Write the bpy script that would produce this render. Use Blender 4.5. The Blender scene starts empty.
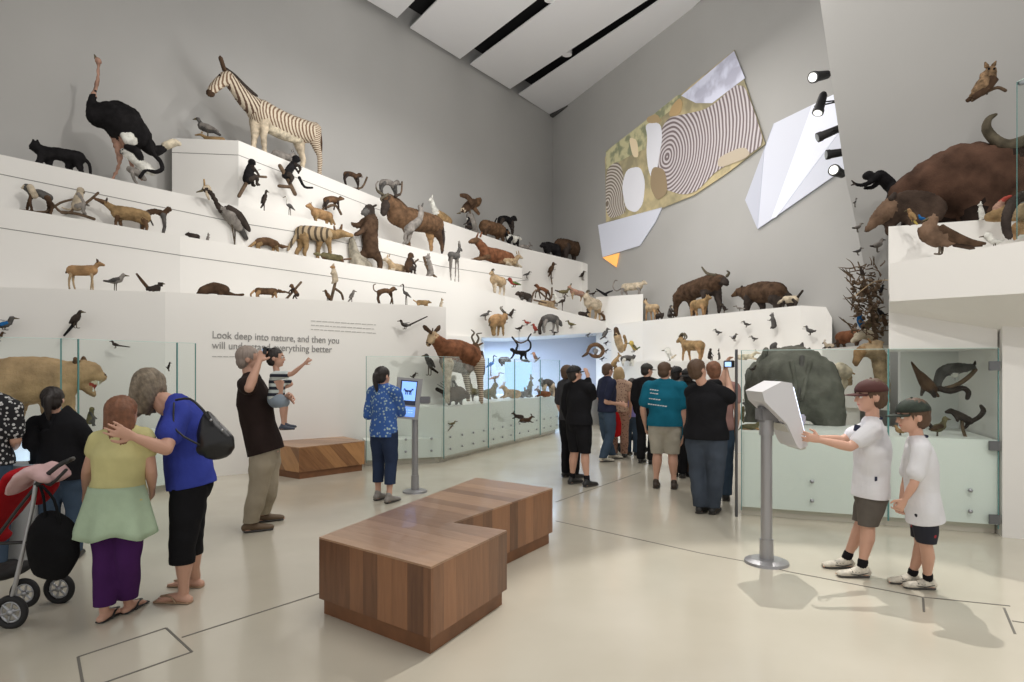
import bpy, bmesh, math, random
import numpy as np
from mathutils import Vector, Matrix
from mathutils.bvhtree import BVHTree
random.seed(7)
SC = bpy.context.scene
COL = SC.collection
F, CX, HY, EYE = 640.0, 512.0, 368.0, 1.6
# ---------------------------------------------------------------- camera, world, light, exposure
cam_data = bpy.data.cameras.new('camera'); cam = bpy.data.objects.new('camera', cam_data); COL.objects.link(cam)
cam.location = (0, 0, EYE); cam.rotation_euler = (math.pi/2, 0, 0)
cam_data.sensor_width = 36; cam_data.lens = F/1024*36; cam_data.shift_y = (HY-341)/1024
cam_data.clip_end = 200
SC.camera = cam
SC.view_settings.view_transform = 'Standard'; SC.view_settings.look = 'None'
SC.view_settings.exposure = 0.0; SC.view_settings.gamma = 1; SC.view_settings.use_curve_mapping = False
world = bpy.data.worlds.new('world'); SC.world = world; world.use_nodes = True
world.node_tree.nodes['Background'].inputs[0].default_value = (1.0, 0.975, 0.95, 1)
world.node_tree.nodes['Background'].inputs[1].default_value = 0.68

def spot(name, loc, target, power, size_deg, blend=0.6, col=(1, .95, .88), rad=.12):
    l = bpy.data.lights.new(name, 'SPOT'); l.energy = power; l.spot_size = math.radians(size_deg); l.spot_blend = blend
    l.color = col; l.shadow_soft_size = rad
    o = bpy.data.objects.new(name, l); COL.objects.link(o); o.location = loc
    o.rotation_euler = (Vector(target)-Vector(loc)).to_track_quat('-Z', 'Y').to_euler(); return o
def area(name, loc, target, power, sx, sy, col=(1, .96, .9)):
    l = bpy.data.lights.new(name, 'AREA'); l.shape = 'RECTANGLE'; l.size = sx; l.size_y = sy; l.energy = power; l.color = col
    o = bpy.data.objects.new(name, l); COL.objects.link(o); o.location = loc
    o.rotation_euler = (Vector(target)-Vector(loc)).to_track_quat('-Z', 'Y').to_euler(); return o
W = (1, .96, .91)
area('floor_wash_light', (1.2, 5, 9.6), (0.8, 6.5, 0), 430, 6, 6, W)
area('far_floor_fill', (1.5, 13.5, 8.8), (1.5, 12.5, 0), 260, 3, 3, W)  # unseen area light added to lift the far floor and crowd
area('ceiling_bounce_fill', (-0.5, 9.0, 5.5), (1.0, 15.5, 10.7), 260, 3, 3, (1, .98, .96))  # unseen upward fill, added to brighten the ceiling panels
spot('left_tier_spot', (2.0, 3.5, 8.2), (-6.0, 9.6, 3.6), 820, 60, .9, W)
spot('centre_tier_spot', (5.2, 6.0, 8.6), (-3.2, 13.5, 3.8), 1150, 50, .8, W)
spot('far_tier_spot', (6.0, 8.0, 8.6), (1.0, 18.0, 2.8), 1000, 46, .8, W)
spot('back_tier_spot', (0.5, 6.0, 8.4), (4.6, 14.0, 2.2), 950, 44, .8, W)
spot('right_ledge_spot', (1.0, 1.0, 7.6), (4.9, 6.8, 2.9), 470, 38, .7, W)
spot('right_case_spot', (2.2, -0.5, 6.2), (3.2, 6.0, 0.6), 420, 50, .5, W, .05)
spot('floor_back_spot', (3.6, 9.0, 8.4), (1.9, 3.2, 0), 1900, 30, .3, W, .03)
spot('ostrich_spot', (-1.0, 5.2, 2.9), (-6.8, 10.5, 5.6), 70, 55, .7, W, .05)
area('alcove_blue_light', (0.35, 16.6, 2.15), (0.35, 16.8, 0), 60, 1.6, .6, (.55, .72, 1.0))

# ---------------------------------------------------------------- projection helpers (photo frame <-> place)
def ray(px, py, d): return Vector(((px-CX)/F*d, d, EYE+(HY-py)/F*d))
def onz(px, py, z):
    d = F*(z-EYE)/(HY-py); return ray(px, py, d)
def gnd(px, py): return onz(px, py, 0.0)
def onplane(px, py, p0, n):
    r = ray(px, py, 1.0)-Vector((0, 0, EYE)); o = Vector((0, 0, EYE))
    t = (Vector(p0)-o).dot(n)/r.dot(n); return o+r*t

# ---------------------------------------------------------------- materials
MATS = {}
def mat(name, col, rough=.6, metal=0, bump=0, bscale=60, var=0, vscale=8, emit=0, coat=0, alpha=1):
    if name in MATS: return MATS[name]
    m = bpy.data.materials.new(name); m.use_nodes = True; nt = m.node_tree; b = nt.nodes['Principled BSDF']
    c = tuple(col)+(1,)
    b.inputs['Base Color'].default_value = c; b.inputs['Roughness'].default_value = rough; b.inputs['Specular IOR Level'].default_value = .12 if (name.startswith('fur_') or name.startswith('cloth_')) else .5; b.inputs['Metallic'].default_value = metal
    if coat: b.inputs['Coat Weight'].default_value = coat
    if emit: b.inputs['Emission Color'].default_value = c; b.inputs['Emission Strength'].default_value = emit
    if bump or var:
        tc = nt.nodes.new('ShaderNodeTexCoord')
    if var:
        n = nt.nodes.new('ShaderNodeTexNoise'); n.inputs['Scale'].default_value = vscale; n.inputs['Detail'].default_value = 6
        nt.links.new(tc.outputs['Object'], n.inputs['Vector'])
        r = nt.nodes.new('ShaderNodeValToRGB'); r.color_ramp.elements[0].position = .3; r.color_ramp.elements[1].position = .7
        r.color_ramp.elements[0].color = tuple(max(0, x*(1-var)) for x in col)+(1,)
        r.color_ramp.elements[1].color = tuple(min(1, x*(1+var)) for x in col)+(1,)
        nt.links.new(n.outputs['Fac'], r.inputs['Fac']); nt.links.new(r.outputs['Color'], b.inputs['Base Color'])
    if bump:
        n2 = nt.nodes.new('ShaderNodeTexNoise'); n2.inputs['Scale'].default_value = bscale; n2.inputs['Detail'].default_value = 4
        nt.links.new(tc.outputs['Object'], n2.inputs['Vector'])
        bp = nt.nodes.new('ShaderNodeBump'); bp.inputs['Strength'].default_value = bump; bp.inputs['Distance'].default_value = .01
        nt.links.new(n2.outputs['Fac'], bp.inputs['Height']); nt.links.new(bp.outputs['Normal'], b.inputs['Normal'])
    MATS[name] = m; return m
def fur(name, col, var=.35, vs=9): return mat('fur_'+name, col, .85, 0, .8, 55, var+.1, vs)
def stripe(name, c1, c2, axis, scale, dist=1.2, thr=.5):
    if name in MATS: return MATS[name]
    m = bpy.data.materials.new(name); m.use_nodes = True; nt = m.node_tree; b = nt.nodes['Principled BSDF']; b.inputs['Roughness'].default_value = .85
    tc = nt.nodes.new('ShaderNodeTexCoord'); w = nt.nodes.new('ShaderNodeTexWave'); w.bands_direction = axis
    w.inputs['Scale'].default_value = scale; w.inputs['Distortion'].default_value = dist; w.inputs['Detail'].default_value = 1.5; w.inputs['Detail Scale'].default_value = .6
    nt.links.new(tc.outputs['Object'], w.inputs['Vector'])
    r = nt.nodes.new('ShaderNodeValToRGB'); r.color_ramp.elements[0].position = thr-.1; r.color_ramp.elements[1].position = thr+.1
    r.color_ramp.elements[0].color = tuple(c1)+(1,); r.color_ramp.elements[1].color = tuple(c2)+(1,)
    nt.links.new(w.outputs['Fac'], r.inputs['Fac']); nt.links.new(r.outputs['Color'], b.inputs['Base Color'])
    MATS[name] = m; return m
def glassmat(name, col, rough=.02, alpha=.12):
    if name in MATS: return MATS[name]
    m = bpy.data.materials.new(name); m.use_nodes = True; nt = m.node_tree
    for n in list(nt.nodes): nt.nodes.remove(n)
    out = nt.nodes.new('ShaderNodeOutputMaterial'); mx = nt.nodes.new('ShaderNodeMixShader'); fr = nt.nodes.new('ShaderNodeFresnel')
    fr.inputs['IOR'].default_value = 1.25
    t = nt.nodes.new('ShaderNodeBsdfTransparent'); t.inputs[0].default_value = tuple(col)+(1,)
    g = nt.nodes.new('ShaderNodeBsdfGlossy'); g.inputs['Roughness'].default_value = rough
    add = nt.nodes.new('ShaderNodeMath'); add.operation = 'MULTIPLY'; add.inputs[1].default_value = .25
    nt.links.new(fr.outputs[0], add.inputs[0]); nt.links.new(add.outputs[0], mx.inputs[0]); nt.links.new(t.outputs[0], mx.inputs[1]); nt.links.new(g.outputs[0], mx.inputs[2])
    nt.links.new(mx.outputs[0], out.inputs[0]); MATS[name] = m; return m

M_WALL = mat('wall_grey', (.425, .42, .405), .75, var=.03, vscale=.6)  # even mid grey with faint noise, darker than the tier white
M_TIER = mat('tier_white_paint', (.80, .785, .75), .5)
M_CEIL = mat('ceiling_panel_white', (.80, .80, .81), .6)
M_VOID = mat('ceiling_void_black', (.012, .012, .013), .9)
M_JOINT = mat('shadow_gap', (.25, .245, .23), .9)
M_GLASS = glassmat('case_glass', (.965, .99, .982))
M_GEDGE = mat('glass_edge', (.10, .25, .24), .15)
M_STEEL = mat('brushed_steel', (.42, .43, .45), .35, .9)
M_GREY = mat('kiosk_grey', (.33, .34, .36), .4, .4)

# ---------------------------------------------------------------- object helpers
def link(name, me, m=None, parent=None):
    o = bpy.data.objects.new(name, me); COL.objects.link(o)
    if m is not None:
        me.materials.clear()
        for k in (m if isinstance(m, (list, tuple)) else [m]): me.materials.append(k)
    if parent is not None: o.parent = parent
    return o
def tag(o, label=None, cat=None, group=None, kind=None):
    if label: o['label'] = label
    if cat: o['category'] = cat
    if group: o['group'] = group
    if kind: o['kind'] = kind
    return o
def thing(name, label, cat, loc=(0, 0, 0), rz=0, group=None):
    o = bpy.data.objects.new(name, None); COL.objects.link(o); o.location = loc; o.rotation_euler = (0, 0, rz); o.empty_display_size = .1
    return tag(o, label, cat, group)
def pydata(name, vs, fs, m=None, parent=None, smooth=False):
    me = bpy.data.meshes.new(name); me.from_pydata([tuple(v) for v in vs], [], fs)
    bm = bmesh.new(); bm.from_mesh(me); bmesh.ops.recalc_face_normals(bm, faces=bm.faces); bm.to_mesh(me); bm.free()
    if smooth:
        for p in me.polygons: p.use_smooth = True
    return link(name, me, m, parent)
def struct(o): o['kind'] = 'structure'; return o
def prism(name, pts, off, m, parent=None):
    """closed polygon pts (3D) pushed by vector off"""
    n = len(pts); off = Vector(off); vs = [Vector(p) for p in pts]+[Vector(p)+off for p in pts]
    fs = [list(range(n)), list(range(2*n-1, n-1, -1))]+[[i, (i+1) % n, n+(i+1) % n, n+i] for i in range(n)]
    return pydata(name, vs, fs, m, parent)
def newbm(): return bmesh.new()
def bm_box(bm, c, s, R=None, bev=0):
    r = bmesh.ops.create_cube(bm, size=1); M = Matrix.Translation(c) @ (R.to_4x4() if R else Matrix()) @ Matrix.Diagonal((*s, 1))
    bmesh.ops.transform(bm, matrix=M, verts=r['verts'])
    if bev:
        es = list({e for v in r['verts'] for e in v.link_edges}); bmesh.ops.bevel(bm, geom=es, offset=bev, segments=2, affect='EDGES')
def bm_cyl(bm, p0, p1, r0, r1=None, seg=16):
    p0 = Vector(p0); p1 = Vector(p1); r1 = r0 if r1 is None else r1; d = p1-p0
    r = bmesh.ops.create_cone(bm, cap_ends=True, segments=seg, radius1=max(r0, 1e-4), radius2=max(r1, 1e-4), depth=d.length)
    M = Matrix.Translation((p0+p1)/2) @ d.to_track_quat('Z', 'Y').to_matrix().to_4x4()
    bmesh.ops.transform(bm, matrix=M, verts=r['verts'])
def bm_sph(bm, c, rad, R=None, u=14, v=9, mi=0):
    if not hasattr(rad, '__len__'): rad = (rad,)*3
    r = bmesh.ops.create_uvsphere(bm, u_segments=u, v_segments=v, radius=1)
    M = Matrix.Translation(c) @ (R.to_4x4() if R else Matrix()) @ Matrix.Diagonal((*rad, 1))
    bmesh.ops.transform(bm, matrix=M, verts=r['verts'])
    for f in {f for q in r['verts'] for f in q.link_faces}: f.material_index = mi
def bm_tube(bm, pts, seg=10, mi=0, side=None, fl=1.0):
    """pts = [(Vector, r)] or [(Vector, ra, rb)] lofted, rounded ends. side = world axis that gets ra; fl = width factor"""
    P = [Vector(p[0]) for p in pts]; RA = [p[1] for p in pts]; RB = [(p[2] if len(p) > 2 else p[1]*fl) for p in pts]
    n = len(P)
    if n == 1 or (n == 2 and (P[1]-P[0]).length < 1e-6): bm_sph(bm, P[0], RA[0], mi=mi); return
    # smooth resample with catmull-rom
    def cr(a, b, c, d, t): return .5*((2*b)+(c-a)*t+(2*a-5*b+4*c-d)*t*t+(3*b-a-3*c+d)*t*t*t)
    Q = []; A = []; B = []
    for i in range(n-1):
        p0 = P[max(i-1, 0)]; p1 = P[i]; p2 = P[i+1]; p3 = P[min(i+2, n-1)]
        st = 3 if n > 2 else 1
        for k in range(st):
            t = k/st; Q.append(cr(p0, p1, p2, p3, t) if n > 2 else p1.lerp(p2, t)); A.append(RA[i]*(1-t)+RA[i+1]*t); B.append(RB[i]*(1-t)+RB[i+1]*t)
    Q.append(P[-1]); A.append(RA[-1]); B.append(RB[-1])
    # end caps
    d0 = (Q[0]-Q[1]).normalized(); d1 = (Q[-1]-Q[-2]).normalized()
    q2, a2, b2 = [], [], []
    for a in (85, 60, 30): q2.append(Q[0]+d0*min(A[0], B[0])*math.sin(math.radians(a))); a2.append(A[0]*math.cos(math.radians(a))); b2.append(B[0]*math.cos(math.radians(a)))
    Q = q2+Q; A = a2+A; B = b2+B; ra, rb = A[-1], B[-1]; e = Q[-1]
    for a in (30, 60, 85): Q.append(e+d1*min(ra, rb)*math.sin(math.radians(a))); A.append(ra*math.cos(math.radians(a))); B.append(rb*math.cos(math.radians(a)))
    N = len(Q); rings = []; prev = None
    for i in range(N):
        t = (Q[min(i+1, N-1)]-Q[max(i-1, 0)]);
        if t.length < 1e-9: t = Vector((0, 0, 1))
        t.normalize()
        if side is not None: u = Vector(side)-t*Vector(side).dot(t)
        elif prev is not None: u = prev-t*prev.dot(t)
        else: u = t.orthogonal()
        if u.length < 1e-4: u = t.orthogonal()
        u.normalize(); prev = u; w = t.cross(u)
        rings.append([bm.verts.new(Q[i]+u*A[i]*math.cos(2*math.pi*k/seg)+w*B[i]*math.sin(2*math.pi*k/seg)) for k in range(seg)])
    for i in range(N-1):
        for k in range(seg):
            f = bm.faces.new((rings[i][k], rings[i][(k+1) % seg], rings[i+1][(k+1) % seg], rings[i+1][k])); f.material_index = mi
    for r in (rings[0], rings[-1]):
        f = bm.faces.new(r); f.material_index = mi
def bm_obj(name, bm, m, parent=None, smooth=False, fix=True):
    if fix: bmesh.ops.recalc_face_normals(bm, faces=bm.faces)
    me = bpy.data.meshes.new(name); bm.to_mesh(me); bm.free()
    if smooth:
        for p in me.polygons: p.use_smooth = True
    return link(name, me, m, parent)
def remesh(name, bm, mats, voxel, parent=None, smooth=4, fac=.6):
    """fuse everything in bm into one continuous skin, keep the nearest source material"""
    bmesh.ops.recalc_face_normals(bm, faces=bm.faces)
    mats = mats if isinstance(mats, (list, tuple)) else [mats]
    src = bpy.data.meshes.new(name); bm.to_mesh(src)
    if len(mats) > 1:
        bm.verts.ensure_lookup_table(); bm.faces.ensure_lookup_table(); bvh = BVHTree.FromBMesh(bm); mis = [f.material_index for f in bm.faces]
    bm.free()
    o = bpy.data.objects.new('source_form', src); COL.objects.link(o)
    r = o.modifiers.new('r', 'REMESH'); r.mode = 'VOXEL'; r.voxel_size = voxel; r.use_smooth_shade = True
    if smooth:
        s = o.modifiers.new('s', 'SMOOTH'); s.iterations = smooth; s.factor = fac
    dg = bpy.context.evaluated_depsgraph_get(); ev = o.evaluated_get(dg)
    me = bpy.data.meshes.new_from_object(ev); me.name = name
    bpy.data.objects.remove(o); bpy.data.meshes.remove(src)
    me.materials.clear()
    for m in mats: me.materials.append(m)
    if len(mats) > 1:
        for p in me.polygons:
            hit = bvh.find_nearest(p.center)
            if hit[2] is not None: p.material_index = mis[hit[2]]
    for p in me.polygons: p.use_smooth = True
    ob = bpy.data.objects.new(name, me); COL.objects.link(ob)
    if parent is not None: ob.parent = parent
    return ob
# ================================================================ the room
# floor
def floor_mat():
    m = bpy.data.materials.new('polished_cream_floor'); m.use_nodes = True; nt = m.node_tree; b = nt.nodes['Principled BSDF']
    tc = nt.nodes.new('ShaderNodeTexCoord'); n = nt.nodes.new('ShaderNodeTexNoise'); n.inputs['Scale'].default_value = .7; n.inputs['Detail'].default_value = 5
    nt.links.new(tc.outputs['Object'], n.inputs['Vector'])
    r = nt.nodes.new('ShaderNodeValToRGB'); r.color_ramp.elements[0].position = .35; r.color_ramp.elements[1].position = .65
    r.color_ramp.elements[0].color = (.55, .51, .415, 1); r.color_ramp.elements[1].color = (.62, .58, .48, 1)
    nt.links.new(n.outputs['Fac'], r.inputs['Fac']); nt.links.new(r.outputs['Color'], b.inputs['Base Color'])
    r2 = nt.nodes.new('ShaderNodeMapRange'); r2.inputs['To Min'].default_value = .12; r2.inputs['To Max'].default_value = .3
    nt.links.new(n.outputs['Fac'], r2.inputs['Value']); nt.links.new(r2.outputs[0], b.inputs['Roughness'])
    b.inputs['Coat Weight'].default_value = .25; b.inputs['Coat Roughness'].default_value = .1
    return m
struct(prism('floor', [(-14, -6, 0), (14, -6, 0), (14, 30, 0), (-14, 30, 0)], (0, 0, -.3), floor_mat()))
M_FJ = mat('floor_joint_grey', (.16, .15, .13), .7)
tn = 0
def trim(pts, w, m, up=.002, nm='trim'):
    """thin strip along the floor"""
    global tn
    for a, b in zip(pts, pts[1:]):
        d = (b-a).normalized(); s = Vector((-d.y, d.x, 0))*w/2; tn += 1
        struct(prism('trim_%d' % tn, [a-s, b-s, b+s, a+s], (0, 0, up), m))
for line in [[(182, 637.5), (330, 590)], [(78, 657), (166, 628), (192, 652), (84, 690), (78, 657)], [(330, 590), (470, 540)],
             [(556, 521), (700, 553), (743, 561), (790, 572), (921, 597), (1010, 606)], [(923, 598), (924, 612)], [(1004, 608), (1015, 634)],
             [(1012, 621), (1060, 628)], [(556, 502), (641, 472)]]:
    trim([gnd(*p) for p in line], .014, M_FJ)

# big planes
CORN = ray(553, 115, 23.0); CH = CORN.z
LDIR = Vector((981-CX, F, 0)).normalized(); BDIR = Vector((CX-229, -F, 0)).normalized()
LN = Vector((LDIR.y, -LDIR.x, 0)); BN = Vector((-BDIR.y, BDIR.x, 0))
c0 = Vector((CORN.x, CORN.y, 0))
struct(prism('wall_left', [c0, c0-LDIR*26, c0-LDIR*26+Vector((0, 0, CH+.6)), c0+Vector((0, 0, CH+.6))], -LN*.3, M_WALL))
if BN.y > 0: BN = -BN
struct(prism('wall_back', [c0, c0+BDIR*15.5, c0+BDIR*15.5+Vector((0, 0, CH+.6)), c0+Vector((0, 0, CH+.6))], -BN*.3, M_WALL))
# ceiling: black void with hanging white panels
struct(prism('ceiling', [(-14, -2, CH+.6), (14, -2, CH+.6), (14, 30, CH+.6), (-14, 30, CH+.6)], (0, 0, .2), M_VOID))
ZC = CH-.05
def cpoly(pts): return [onz(x, y, ZC) for x, y in pts]
for k, pts in enumerate([[(365, -1), (397, 18), (415, 0), (480, -60), (330, -60), (300, -40)],
                         [(410, 28), (460, 59), (537, 0), (610, -58), (520, -75), (438, 0)],
                         [(470, 64.5), (510, 89), (643, 3), (730, -55), (650, -70), (557, 0)],
                         [(518.6, 94.4), (549, 114), (577, 102), (600, 88), (650, 48), (701, 0), (760, -60), (735, -55), (650, 7)]]):
    o = tag(prism('ceiling_panel', cpoly(pts), (0, 0, .035), M_CEIL), ['white ceiling panel at top left, cut off by the frame beside the left wall',
        'second white ceiling panel, between the first two black slots', 'third white ceiling panel, between the middle and right black slots',
        'long white ceiling panel with a curved edge along the back wall'][k], 'ceiling panel', 'ceiling panels')
for k, (x, y) in enumerate([(550, 0), (567, 55)]):
    c = onz(x, y, ZC+.02); bm = newbm(); bm_cyl(bm, c, c+Vector((0, 0, .2)), .14, seg=20)
    tag(bm_obj('downlight', bm, mat('downlight_white', (.8, .8, .8), .4)), ['small round white downlight in the middle black ceiling slot', 'small round white downlight in the right black ceiling slot'][k], 'downlight', 'ceiling downlights')
a = cpoly([(549, 115), (575, 101), (577, 106), (556, 118)])
tag(prism('vent_grille', a, (0, 0, -.06), mat('vent_dark', (.06, .06, .06), .7)), 'dark slotted air vent where ceiling meets the room corner', 'vent')

# ---- display tiers : polylines of (px, py, depth) of their top front edge
def edge(pts): return [ray(*p) for p in pts]
TIERS = {}
def tier(key, pts, zb, back, label, joint=None, name='display_tier', bots=None):
    T = edge(pts); TIERS[key] = T; n = len(T)
    bk = []
    for p in T:
        h = Vector((p.x, p.y, 0)).normalized(); bk.append(h)
    Bo = [Vector((p.x, p.y, zb)) for p in T] if bots is None else [Vector((p.x, p.y, b)) for p, b in zip(T, bots)]
    vs = T+[p+h*back for p, h in zip(T, bk)]+Bo+[p+h*back for p, h in zip(Bo, bk)]
    fs = []
    for i in range(n-1):
        fs += [[i, i+1, n+i+1, n+i], [i, i+1, 2*n+i+1, 2*n+i], [n+i, n+i+1, 3*n+i+1, 3*n+i], [2*n+i, 2*n+i+1, 3*n+i+1, 3*n+i]]
    fs += [[0, n, 3*n, 2*n], [n-1, 2*n-1, 4*n-1, 3*n-1]]
    o = tag(pydata(name, vs, fs, M_TIER), label, 'display ledge')
    if joint:
        bm = newbm()
        for i in range(n-1):
            a = T[i]-Vector((0, 0, joint)); b = T[i+1]-Vector((0, 0, joint)); d = (b-a).normalized(); nn = Vector((d.y, -d.x, 0)).normalized()
            if nn.y > 0: nn = -nn
            q = [a, b, b-Vector((0, 0, .012)), a-Vector((0, 0, .012))]
            v = [bm.verts.new(x+nn*.003) for x in q]+[bm.verts.new(x-nn*.01) for x in q]
            for f in ([0, 1, 2, 3], [7, 6, 5, 4], [0, 1, 5, 4], [1, 2, 6, 5], [2, 3, 7, 6], [3, 0, 4, 7]): bm.faces.new([v[k] for k in f])
        bm_obj('shadow_gap', bm, M_JOINT, o)
    return o
tier('L1', [(-70, 285, 8.2), (165, 292, 9.05), (446, 307, 11.9)], 0, 1.2, 'lowest white display tier at left, the quotation printed on its face')
tier('L2', [(-60, 196, 8.65), (180, 235.7, 10.0), (446, 279, 14.2)], 2.4, 1.5, 'second white display tier at left, carrying the crane and striped thylacine', .30)
tier('L3', [(-50, 143.5, 9.0), (238, 206, 10.9), (305, 218, 12.0), (440, 254, 15.0), (522, 268, 17.3)], 3.4, 2.6, 'third white display tier at left, carrying the black panther and the wildebeest', .28)
tier('L4a', [(172, 138, 11.75), (238.5, 140.5, 11.7), (316.7, 172.8, 13.3), (377, 197.5, 14.8), (446, 222, 16.8)], 4.0, 2.4, 'topmost white display tier at left, the zebra standing on it', .26)
tier('L4b', [(446, 222, 16.8), (522, 248, 19.3), (582, 262, 21.0), (603, 270, 20.2)], 1.0, 2.2, 'far end of the topmost white tier, carrying the two dark bears')
tier('L2r', [(446, 279, 14.2), (505, 296, 15.6), (618, 325, 17.6)], 2.2, 3.6, 'white tier over the blue alcove, crowded with small animals', .0, bots=[2.3, 2.33, 2.6])
# pier left of the alcove and recess behind
pr = [ray(446, 368, 14.0), ray(481, 368, 15.0)]
prism('display_pier', [Vector((p.x, p.y, 0)) for p in pr]+[Vector((ray(485, 368, 18).x, 18, 0)), Vector((ray(446, 368, 17).x, 17, 0))], (0, 0, 2.32), M_TIER)
tag(bpy.data.objects['display_pier'], 'white pier behind the okapi, left of the blue alcove', 'pier')
prism('alcove_backdrop', [ray(480, 368, 17.4).xy.to_3d(), ray(640, 368, 19.3).xy.to_3d(), ray(640, 368, 19.5).xy.to_3d(), ray(480, 368, 17.6).xy.to_3d()], (0, 0, 3.0), mat('alcove_blue_white', (.66, .70, .80), .6))
tag(bpy.data.objects['alcove_backdrop'], 'pale bluish back panel of the glowing alcove', 'panel')
# back tiers
tier('B0', [(596, 297, 17.6), (643, 294, 16.6)], 1.0, 1.6, 'small white block in the far corner with a pale long tailed monkey on it')
tier('B1', [(612, 324.5, 16.8), (643, 321, 16.0), (801, 305.4, 11.95), (826, 307, 11.3), (832, 318, 11.2)], 0, 1.8, 'white display tier along the back wall, carrying buffalo and brown bear')
tier('B2', [(600, 362, 16.2), (735, 360, 12.2), (860, 361, 9.6)], 0, 1.3, 'low white shelf under the back tier, the ram standing on it')
tier('B3', [(822, 349, 10.2), (856, 346, 9.6), (890, 345, 9.0)], 1.0, 1.4, 'white ledge behind the boys, a red brown pig standing on it')

# right side
RW0 = ray(845, 175, 9.2); RW1 = ray(1100, 175, 7.6); rd = (RW1-RW0); rd.z = 0; rd.normalize(); RN = Vector((rd.y, -rd.x, 0))
if RN.y > 0: RN = -RN
rp = [onplane(x, y, RW0, RN) for x, y in [(808, -120), (820, 0), (845, 175), (857, 228), (872, 310), (872, 345), (1150, 345), (1150, -120)]]
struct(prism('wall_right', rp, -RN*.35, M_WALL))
R1 = [ray(888.5, 226.5, 7.1), ray(1001, 218.5, 6.7), ray(1006, 225, 6.65), ray(1080, 220, 6.1)]
prism('display_tier', [Vector((p.x, p.y, p.z)) for p in R1]+[Vector((8, 8.2, R1[0].z)), Vector((4.97, 8.4, R1[0].z))], (0, 0, -.75), M_TIER)
o = COL.objects[-1]; tag(o, 'upper white ledge at right under the brown bull', 'display ledge')
# jutting slab with sloped underside
sl = [ray(889.5, 263.5, 6.2), ray(1060, 234, 5.3), ray(1060, 234, 5.3)*1, ray(889.5, 263.5, 6.2)]
A0 = ray(889.5, 263.5, 6.2); A1 = ray(1070, 233, 5.25); B0_ = ray(889.5, 301.5, 6.2); B1_ = ray(1070, 290.5, 5.25)
C0 = ray(892, 302, 6.3); C1 = ray(1000, 332, 6.12); C2 = ray(1080, 331, 5.75)
bk = Vector((1.6, 1.9, 0))
vs = [A0, A1, B0_, B1_, A0+Vector((.57, .95, 0)), A1+Vector((1.2, 1.3, 0)), ray(889.5, 301.5, 6.25), ray(1000, 332, 6.15), ray(1080, 331, 5.8), Vector((A0.x+.57, A0.y+.95, 1.85)), Vector((A1.x+1.2, A1.y+1.3, 1.85))]
slab = pydata('projecting_ledge', vs, [[0, 1, 3, 2], [0, 1, 5, 4], [2, 3, 8, 7], [2, 7, 6], [4, 5, 10, 9], [0, 2, 6, 9, 4], [1, 3, 8, 10, 5], [6, 7, 8, 10, 9]], M_TIER)
tag(slab, 'white ledge jutting out at right above the glass case, a brown gull standing on it', 'display ledge')
# lintel wall over case, right column
GA = onz(741, 510, .07); GB = onz(999, 529, .07)
gd = (GB-GA); gd.z = 0; GL = gd.length; gd.normalize(); gn = Vector((gd.y, -gd.x, 0));
if gn.y > 0: gn = -gn
def cs(s, back, z): p = GA+gd*s-gn*back; return Vector((p.x, p.y, z))
SR = GL
s890 = (onplane(889.5, 400, GA, gn)-GA).dot(gd)
prism('display_lintel', [cs(s890, .04, 1.79), cs(SR, .04, 1.79), cs(SR, .04, 1.99), cs(s890, .04, 2.30)], Vector((.66, 1.1, 0)), M_TIER)
tag(COL.objects[-1], 'white wall panel between the projecting ledge and the right glass case', 'wall panel')
struct(prism('wall_right_column', [cs(SR+.02, -.02, 0), cs(SR+1.6, -.25, 0), cs(SR+1.6, 1.5, 0), cs(SR+.02, 1.5, 0)], (0, 0, 2.0), M_TIER))

# ---- glass cases
M_PL = mat('case_plinth_white', (.78, .80, .76), .4)
def bolt_pts(o, pts, n, r=.021):
    for p in pts:
        bm = newbm(); bm_cyl(bm, p-n*.002, p+n*.018, r, r*.85, 16); bm_cyl(bm, p+n*.018, p+n*.022, r*.5, r*.4, 12)
        bm_obj('standoff_bolt', bm, M_STEEL, o, True)
def pane(name, a, b, z0, z1, th, n, label, cat='glass pane', parent=None):
    """glass sheet a..b (xy) with dark green polished edges"""
    d = (b-a).normalized()
    root = parent
    g = prism(name, [Vector((a.x, a.y, z0)), Vector((b.x, b.y, z0)), Vector((b.x, b.y, z1)), Vector((a.x, a.y, z1))], -n*th, M_GLASS, parent)
    if parent is None: tag(g, label, cat); root = g
    for q in (a, b):
        prism('polished_edge', [Vector((q.x, q.y, z0))-d*.004+n*.001, Vector((q.x, q.y, z0))+d*.004+n*.001, Vector((q.x, q.y, z1))+d*.004+n*.001, Vector((q.x, q.y, z1))-d*.004+n*.001], -n*(th+.002), M_GEDGE, root)
    prism('polished_edge', [Vector((a.x, a.y, z1-.002))+n*.001, Vector((b.x, b.y, z1-.002))+n*.001, Vector((b.x, b.y, z1+.003))+n*.001, Vector((a.x, a.y, z1+.003))+n*.001], -n*(th+.002), mat('edge_light', (.55, .72, .68), .2), root)
    return g
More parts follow.
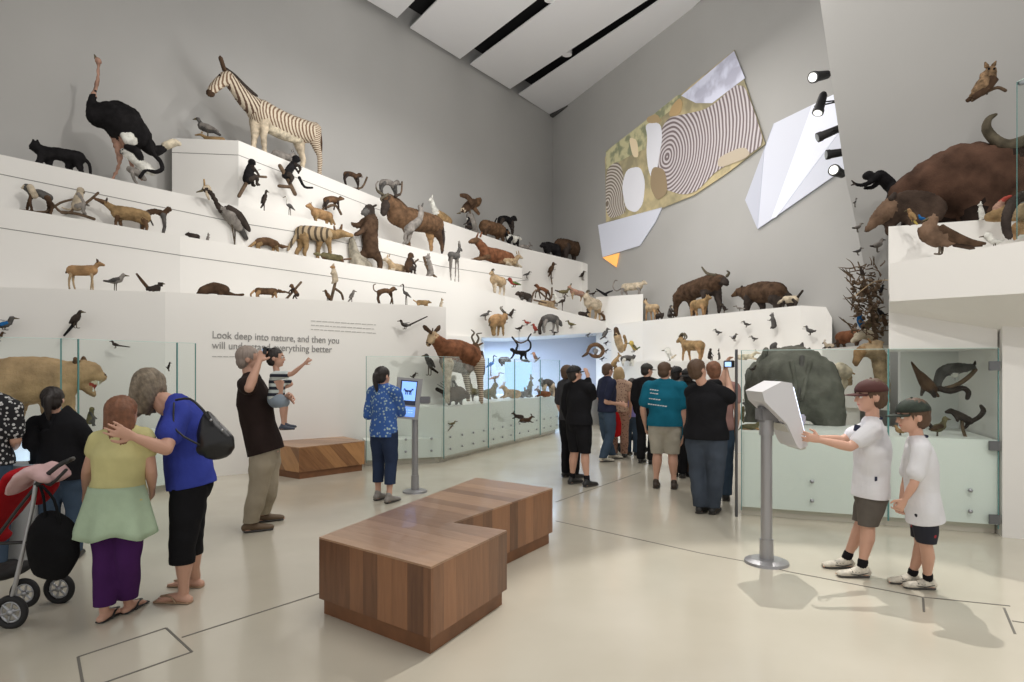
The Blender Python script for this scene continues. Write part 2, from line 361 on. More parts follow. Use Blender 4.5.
def showcase(label, A, B, n, bks, zpl, ztop, splits, bolts, hinge=False, s_off=.03):
    t = thing('display_case', label, 'glass display case', (A.x, A.y, 0))
    inv = Vector((A.x, A.y, 0))
    d = (B-A); d.z = 0; L = d.length; d.normalize()
    def q(s, bck, z): p = A+d*s-n*bck; return Vector((p.x, p.y, z))-inv
    prism('plinth', [q(0, .04, .10), q(L, .04, .10), q(L, bks, .10), q(0, bks, .10)], (0, 0, zpl-.10), M_PL, t)
    prism('kickboard', [q(0, .12, 0), q(L, .12, 0), q(L, bks-.05, 0), q(0, bks-.05, 0)], (0, 0, .10), mat('kick_cream', (.62, .58, .5), .5), t)
    ss = [0]+splits+[L]
    for a, b in zip(ss, ss[1:]):
        pane('glass_pane', q(a+.004, 0, 0), q(b-.004, 0, 0), .07, ztop, .012, n, None, parent=t)
    if bolts:
        for a, b in zip(ss, ss[1:]):
            m = max(2, int(round((b-a)/.45)))
            for i in range(m):
                s = a+(b-a)*(i+.5)/m
                bolt_pts(t, [q(s, 0, .22), q(s, 0, .42)], n)
    return t, q, L
s889 = s890
rc, q_, L_ = showcase('long glass display case at right behind the two boys, with bolted lower panels', GA, GB, gn, 1.35, .91, 1.79, [s890-.01], True)
for z in (.16, .86, 1.62):
    bm = newbm(); p = q_(L_-.04, 0, z); bm_box(bm, p+gn*.012, (.09, .03, .09), Matrix.Rotation(math.atan2(gd.y, gd.x), 3, 'Z'), .004); bm_obj('hinge', bm, mat('hinge_grey', (.16, .165, .17), .4, .7), rc)
# alcove walls inside the right end of this case
prism('case_alcove', [cs(s890+.35, 1.36, .9), cs(SR+.02, 1.36, .9), cs(SR+.02, 1.5, .9), cs(s890+.35, 1.5, .9)], (0, 0, 1.0), mat('alcove_white', (.72, .73, .70), .6))
tag(COL.objects[-1], 'pale back panel of the right case behind the squirrels and possum', 'panel')
# left post of that case
tag(pydata('steel_post', *(lambda c, w: ([c+Vector((sx*w, sy*w, z)) for z in (0, 1.80) for sx, sy in ((-1, -1), (1, -1), (1, 1), (-1, 1))], [[0, 1, 2, 3], [4, 5, 6, 7], [0, 1, 5, 4], [1, 2, 6, 5], [2, 3, 7, 6], [3, 0, 4, 7]]))(Vector((GA.x-.05, GA.y, 0)), .012), mat('post_dark', (.10, .10, .105), .4, .6)),
    'thin dark steel post at the left end of the right glass case', 'post')
# middle case (okapi) two wings
MA = gnd(366, 467); MB = gnd(444, 463); MC = gnd(560, 433)
def nrm(a, b):
    d = (b-a).normalized(); n = Vector((d.y, -d.x, 0)); return n if n.y < 0 else -n
mc1, q1, L1_ = showcase('glass display case right of the quotation wall, beside the blue kiosk', MA, MB, nrm(MA, MB), .5, .42, 1.79, [], True)
d2 = (MC-MB).normalized(); sp = [(gnd(481, 451)-MB).length, (gnd(512.5, 444.5)-MB).length, (gnd(540, 438)-MB).length]
mc2, q2, L2_ = showcase('long glass display case under the okapi, running toward the far crowd', MB, MC, nrm(MB, MC), 1.9, .93, 1.79, sp, True)
# alcove end: low white angled counter in front of alcove
ca = gnd(562, 433); cb = gnd(600, 424)
prism('display_counter', [ca, cb, cb+Vector((1.2, 2.4, 0)), ca+Vector((.3, 2.2, 0))], (0, 0, 1.05), M_TIER)
tag(COL.objects[-1], 'low white counter behind the man in the black jacket', 'counter')
# left case with the lioness
LA = ray(-60, 368, 6.6); LB = ray(61, 368, 7.15); LC = ray(196, 368, 8.55)
LA.z = LB.z = LC.z = 0
lc1, q3, L3_ = showcase('left glass display case at the frame edge, hind part of the lioness inside', LA, LB, nrm(LA, LB), 1.2, .80, 1.93, [], True)
lc2, q4, L4_ = showcase('left glass display case with the snarling lioness head behind its pane', LB, LC, nrm(LB, LC), .62, .78, 1.93, [.18, 1.36], False)

# ---- projections on the back wall
WP = c0+BN*.02
def wpt(x, y, off=0): return onplane(x, y, c0+BN*off, BN)
def flat(name, pts, m, off, th=.02):
    return prism(name, [wpt(x, y, off) for x, y in pts], -BN*th, m)
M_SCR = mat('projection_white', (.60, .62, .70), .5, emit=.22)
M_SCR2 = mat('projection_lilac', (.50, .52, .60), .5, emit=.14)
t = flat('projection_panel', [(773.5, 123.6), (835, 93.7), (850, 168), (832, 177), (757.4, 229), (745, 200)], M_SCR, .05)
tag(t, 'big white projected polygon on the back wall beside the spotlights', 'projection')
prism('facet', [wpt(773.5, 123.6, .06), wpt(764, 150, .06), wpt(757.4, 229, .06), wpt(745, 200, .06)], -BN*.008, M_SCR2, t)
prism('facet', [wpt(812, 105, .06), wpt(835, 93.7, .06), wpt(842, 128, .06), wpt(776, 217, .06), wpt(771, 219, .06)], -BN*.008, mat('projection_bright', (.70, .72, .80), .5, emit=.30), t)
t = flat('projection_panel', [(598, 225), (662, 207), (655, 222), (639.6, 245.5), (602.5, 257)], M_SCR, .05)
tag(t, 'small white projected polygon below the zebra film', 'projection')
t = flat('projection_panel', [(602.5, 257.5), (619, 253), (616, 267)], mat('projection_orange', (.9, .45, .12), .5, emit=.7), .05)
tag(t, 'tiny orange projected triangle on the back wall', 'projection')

# zebra film, projected: flat picture on the wall
def emis(name, c, e=.75):
    m = bpy.data.materials.new(name); m.use_nodes = True; nt = m.node_tree; b = nt.nodes['Principled BSDF']
    b.inputs['Base Color'].default_value = tuple(c)+(1,); b.inputs['Emission Color'].default_value = tuple(c)+(1,); b.inputs['Emission Strength'].default_value = e; b.inputs['Roughness'].default_value = .6; return m
def emis_tex(name, c1, c2, kind, centre, scale, dist=1.0, e=.75, rings=True):
    m = emis(name, c1, e); nt = m.node_tree; b = nt.nodes['Principled BSDF']; tc = nt.nodes.new('ShaderNodeTexCoord'); mp = nt.nodes.new('ShaderNodeMapping'); mp.inputs['Location'].default_value = -Vector(centre)
    nt.links.new(tc.outputs['Object'], mp.inputs['Vector'])
    if kind == 'wave':
        w = nt.nodes.new('ShaderNodeTexWave'); w.wave_type = 'RINGS' if rings else 'BANDS'; w.rings_direction = 'SPHERICAL'; w.bands_direction = 'DIAGONAL'; w.inputs['Scale'].default_value = scale; w.inputs['Distortion'].default_value = dist; w.inputs['Detail'].default_value = 1; w.inputs['Detail Scale'].default_value = .5
    else:
        w = nt.nodes.new('ShaderNodeTexNoise'); w.inputs['Scale'].default_value = scale; w.inputs['Detail'].default_value = 3
    nt.links.new(mp.outputs[0], w.inputs['Vector']); r = nt.nodes.new('ShaderNodeValToRGB'); r.color_ramp.elements[0].position = .42; r.color_ramp.elements[1].position = .58
    r.color_ramp.elements[0].color = tuple(c1)+(1,); r.color_ramp.elements[1].color = tuple(c2)+(1,)
    nt.links.new(w.outputs['Fac'], r.inputs['Fac']); nt.links.new(r.outputs['Color'], b.inputs['Base Color']); nt.links.new(r.outputs['Color'], b.inputs['Emission Color']); return m
film = flat('projected_film', [(605, 157), (734, 50), (765, 144), (727, 173), (694, 195), (662, 208), (606, 222)], emis_tex('film_ground', (.24, .21, .13), (.42, .35, .20), 'noise', (0, 0, 0), 1.6, e=.38), .05)
tag(film, 'large tilted projected film of two zebras on the back wall', 'projection')
def fz(x, y): return (580+x/3.41, 40+y/3.41)
def fpoly(nm, pts, m, off):
    for _ in range(0 if nm in ('film_sky', 'film_tree') else 2):
        q = []
        for i in range(len(pts)):
            a, b = pts[i], pts[(i+1) % len(pts)]; q += [(a[0]*.8+b[0]*.2, a[1]*.8+b[1]*.2), (a[0]*.2+b[0]*.8, a[1]*.2+b[1]*.8)]
        pts = q
    return prism(nm, [wpt(*fz(x, y), off) for x, y in pts], -BN*.006, m, film)
fpoly('film_sky', [(345, 190), (525, 37), (562, 130), (450, 215), (395, 215)], emis_tex('film_sky_m', (.38, .38, .46), (.55, .56, .66), 'noise', (0, 0, 0), 2.2, e=.35), .062)
fpoly('film_tree', [(88, 380), (240, 262), (330, 190), (345, 185), (340, 215), (232, 300), (222, 370), (160, 400), (90, 440)], emis_tex('film_leaves', (.20, .21, .13), (.44, .41, .24), 'noise', (0, 0, 0), 3.5, e=.35), .06)
zc = wpt(*fz(305, 400)); zc2 = wpt(*fz(100, 560))
fpoly('film_zebra', [(300, 265), (345, 255), (440, 235), (552, 132), (600, 260), (628, 355), (560, 400), (470, 440), (400, 515), (350, 530), (265, 500), (245, 430), (262, 330)], emis_tex('film_stripes', (.14, .11, .11), (.46, .42, .43), 'wave', zc, 3.0, 3.0, e=.38), .07)
fpoly('film_zebra_belly', [(470, 400), (560, 360), (585, 395), (470, 440)], emis('film_belly', (.40, .34, .26), .35), .078)
fpoly('film_zebra_face', [(222, 290), (250, 278), (276, 288), (280, 340), (268, 400), (262, 450), (246, 478), (232, 440), (226, 380), (230, 330)], emis('film_white', (.66, .66, .70), .3), .08)
fpoly('film_zebra_muzzle', [(245, 430), (290, 440), (300, 520), (262, 550), (238, 500)], emis('film_muzzle', (.24, .18, .11), .4), .084)
fpoly('film_zebra_ear', [(300, 262), (312, 225), (340, 195), (350, 215), (340, 255)], emis('film_ear', (.35, .24, .12), .5), .084)
fpoly('film_zebra_ear', [(232, 285), (225, 265), (262, 250), (280, 280)], emis('film_ear2', (.30, .22, .12), .5), .084)
fpoly('film_foal', [(88, 440), (130, 410), (150, 460), (145, 540), (160, 590), (88, 615)], emis_tex('film_stripes2', (.15, .12, .09), (.46, .42, .38), 'wave', zc2, 3.4, 2.5, e=.38), .07)
fpoly('film_foal_face', [(158, 440), (205, 430), (222, 480), (215, 560), (190, 590), (155, 575), (142, 500)], emis('film_white', (.66, .66, .70), .3), .08)
fpoly('film_foal_ear', [(165, 330), (195, 340), (200, 400), (180, 400)], emis('film_ear3', (.55, .45, .30), .5), .08)
# ================================================================ people
SKIN = mat('skin_light', (.62, .36, .26), .55, bump=.05, bscale=90)
SKIN_R = mat('skin_rosy', (.58, .31, .23), .55)
LIP = mat('lip_pink', (.5, .18, .15), .5); EYEW = mat('eye_white', (.75, .73, .7), .3); EYED = mat('eye_dark', (.02, .015, .01), .15)
def cloth(name, col, var=.12): return mat('cloth_'+name, col, .85, 0, .35, 28, var, 5)
def wrinkle(o, amp, sc=14.0, seed=0):
    me = o.data; n = len(me.vertices); co = np.empty(n*3); me.vertices.foreach_get('co', co); co = co.reshape(-1, 3)
    no = np.empty(n*3); me.vertices.foreach_get('normal', no); no = no.reshape(-1, 3); rs = np.random.RandomState(seed+3)
    d = np.zeros(n)
    for k in range(7):
        v = rs.normal(size=3); v[2] *= 1.3; v /= np.linalg.norm(v); d += np.sin(co@v*sc*(1+.5*k)+rs.rand()*6.3)/(1+.35*k)
    co += no*(amp*d/2.2)[:, None]; me.vertices.foreach_set('co', co.ravel()); me.update()
def hand(bm, w, dr, pn, thumb, S, curl=.35, mi=0):
    """w wrist, dr finger direction, pn palm normal, thumb side direction, S stature"""
    dr = Vector(dr).normalized(); pn = Vector(pn); pn = (pn-dr*pn.dot(dr)).normalized(); sd = Vector(thumb); sd = sd-dr*sd.dot(dr)-pn*sd.dot(pn)
    if sd.length < 1e-3: sd = dr.cross(pn)
    sd.normalize(); pl = .056*S
    bm_tube(bm, [(w, .0155*S, .013*S), (w+dr*pl*.45, .021*S, .011*S), (w+dr*pl, .023*S, .010*S)], 10, mi, side=sd)
    for k, (off, ln) in enumerate([(.0195, .043), (.0068, .048), (-.0068, .044), (-.0195, .034)]):
        b = w+dr*pl*.98+sd*off*S; a1 = curl*.8; a2 = curl*1.9; a3 = curl*2.7
        sp = sd*(off*7.5); d1 = (dr*math.cos(a1)+pn*math.sin(a1)+sp).normalized(); d2 = (dr*math.cos(a2)+pn*math.sin(a2)+sp*.7).normalized(); d3 = (dr*math.cos(a3)+pn*math.sin(a3)+sp*.5).normalized()
        q1 = b+d1*ln*S*.42; q2 = q1+d2*ln*S*.32; q3 = q2+d3*ln*S*.26; r = .0051*S
        bm_tube(bm, [(b, r*1.08), (q1, r), (q2, r*.92), (q3, r*.75)], 8, mi)
    b = w+dr*pl*.30+sd*.018*S; q1 = b+(dr*.6+sd*.65+pn*.3).normalized()*.026*S; q2 = q1+(dr*.85+sd*.2+pn*.45).normalized()*.024*S
    bm_tube(bm, [(b, .0085*S), (q1, .0068*S), (q2, .0052*S)], 8, mi)
def cut(o, p, dn, arms, H):
    b = bmesh.new(); b.from_mesh(o.data)
    def near(v):
        for tri in arms:
            for a, c in zip(tri, tri[1:]):
                d = c-a; q = a+d*max(0, min(1, (v-a).dot(d)/max(1e-9, d.length_squared)))
                if (v-q).length < .048*H: return True
        return False
    bmesh.ops.bisect_plane(b, geom=b.verts[:]+b.edges[:]+b.faces[:], plane_co=p, plane_no=dn)
    g_ = [f for f in b.faces if (f.calc_center_median()-p).dot(dn) > 0 and not near(f.calc_center_median())]
    bmesh.ops.delete(b, geom=g_, context='FACES'); b.to_mesh(o.data); b.free()
def person(label, fx, fy, H, face, o=None, fat=1.0, skin=SKIN, top=None, bottom=None, shoes='shoe', shoe_m=None, hair=None, cap=None,
           sleeve=.5, hem=0, leg_end=.04, vox=.010, head_s=1.0, look=None, D=None, origin=None, vis_face=False, skirt=None, name='person', group=None,
           curl=(.35, .35), palm=None, belt=None, collar=None, socks=None, bare=False, topname='shirt', botname='trousers', flare=1.07, seed=0):
    """joints in a local frame (forward, left, up) metres; o overrides; ('p', px, py, off) gives a photo position at distance D+off"""
    o = o or {}
    base = gnd(fx, fy) if origin is None else Vector(origin)
    if D is None: D = base.y
    f = Vector((face[0], face[1], 0)).normalized(); l = Vector((-f.y, f.x, 0)); up = Vector((0, 0, 1))
    t = thing(name, label, 'person', tuple(base), 0, group)
    def L(v): return f*v[0]+l*v[1]+up*v[2]
    J = dict(pel=(0, 0, .525*H), waist=(0, 0, .60*H), chest=(0.005*H, 0, .715*H), neck=(0, 0, .835*H), head=(.012*H, 0, .928*H),
             sL=(0, .108*H*min(fat, 1.15), .805*H), sR=(0, -.108*H*min(fat, 1.15), .805*H), eL=(-.02*H, .13*H*fat, .63*H), eR=(-.02*H, -.13*H*fat, .63*H),
             wL=(.05*H, .12*H*fat, .49*H), wR=(.05*H, -.12*H*fat, .49*H), hL=(0, .052*H, .50*H), hR=(0, -.052*H, .50*H),
             kL=(.01*H, .058*H, .28*H), kR=(.01*H, -.058*H, .28*H), aL=(0, .055*H, .045*H), aR=(0, -.055*H, .045*H))
    P = {}
    for k, v in J.items(): P[k] = L(v)
    for k, v in o.items():
        if k in ('fdL', 'fdR'): continue
        P[k] = (ray(v[1], v[2], D+(v[3] if len(v) > 3 else 0))-base) if v[0] == 'p' else ((gnd(v[1], v[2])-base+up*.045*H) if v[0] == 'g' else L(v))
    if 'head' in o and 'neck' not in o:
        P['neck'] = (P['sL']+P['sR'])/2+up*.03*H
    lk = Vector(look).normalized() if look else f.copy()
    fdL = L(o['fdL']) if 'fdL' in o else f; fdR = L(o['fdR']) if 'fdR' in o else f
    sd = (P['sL']-P['sR']).normalized(); hsd = (P['hL']-P['hR']).normalized()
    def torso(bm, g, z0=None, flare=1.0, mi=0, low=-.04, neck=True):
        ch = [(P['pel']+(P['pel']-P['waist'])*max(0, -low/.075), (.088*fat*flare+g)*1, (.062*fat*flare+g))] if low < 0 else []
        ax = hsd.lerp(sd, .5)
        pts = [(P['pel']+(P['pel']-P['waist'])*(-low/.075), (.088*H*fat*flare+g), (.066*H*fat*flare+g)), (P['pel'], (.09*H*fat*(1+(flare-1)*.7)+g), (.066*H*fat+g)),
               (P['waist'], .080*H*fat+g, .060*H*fat+g), (P['chest'], .092*H*min(fat, 1.2)+g, .066*H*min(fat, 1.2)+g), ((P['sL']+P['sR'])/2-(P['neck']-P['chest'])*.16, .088*H+g, .050*H+g)]
        bm_tube(bm, pts, 20, mi, side=ax)
        mid = (P['sL']+P['sR'])/2
        bm_tube(bm, [(P['sL']-up*.006*H, .031*H+g*.8), (P['sL'].lerp(mid, .5)+up*.006*H, .035*H+g*.8), (mid+up*.022*H, .038*H+g*.8), (P['sR'].lerp(mid, .5)+up*.006*H, .035*H+g*.8), (P['sR']-up*.006*H, .031*H+g*.8)], 12, mi)
        if neck: bm_tube(bm, [(mid, .040*H+g*.6), (P['neck'], .034*H+g*.3)], 12, mi)
    # ---- body
    bm = newbm(); torso(bm, 0, low=-.02)
    hs = H*head_s if head_s != 1 else H
    hc = P['head']; hup = (hc-P['neck']).normalized(); hup = (hup+up*1.2).normalized(); lk2 = (lk-hup*lk.dot(hup)).normalized(); hl = hup.cross(lk2)
    Rm = Matrix((lk2, hl, hup)).transposed()
    bm_tube(bm, [(P['neck']-up*.03*H, .036*H), (hc-hup*.03*hs-lk2*.008*hs, .031*H)], 12)
    bm_sph(bm, hc+hup*.012*hs-lk2*.006*hs, (.059*hs, .0465*hs, .053*hs), Rm, 20, 14)
    bm_sph(bm, hc-hup*.020*hs+lk2*.015*hs, (.038*hs, .035*hs, .046*hs), Rm, 16, 12)
    bm_sph(bm, hc-hup*.050*hs+lk2*.033*hs, (.014*hs, .016*hs, .012*hs), Rm, 10, 8)
    nz = hc-hup*.010*hs+lk2*.052*hs
    bm_tube(bm, [(nz+hup*.014*hs, .004*hs), (nz-hup*.006*hs+lk2*.008*hs, .0065*hs)], 8)
    for s in (1, -1): bm_sph(bm, hc-hup*.006*hs+hl*s*.047*hs-lk2*.004*hs, (.012*hs, .005*hs, .017*hs), Rm, 10, 8)
    for a, s in (('L', 1), ('R', -1)):
        S_, E_, W_ = P['s'+a], P['e'+a], P['w'+a]
        bm_tube(bm, [(S_, .031*H*min(fat, 1.2)), (S_.lerp(E_, .5), .0265*H*min(fat, 1.25)), (E_, .0215*H*min(fat, 1.15))], 12)
        bm_tube(bm, [(E_, .0215*H*min(fat, 1.15)), (E_.lerp(W_, .3), .0225*H*min(fat, 1.15)), (W_, .0145*H)], 12)
        dr = (W_-E_).normalized(); pn = (palm or {}).get(a); pn = L(pn) if pn else -l*s
        hand(bm, W_, dr, pn, (f+up*.2) if abs(dr.dot(f)) < .7 else up, H, curl[0 if a == 'L' else 1])
        h_, k_, a_ = P['h'+a], P['k'+a], P['a'+a]
        bm_tube(bm, [(h_+up*.01*H, .054*H*fat), (h_.lerp(k_, .45), .045*H*min(fat, 1.3)), (k_, .031*H*min(fat, 1.2))], 14)
        bm_tube(bm, [(k_, .031*H*min(fat, 1.15)), (k_.lerp(a_, .32)-f*.006*H, .033*H*min(fat, 1.2)), (k_.lerp(a_, .75), .022*H), (a_, .020*H)], 12)
        fd = fdL if a == 'L' else fdR; fs = Vector((-fd.y, fd.x, 0)); hz = -P['a'+a].z
        heel = a_-fd*.022*H; heel.z = .016*H-base.z*0; ball = a_+fd*.095*H; ball.z = .011*H; toe = a_+fd*.118*H; toe.z = .009*H
        if base.z > .01: heel.z = a_.z-.03*H; ball.z = a_.z-.035*H; toe.z = a_.z-.036*H
        bm_tube(bm, [(heel, .019*H, .016*H), ((heel+ball)/2+up*.010*H, .021*H, .018*H), (ball, .025*H, .0105*H)], 12, side=fs)
        bm_tube(bm, [(a_, .020*H), (a_+fd*.02*H-up*.022*H, .021*H)], 10)
        for k in range(5):
            q = ball+fs*(s*(-.017+.0085*k))*H; bm_tube(bm, [(q, .006*H), (q+fd*(.026-.0035*k)*H-up*.001, .0052*H)], 6)
    body = remesh('body', bm, skin, vox if vox > .01 else .0062, t, 2, .5)
    # ---- face parts
    if vis_face:
        for s in (1, -1):
            e = hc+lk2*.0465*hs+hup*.002*hs+hl*s*.0185*hs
            bm = newbm(); bm_sph(bm, e, .0078*hs); eo = bm_obj('eye', bm, EYEW, t, True)
            bm = newbm(); bm_sph(bm, e+lk2*.0045*hs, .0048*hs); bm_obj('iris', bm, EYED, eo, True)
            bm = newbm(); bm_tube(bm, [(e+hup*.012*hs-hl*.009*hs+lk2*.002*hs, .0022*hs), (e+hup*.014*hs+lk2*.004*hs, .0028*hs), (e+hup*.012*hs+hl*.009*hs+lk2*.001*hs, .0018*hs)], 6); bm_obj('eyebrow', bm, mat('brow_brown', (.09, .05, .03), .8), t, True)
        m0 = hc-hup*.033*hs+lk2*.0495*hs
        bm = newbm(); bm_tube(bm, [(m0-hl*.013*hs-lk2*.004*hs, .0022*hs), (m0, .0042*hs), (m0+hl*.013*hs-lk2*.004*hs, .0022*hs)], 6); bm_obj('lips', bm, LIP, t, True)
    # ---- shirt
    if top is not None:
        g = .019*H; bm = newbm(); torso(bm, g, low=-.075-hem, flare=flare, neck=False)
        for a in 'LR':
            S_, E_, W_ = P['s'+a], P['e'+a], P['w'+a]; u = min(sleeve, 1.0)
            e = S_.lerp(E_, u); rr = .0235*H*min(fat, 1.25)+g*(1.0 if sleeve < 1 else .7)
            bm_tube(bm, [(S_-up*.004*H, .031*H*min(fat, 1.2)+g*.8), (S_.lerp(e, .5), .029*H*min(fat, 1.25)+g*.8), (e, rr)], 12)
            if sleeve > 1:
                w = E_.lerp(W_, sleeve-1); bm_tube(bm, [(E_, .024*H*min(fat, 1.2)+g*.7), (w, .017*H+g*.6)], 12)
        so = remesh(topname, bm, top, vox*1.15, t, 3, .5); wrinkle(so, .0045*H, 16, seed)
        dn = (P['pel']-P['waist']).normalized(); hp_ = P['pel']+dn*(.02*H+hem*H)
        cut(so, hp_, dn, [(P['s'+a], P['e'+a], P['w'+a]) for a in 'LR'], H)
        sm = so.modifiers.new('thickness', 'SOLIDIFY'); sm.thickness = .004
        if collar:
            bm = newbm(); mid = (P['sL']+P['sR'])/2; c = mid+up*.045*H; r_ = .042*H
            pts = [c+f*math.cos(q)*r_+l*math.sin(q)*r_-up*.012*H*math.cos(q) for q in [k*math.pi/8 for k in range(17)]]
            bm_tube(bm, [(p, .006*H) for p in pts], 6); bm_obj('collar', bm, collar, so, True)
    if bottom is not None:
        g = .0115*H; bm = newbm()
        bm_tube(bm, [(P['waist'].lerp(P['pel'], .85), .080*H*fat+g*.3, .058*H*fat+g*.3), (P['pel'], .086*H*fat+g*.5, .066*H*fat+g*.6), (P['pel']-up*.03*H, .086*H*fat+g*.8, .066*H*fat+g*.8)], 20, side=hsd)
        for a in 'LR':
            h_, k_, a_ = P['h'+a], P['k'+a], P['a'+a]
            if leg_end >= .28:
                fr = 1-(leg_end-.31)/.22*1.0; fr = max(.35, min(1.1, fr)); e = h_.lerp(k_, fr)
                bm_tube(bm, [(h_+up*.01*H, .050*H*fat+g), (h_.lerp(e, .5), .050*H*min(fat, 1.3)+g), (e, .047*H*min(fat, 1.3)+g*1.3)], 14)
            else:
                fr = (.30-leg_end)/.235; e = k_.lerp(a_, min(1.0, fr))
                bm_tube(bm, [(h_+up*.01*H, .050*H*fat+g), (h_.lerp(k_, .25), .051*H*min(fat, 1.3)+g), (h_.lerp(k_, .5), .047*H*min(fat, 1.3)+g), (k_, .035*H*min(fat, 1.2)+g), (k_.lerp(e, .5), .034*H*min(fat, 1.15)+g), (e, .030*H+g)], 14)
        bo = remesh(botname, bm, bottom, vox*1.15, t, 3, .5); wrinkle(bo, .0035*H, 18, seed+1)
        if origin is None: cut(bo, up*((leg_end+.004)*H), -up, [], H); sm = bo.modifiers.new('thickness', 'SOLIDIFY'); sm.thickness = .004
    if skirt is not None:
        zt, zb, rt, rb, mm = skirt; bm = newbm(); N = 40; c1 = P['waist'].copy(); rows = []
        for i in range(9):
            q = i/8; z = (zt*(1-q)+zb*q)*H; rr = (rt*(1-q)+rb*q)*H; row = []
            for k in range(N):
                an = 2*math.pi*k/N; rip = 1+.10*q*math.sin(an*7+seed)+.05*q*math.sin(an*3+1); row.append(bm.verts.new(Vector((P['pel'].x, P['pel'].y, 0))+f*math.cos(an)*rr*rip*.8+l*math.sin(an)*rr*rip+up*(z+.012*H*q*math.sin(an*4))))
            rows.append(row)
        for i in range(8):
            for k in range(N): bm.faces.new((rows[i][k], rows[i][(k+1) % N], rows[i+1][(k+1) % N], rows[i+1][k]))
        so = bm_obj('skirt', bm, mm, t, True); md = so.modifiers.new('t', 'SOLIDIFY'); md.thickness = .006
    # ---- shoes
    for a, s in (('L', 1), ('R', -1)):
        fd = fdL if a == 'L' else fdR; fs = Vector((-fd.y, fd.x, 0)); a_ = P['a'+a]; g0 = 0 if base.z < .01 else a_.z-.045*H
        heel = a_-fd*.024*H; ball = a_+fd*.090*H; z = lambda v, h: Vector((v.x, v.y, g0+h))
        if shoes == 'shoe':
            bm = newbm(); bm_tube(bm, [(z(heel, .026*H), .022*H, .022*H), (z(a_, .034*H), .025*H, .030*H), (z(a_+fd*.05*H, .022*H), .026*H, .020*H), (z(ball, .018*H), .029*H, .016*H), (z(ball+fd*.022*H, .015*H), .024*H, .013*H)], 14, side=fs)
            bm_tube(bm, [(z(a_, .045*H), .025*H), (z(a_-fd*.005*H, .055*H), .024*H)], 12)
            so = remesh('shoe', bm, shoe_m, .007, t, 2)
            bm = newbm(); bm_tube(bm, [(z(heel-fd*.004*H, .007*H), .024*H, .007*H), (z(a_+fd*.04*H, .007*H), .028*H, .007*H), (z(ball+fd*.024*H, .008*H), .027*H, .007*H)], 14, side=fs)
            bm_obj('sole', bm, mat('sole_dark', (.07, .065, .06), .7), so, True)
            if shoe_m is SHW:
                bm = newbm()
                for q_ in (.025, .040, .055): bm_tube(bm, [(z(a_+fd*q_*H, .030*H)+fs*.024*H, .0022*H), (z(a_+fd*q_*H, .052*H-q_*H*.22), .0022*H), (z(a_+fd*q_*H, .030*H)-fs*.024*H, .0022*H)], 6)
                for q_ in (1, -1): bm_tube(bm, [(z(heel, .028*H)+fs*q_*.020*H, .0024*H), (z(a_+fd*.03*H, .018*H)+fs*q_*.0285*H, .0024*H), (z(ball, .026*H)+fs*q_*.020*H, .0024*H)], 6)
                bm_obj('laces', bm, mat('trim_dark', (.05, .05, .045), .7), so, True)
            if socks is not None:
                bm = newbm(); bm_tube(bm, [(z(a_, .05*H), .024*H), (P['a'+a].lerp(P['k'+a], .16), .0255*H)], 12); bm_obj('sock', bm, socks, t, True)
        elif shoes == 'sandal':
            bm = newbm(); bm_tube(bm, [(z(heel-fd*.004*H, .005*H), .021*H, .006*H), (z(a_+fd*.04*H, .005*H), .024*H, .006*H), (z(ball+fd*.03*H, .005*H), .027*H, .006*H)], 14, side=fs)
            so = bm_obj('sandal', bm, shoe_m, t, True)
            bm = newbm(); tp = z(ball+fd*.012*H, .024*H)
            for q in (1, -1): bm_tube(bm, [(tp, .004*H), (z(a_+fd*.045*H, .03*H)+fs*q*.021*H, .004*H), (z(a_+fd*.02*H, .006*H)+fs*q*.024*H, .004*H)], 6)
            bm_obj('strap', bm, shoe_m, so, True)
    # ---- hair
    if hair is not None:
        hm, style = hair; bm = newbm(); c = hc+hup*.016*hs-lk2*.010*hs
        bm_sph(bm, c+hup*.004*hs, (.060*hs, .052*hs, .054*hs), Rm, 20, 14)
        bm_sph(bm, hc-lk2*.026*hs-hup*.012*hs, (.040*hs, .046*hs, .045*hs), Rm, 16, 12)
        if style in ('long', 'bob', 'verylong'):
            zz = dict(long=-.11, bob=-.06, verylong=-.15)[style]
            for s in (1, 0, -1): bm_tube(bm, [(c-lk2*(.026 if s == 0 else .012)*hs+hl*s*.028*hs, .032*hs), (hc-lk2*(.036 if s == 0 else .016)*hs+hl*s*.042*hs-hup*.04*hs, .026*hs), (hc-lk2*.034*hs+hl*s*.038*hs+up*zz*hs, .018*hs)], 10)
        if style == 'drape':
            for s in (1, 0, -1): bm_tube(bm, [(c-lk2*.02*hs+hl*s*.03*hs, .034*hs), (hc-lk2*.030*hs+hl*s*.038*hs-up*.05*hs, .030*hs), (hc-lk2*.010*hs+hl*s*.03*hs-up*.10*hs, .020*hs)], 10)
            for s in (1, -1): bm_tube(bm, [(c+lk2*.02*hs+hl*s*.034*hs, .028*hs), (hc+lk2*.026*hs+hl*s*.042*hs-up*.03*hs, .024*hs), (hc+lk2*.020*hs+hl*s*.040*hs-up*.105*hs, .014*hs)], 10)
        if style == 'pony':
            b = hc-lk2*.062*hs+hup*.012*hs; bm_tube(bm, [(b+lk2*.02*hs, .018*hs), (b-lk2*.014*hs, .020*hs), (b-lk2*.012*hs-up*.06*hs, .019*hs), (b+lk2*.004*hs-up*.125*hs, .008*hs)], 10)
        # keep face clear
        ho = remesh('hair', bm, hm, max(.008, vox), t, 2, .5); 
        me_ = ho.data; rs_ = random.Random(seed)
        ph = [rs_.uniform(0, 6.3) for _ in range(3)]
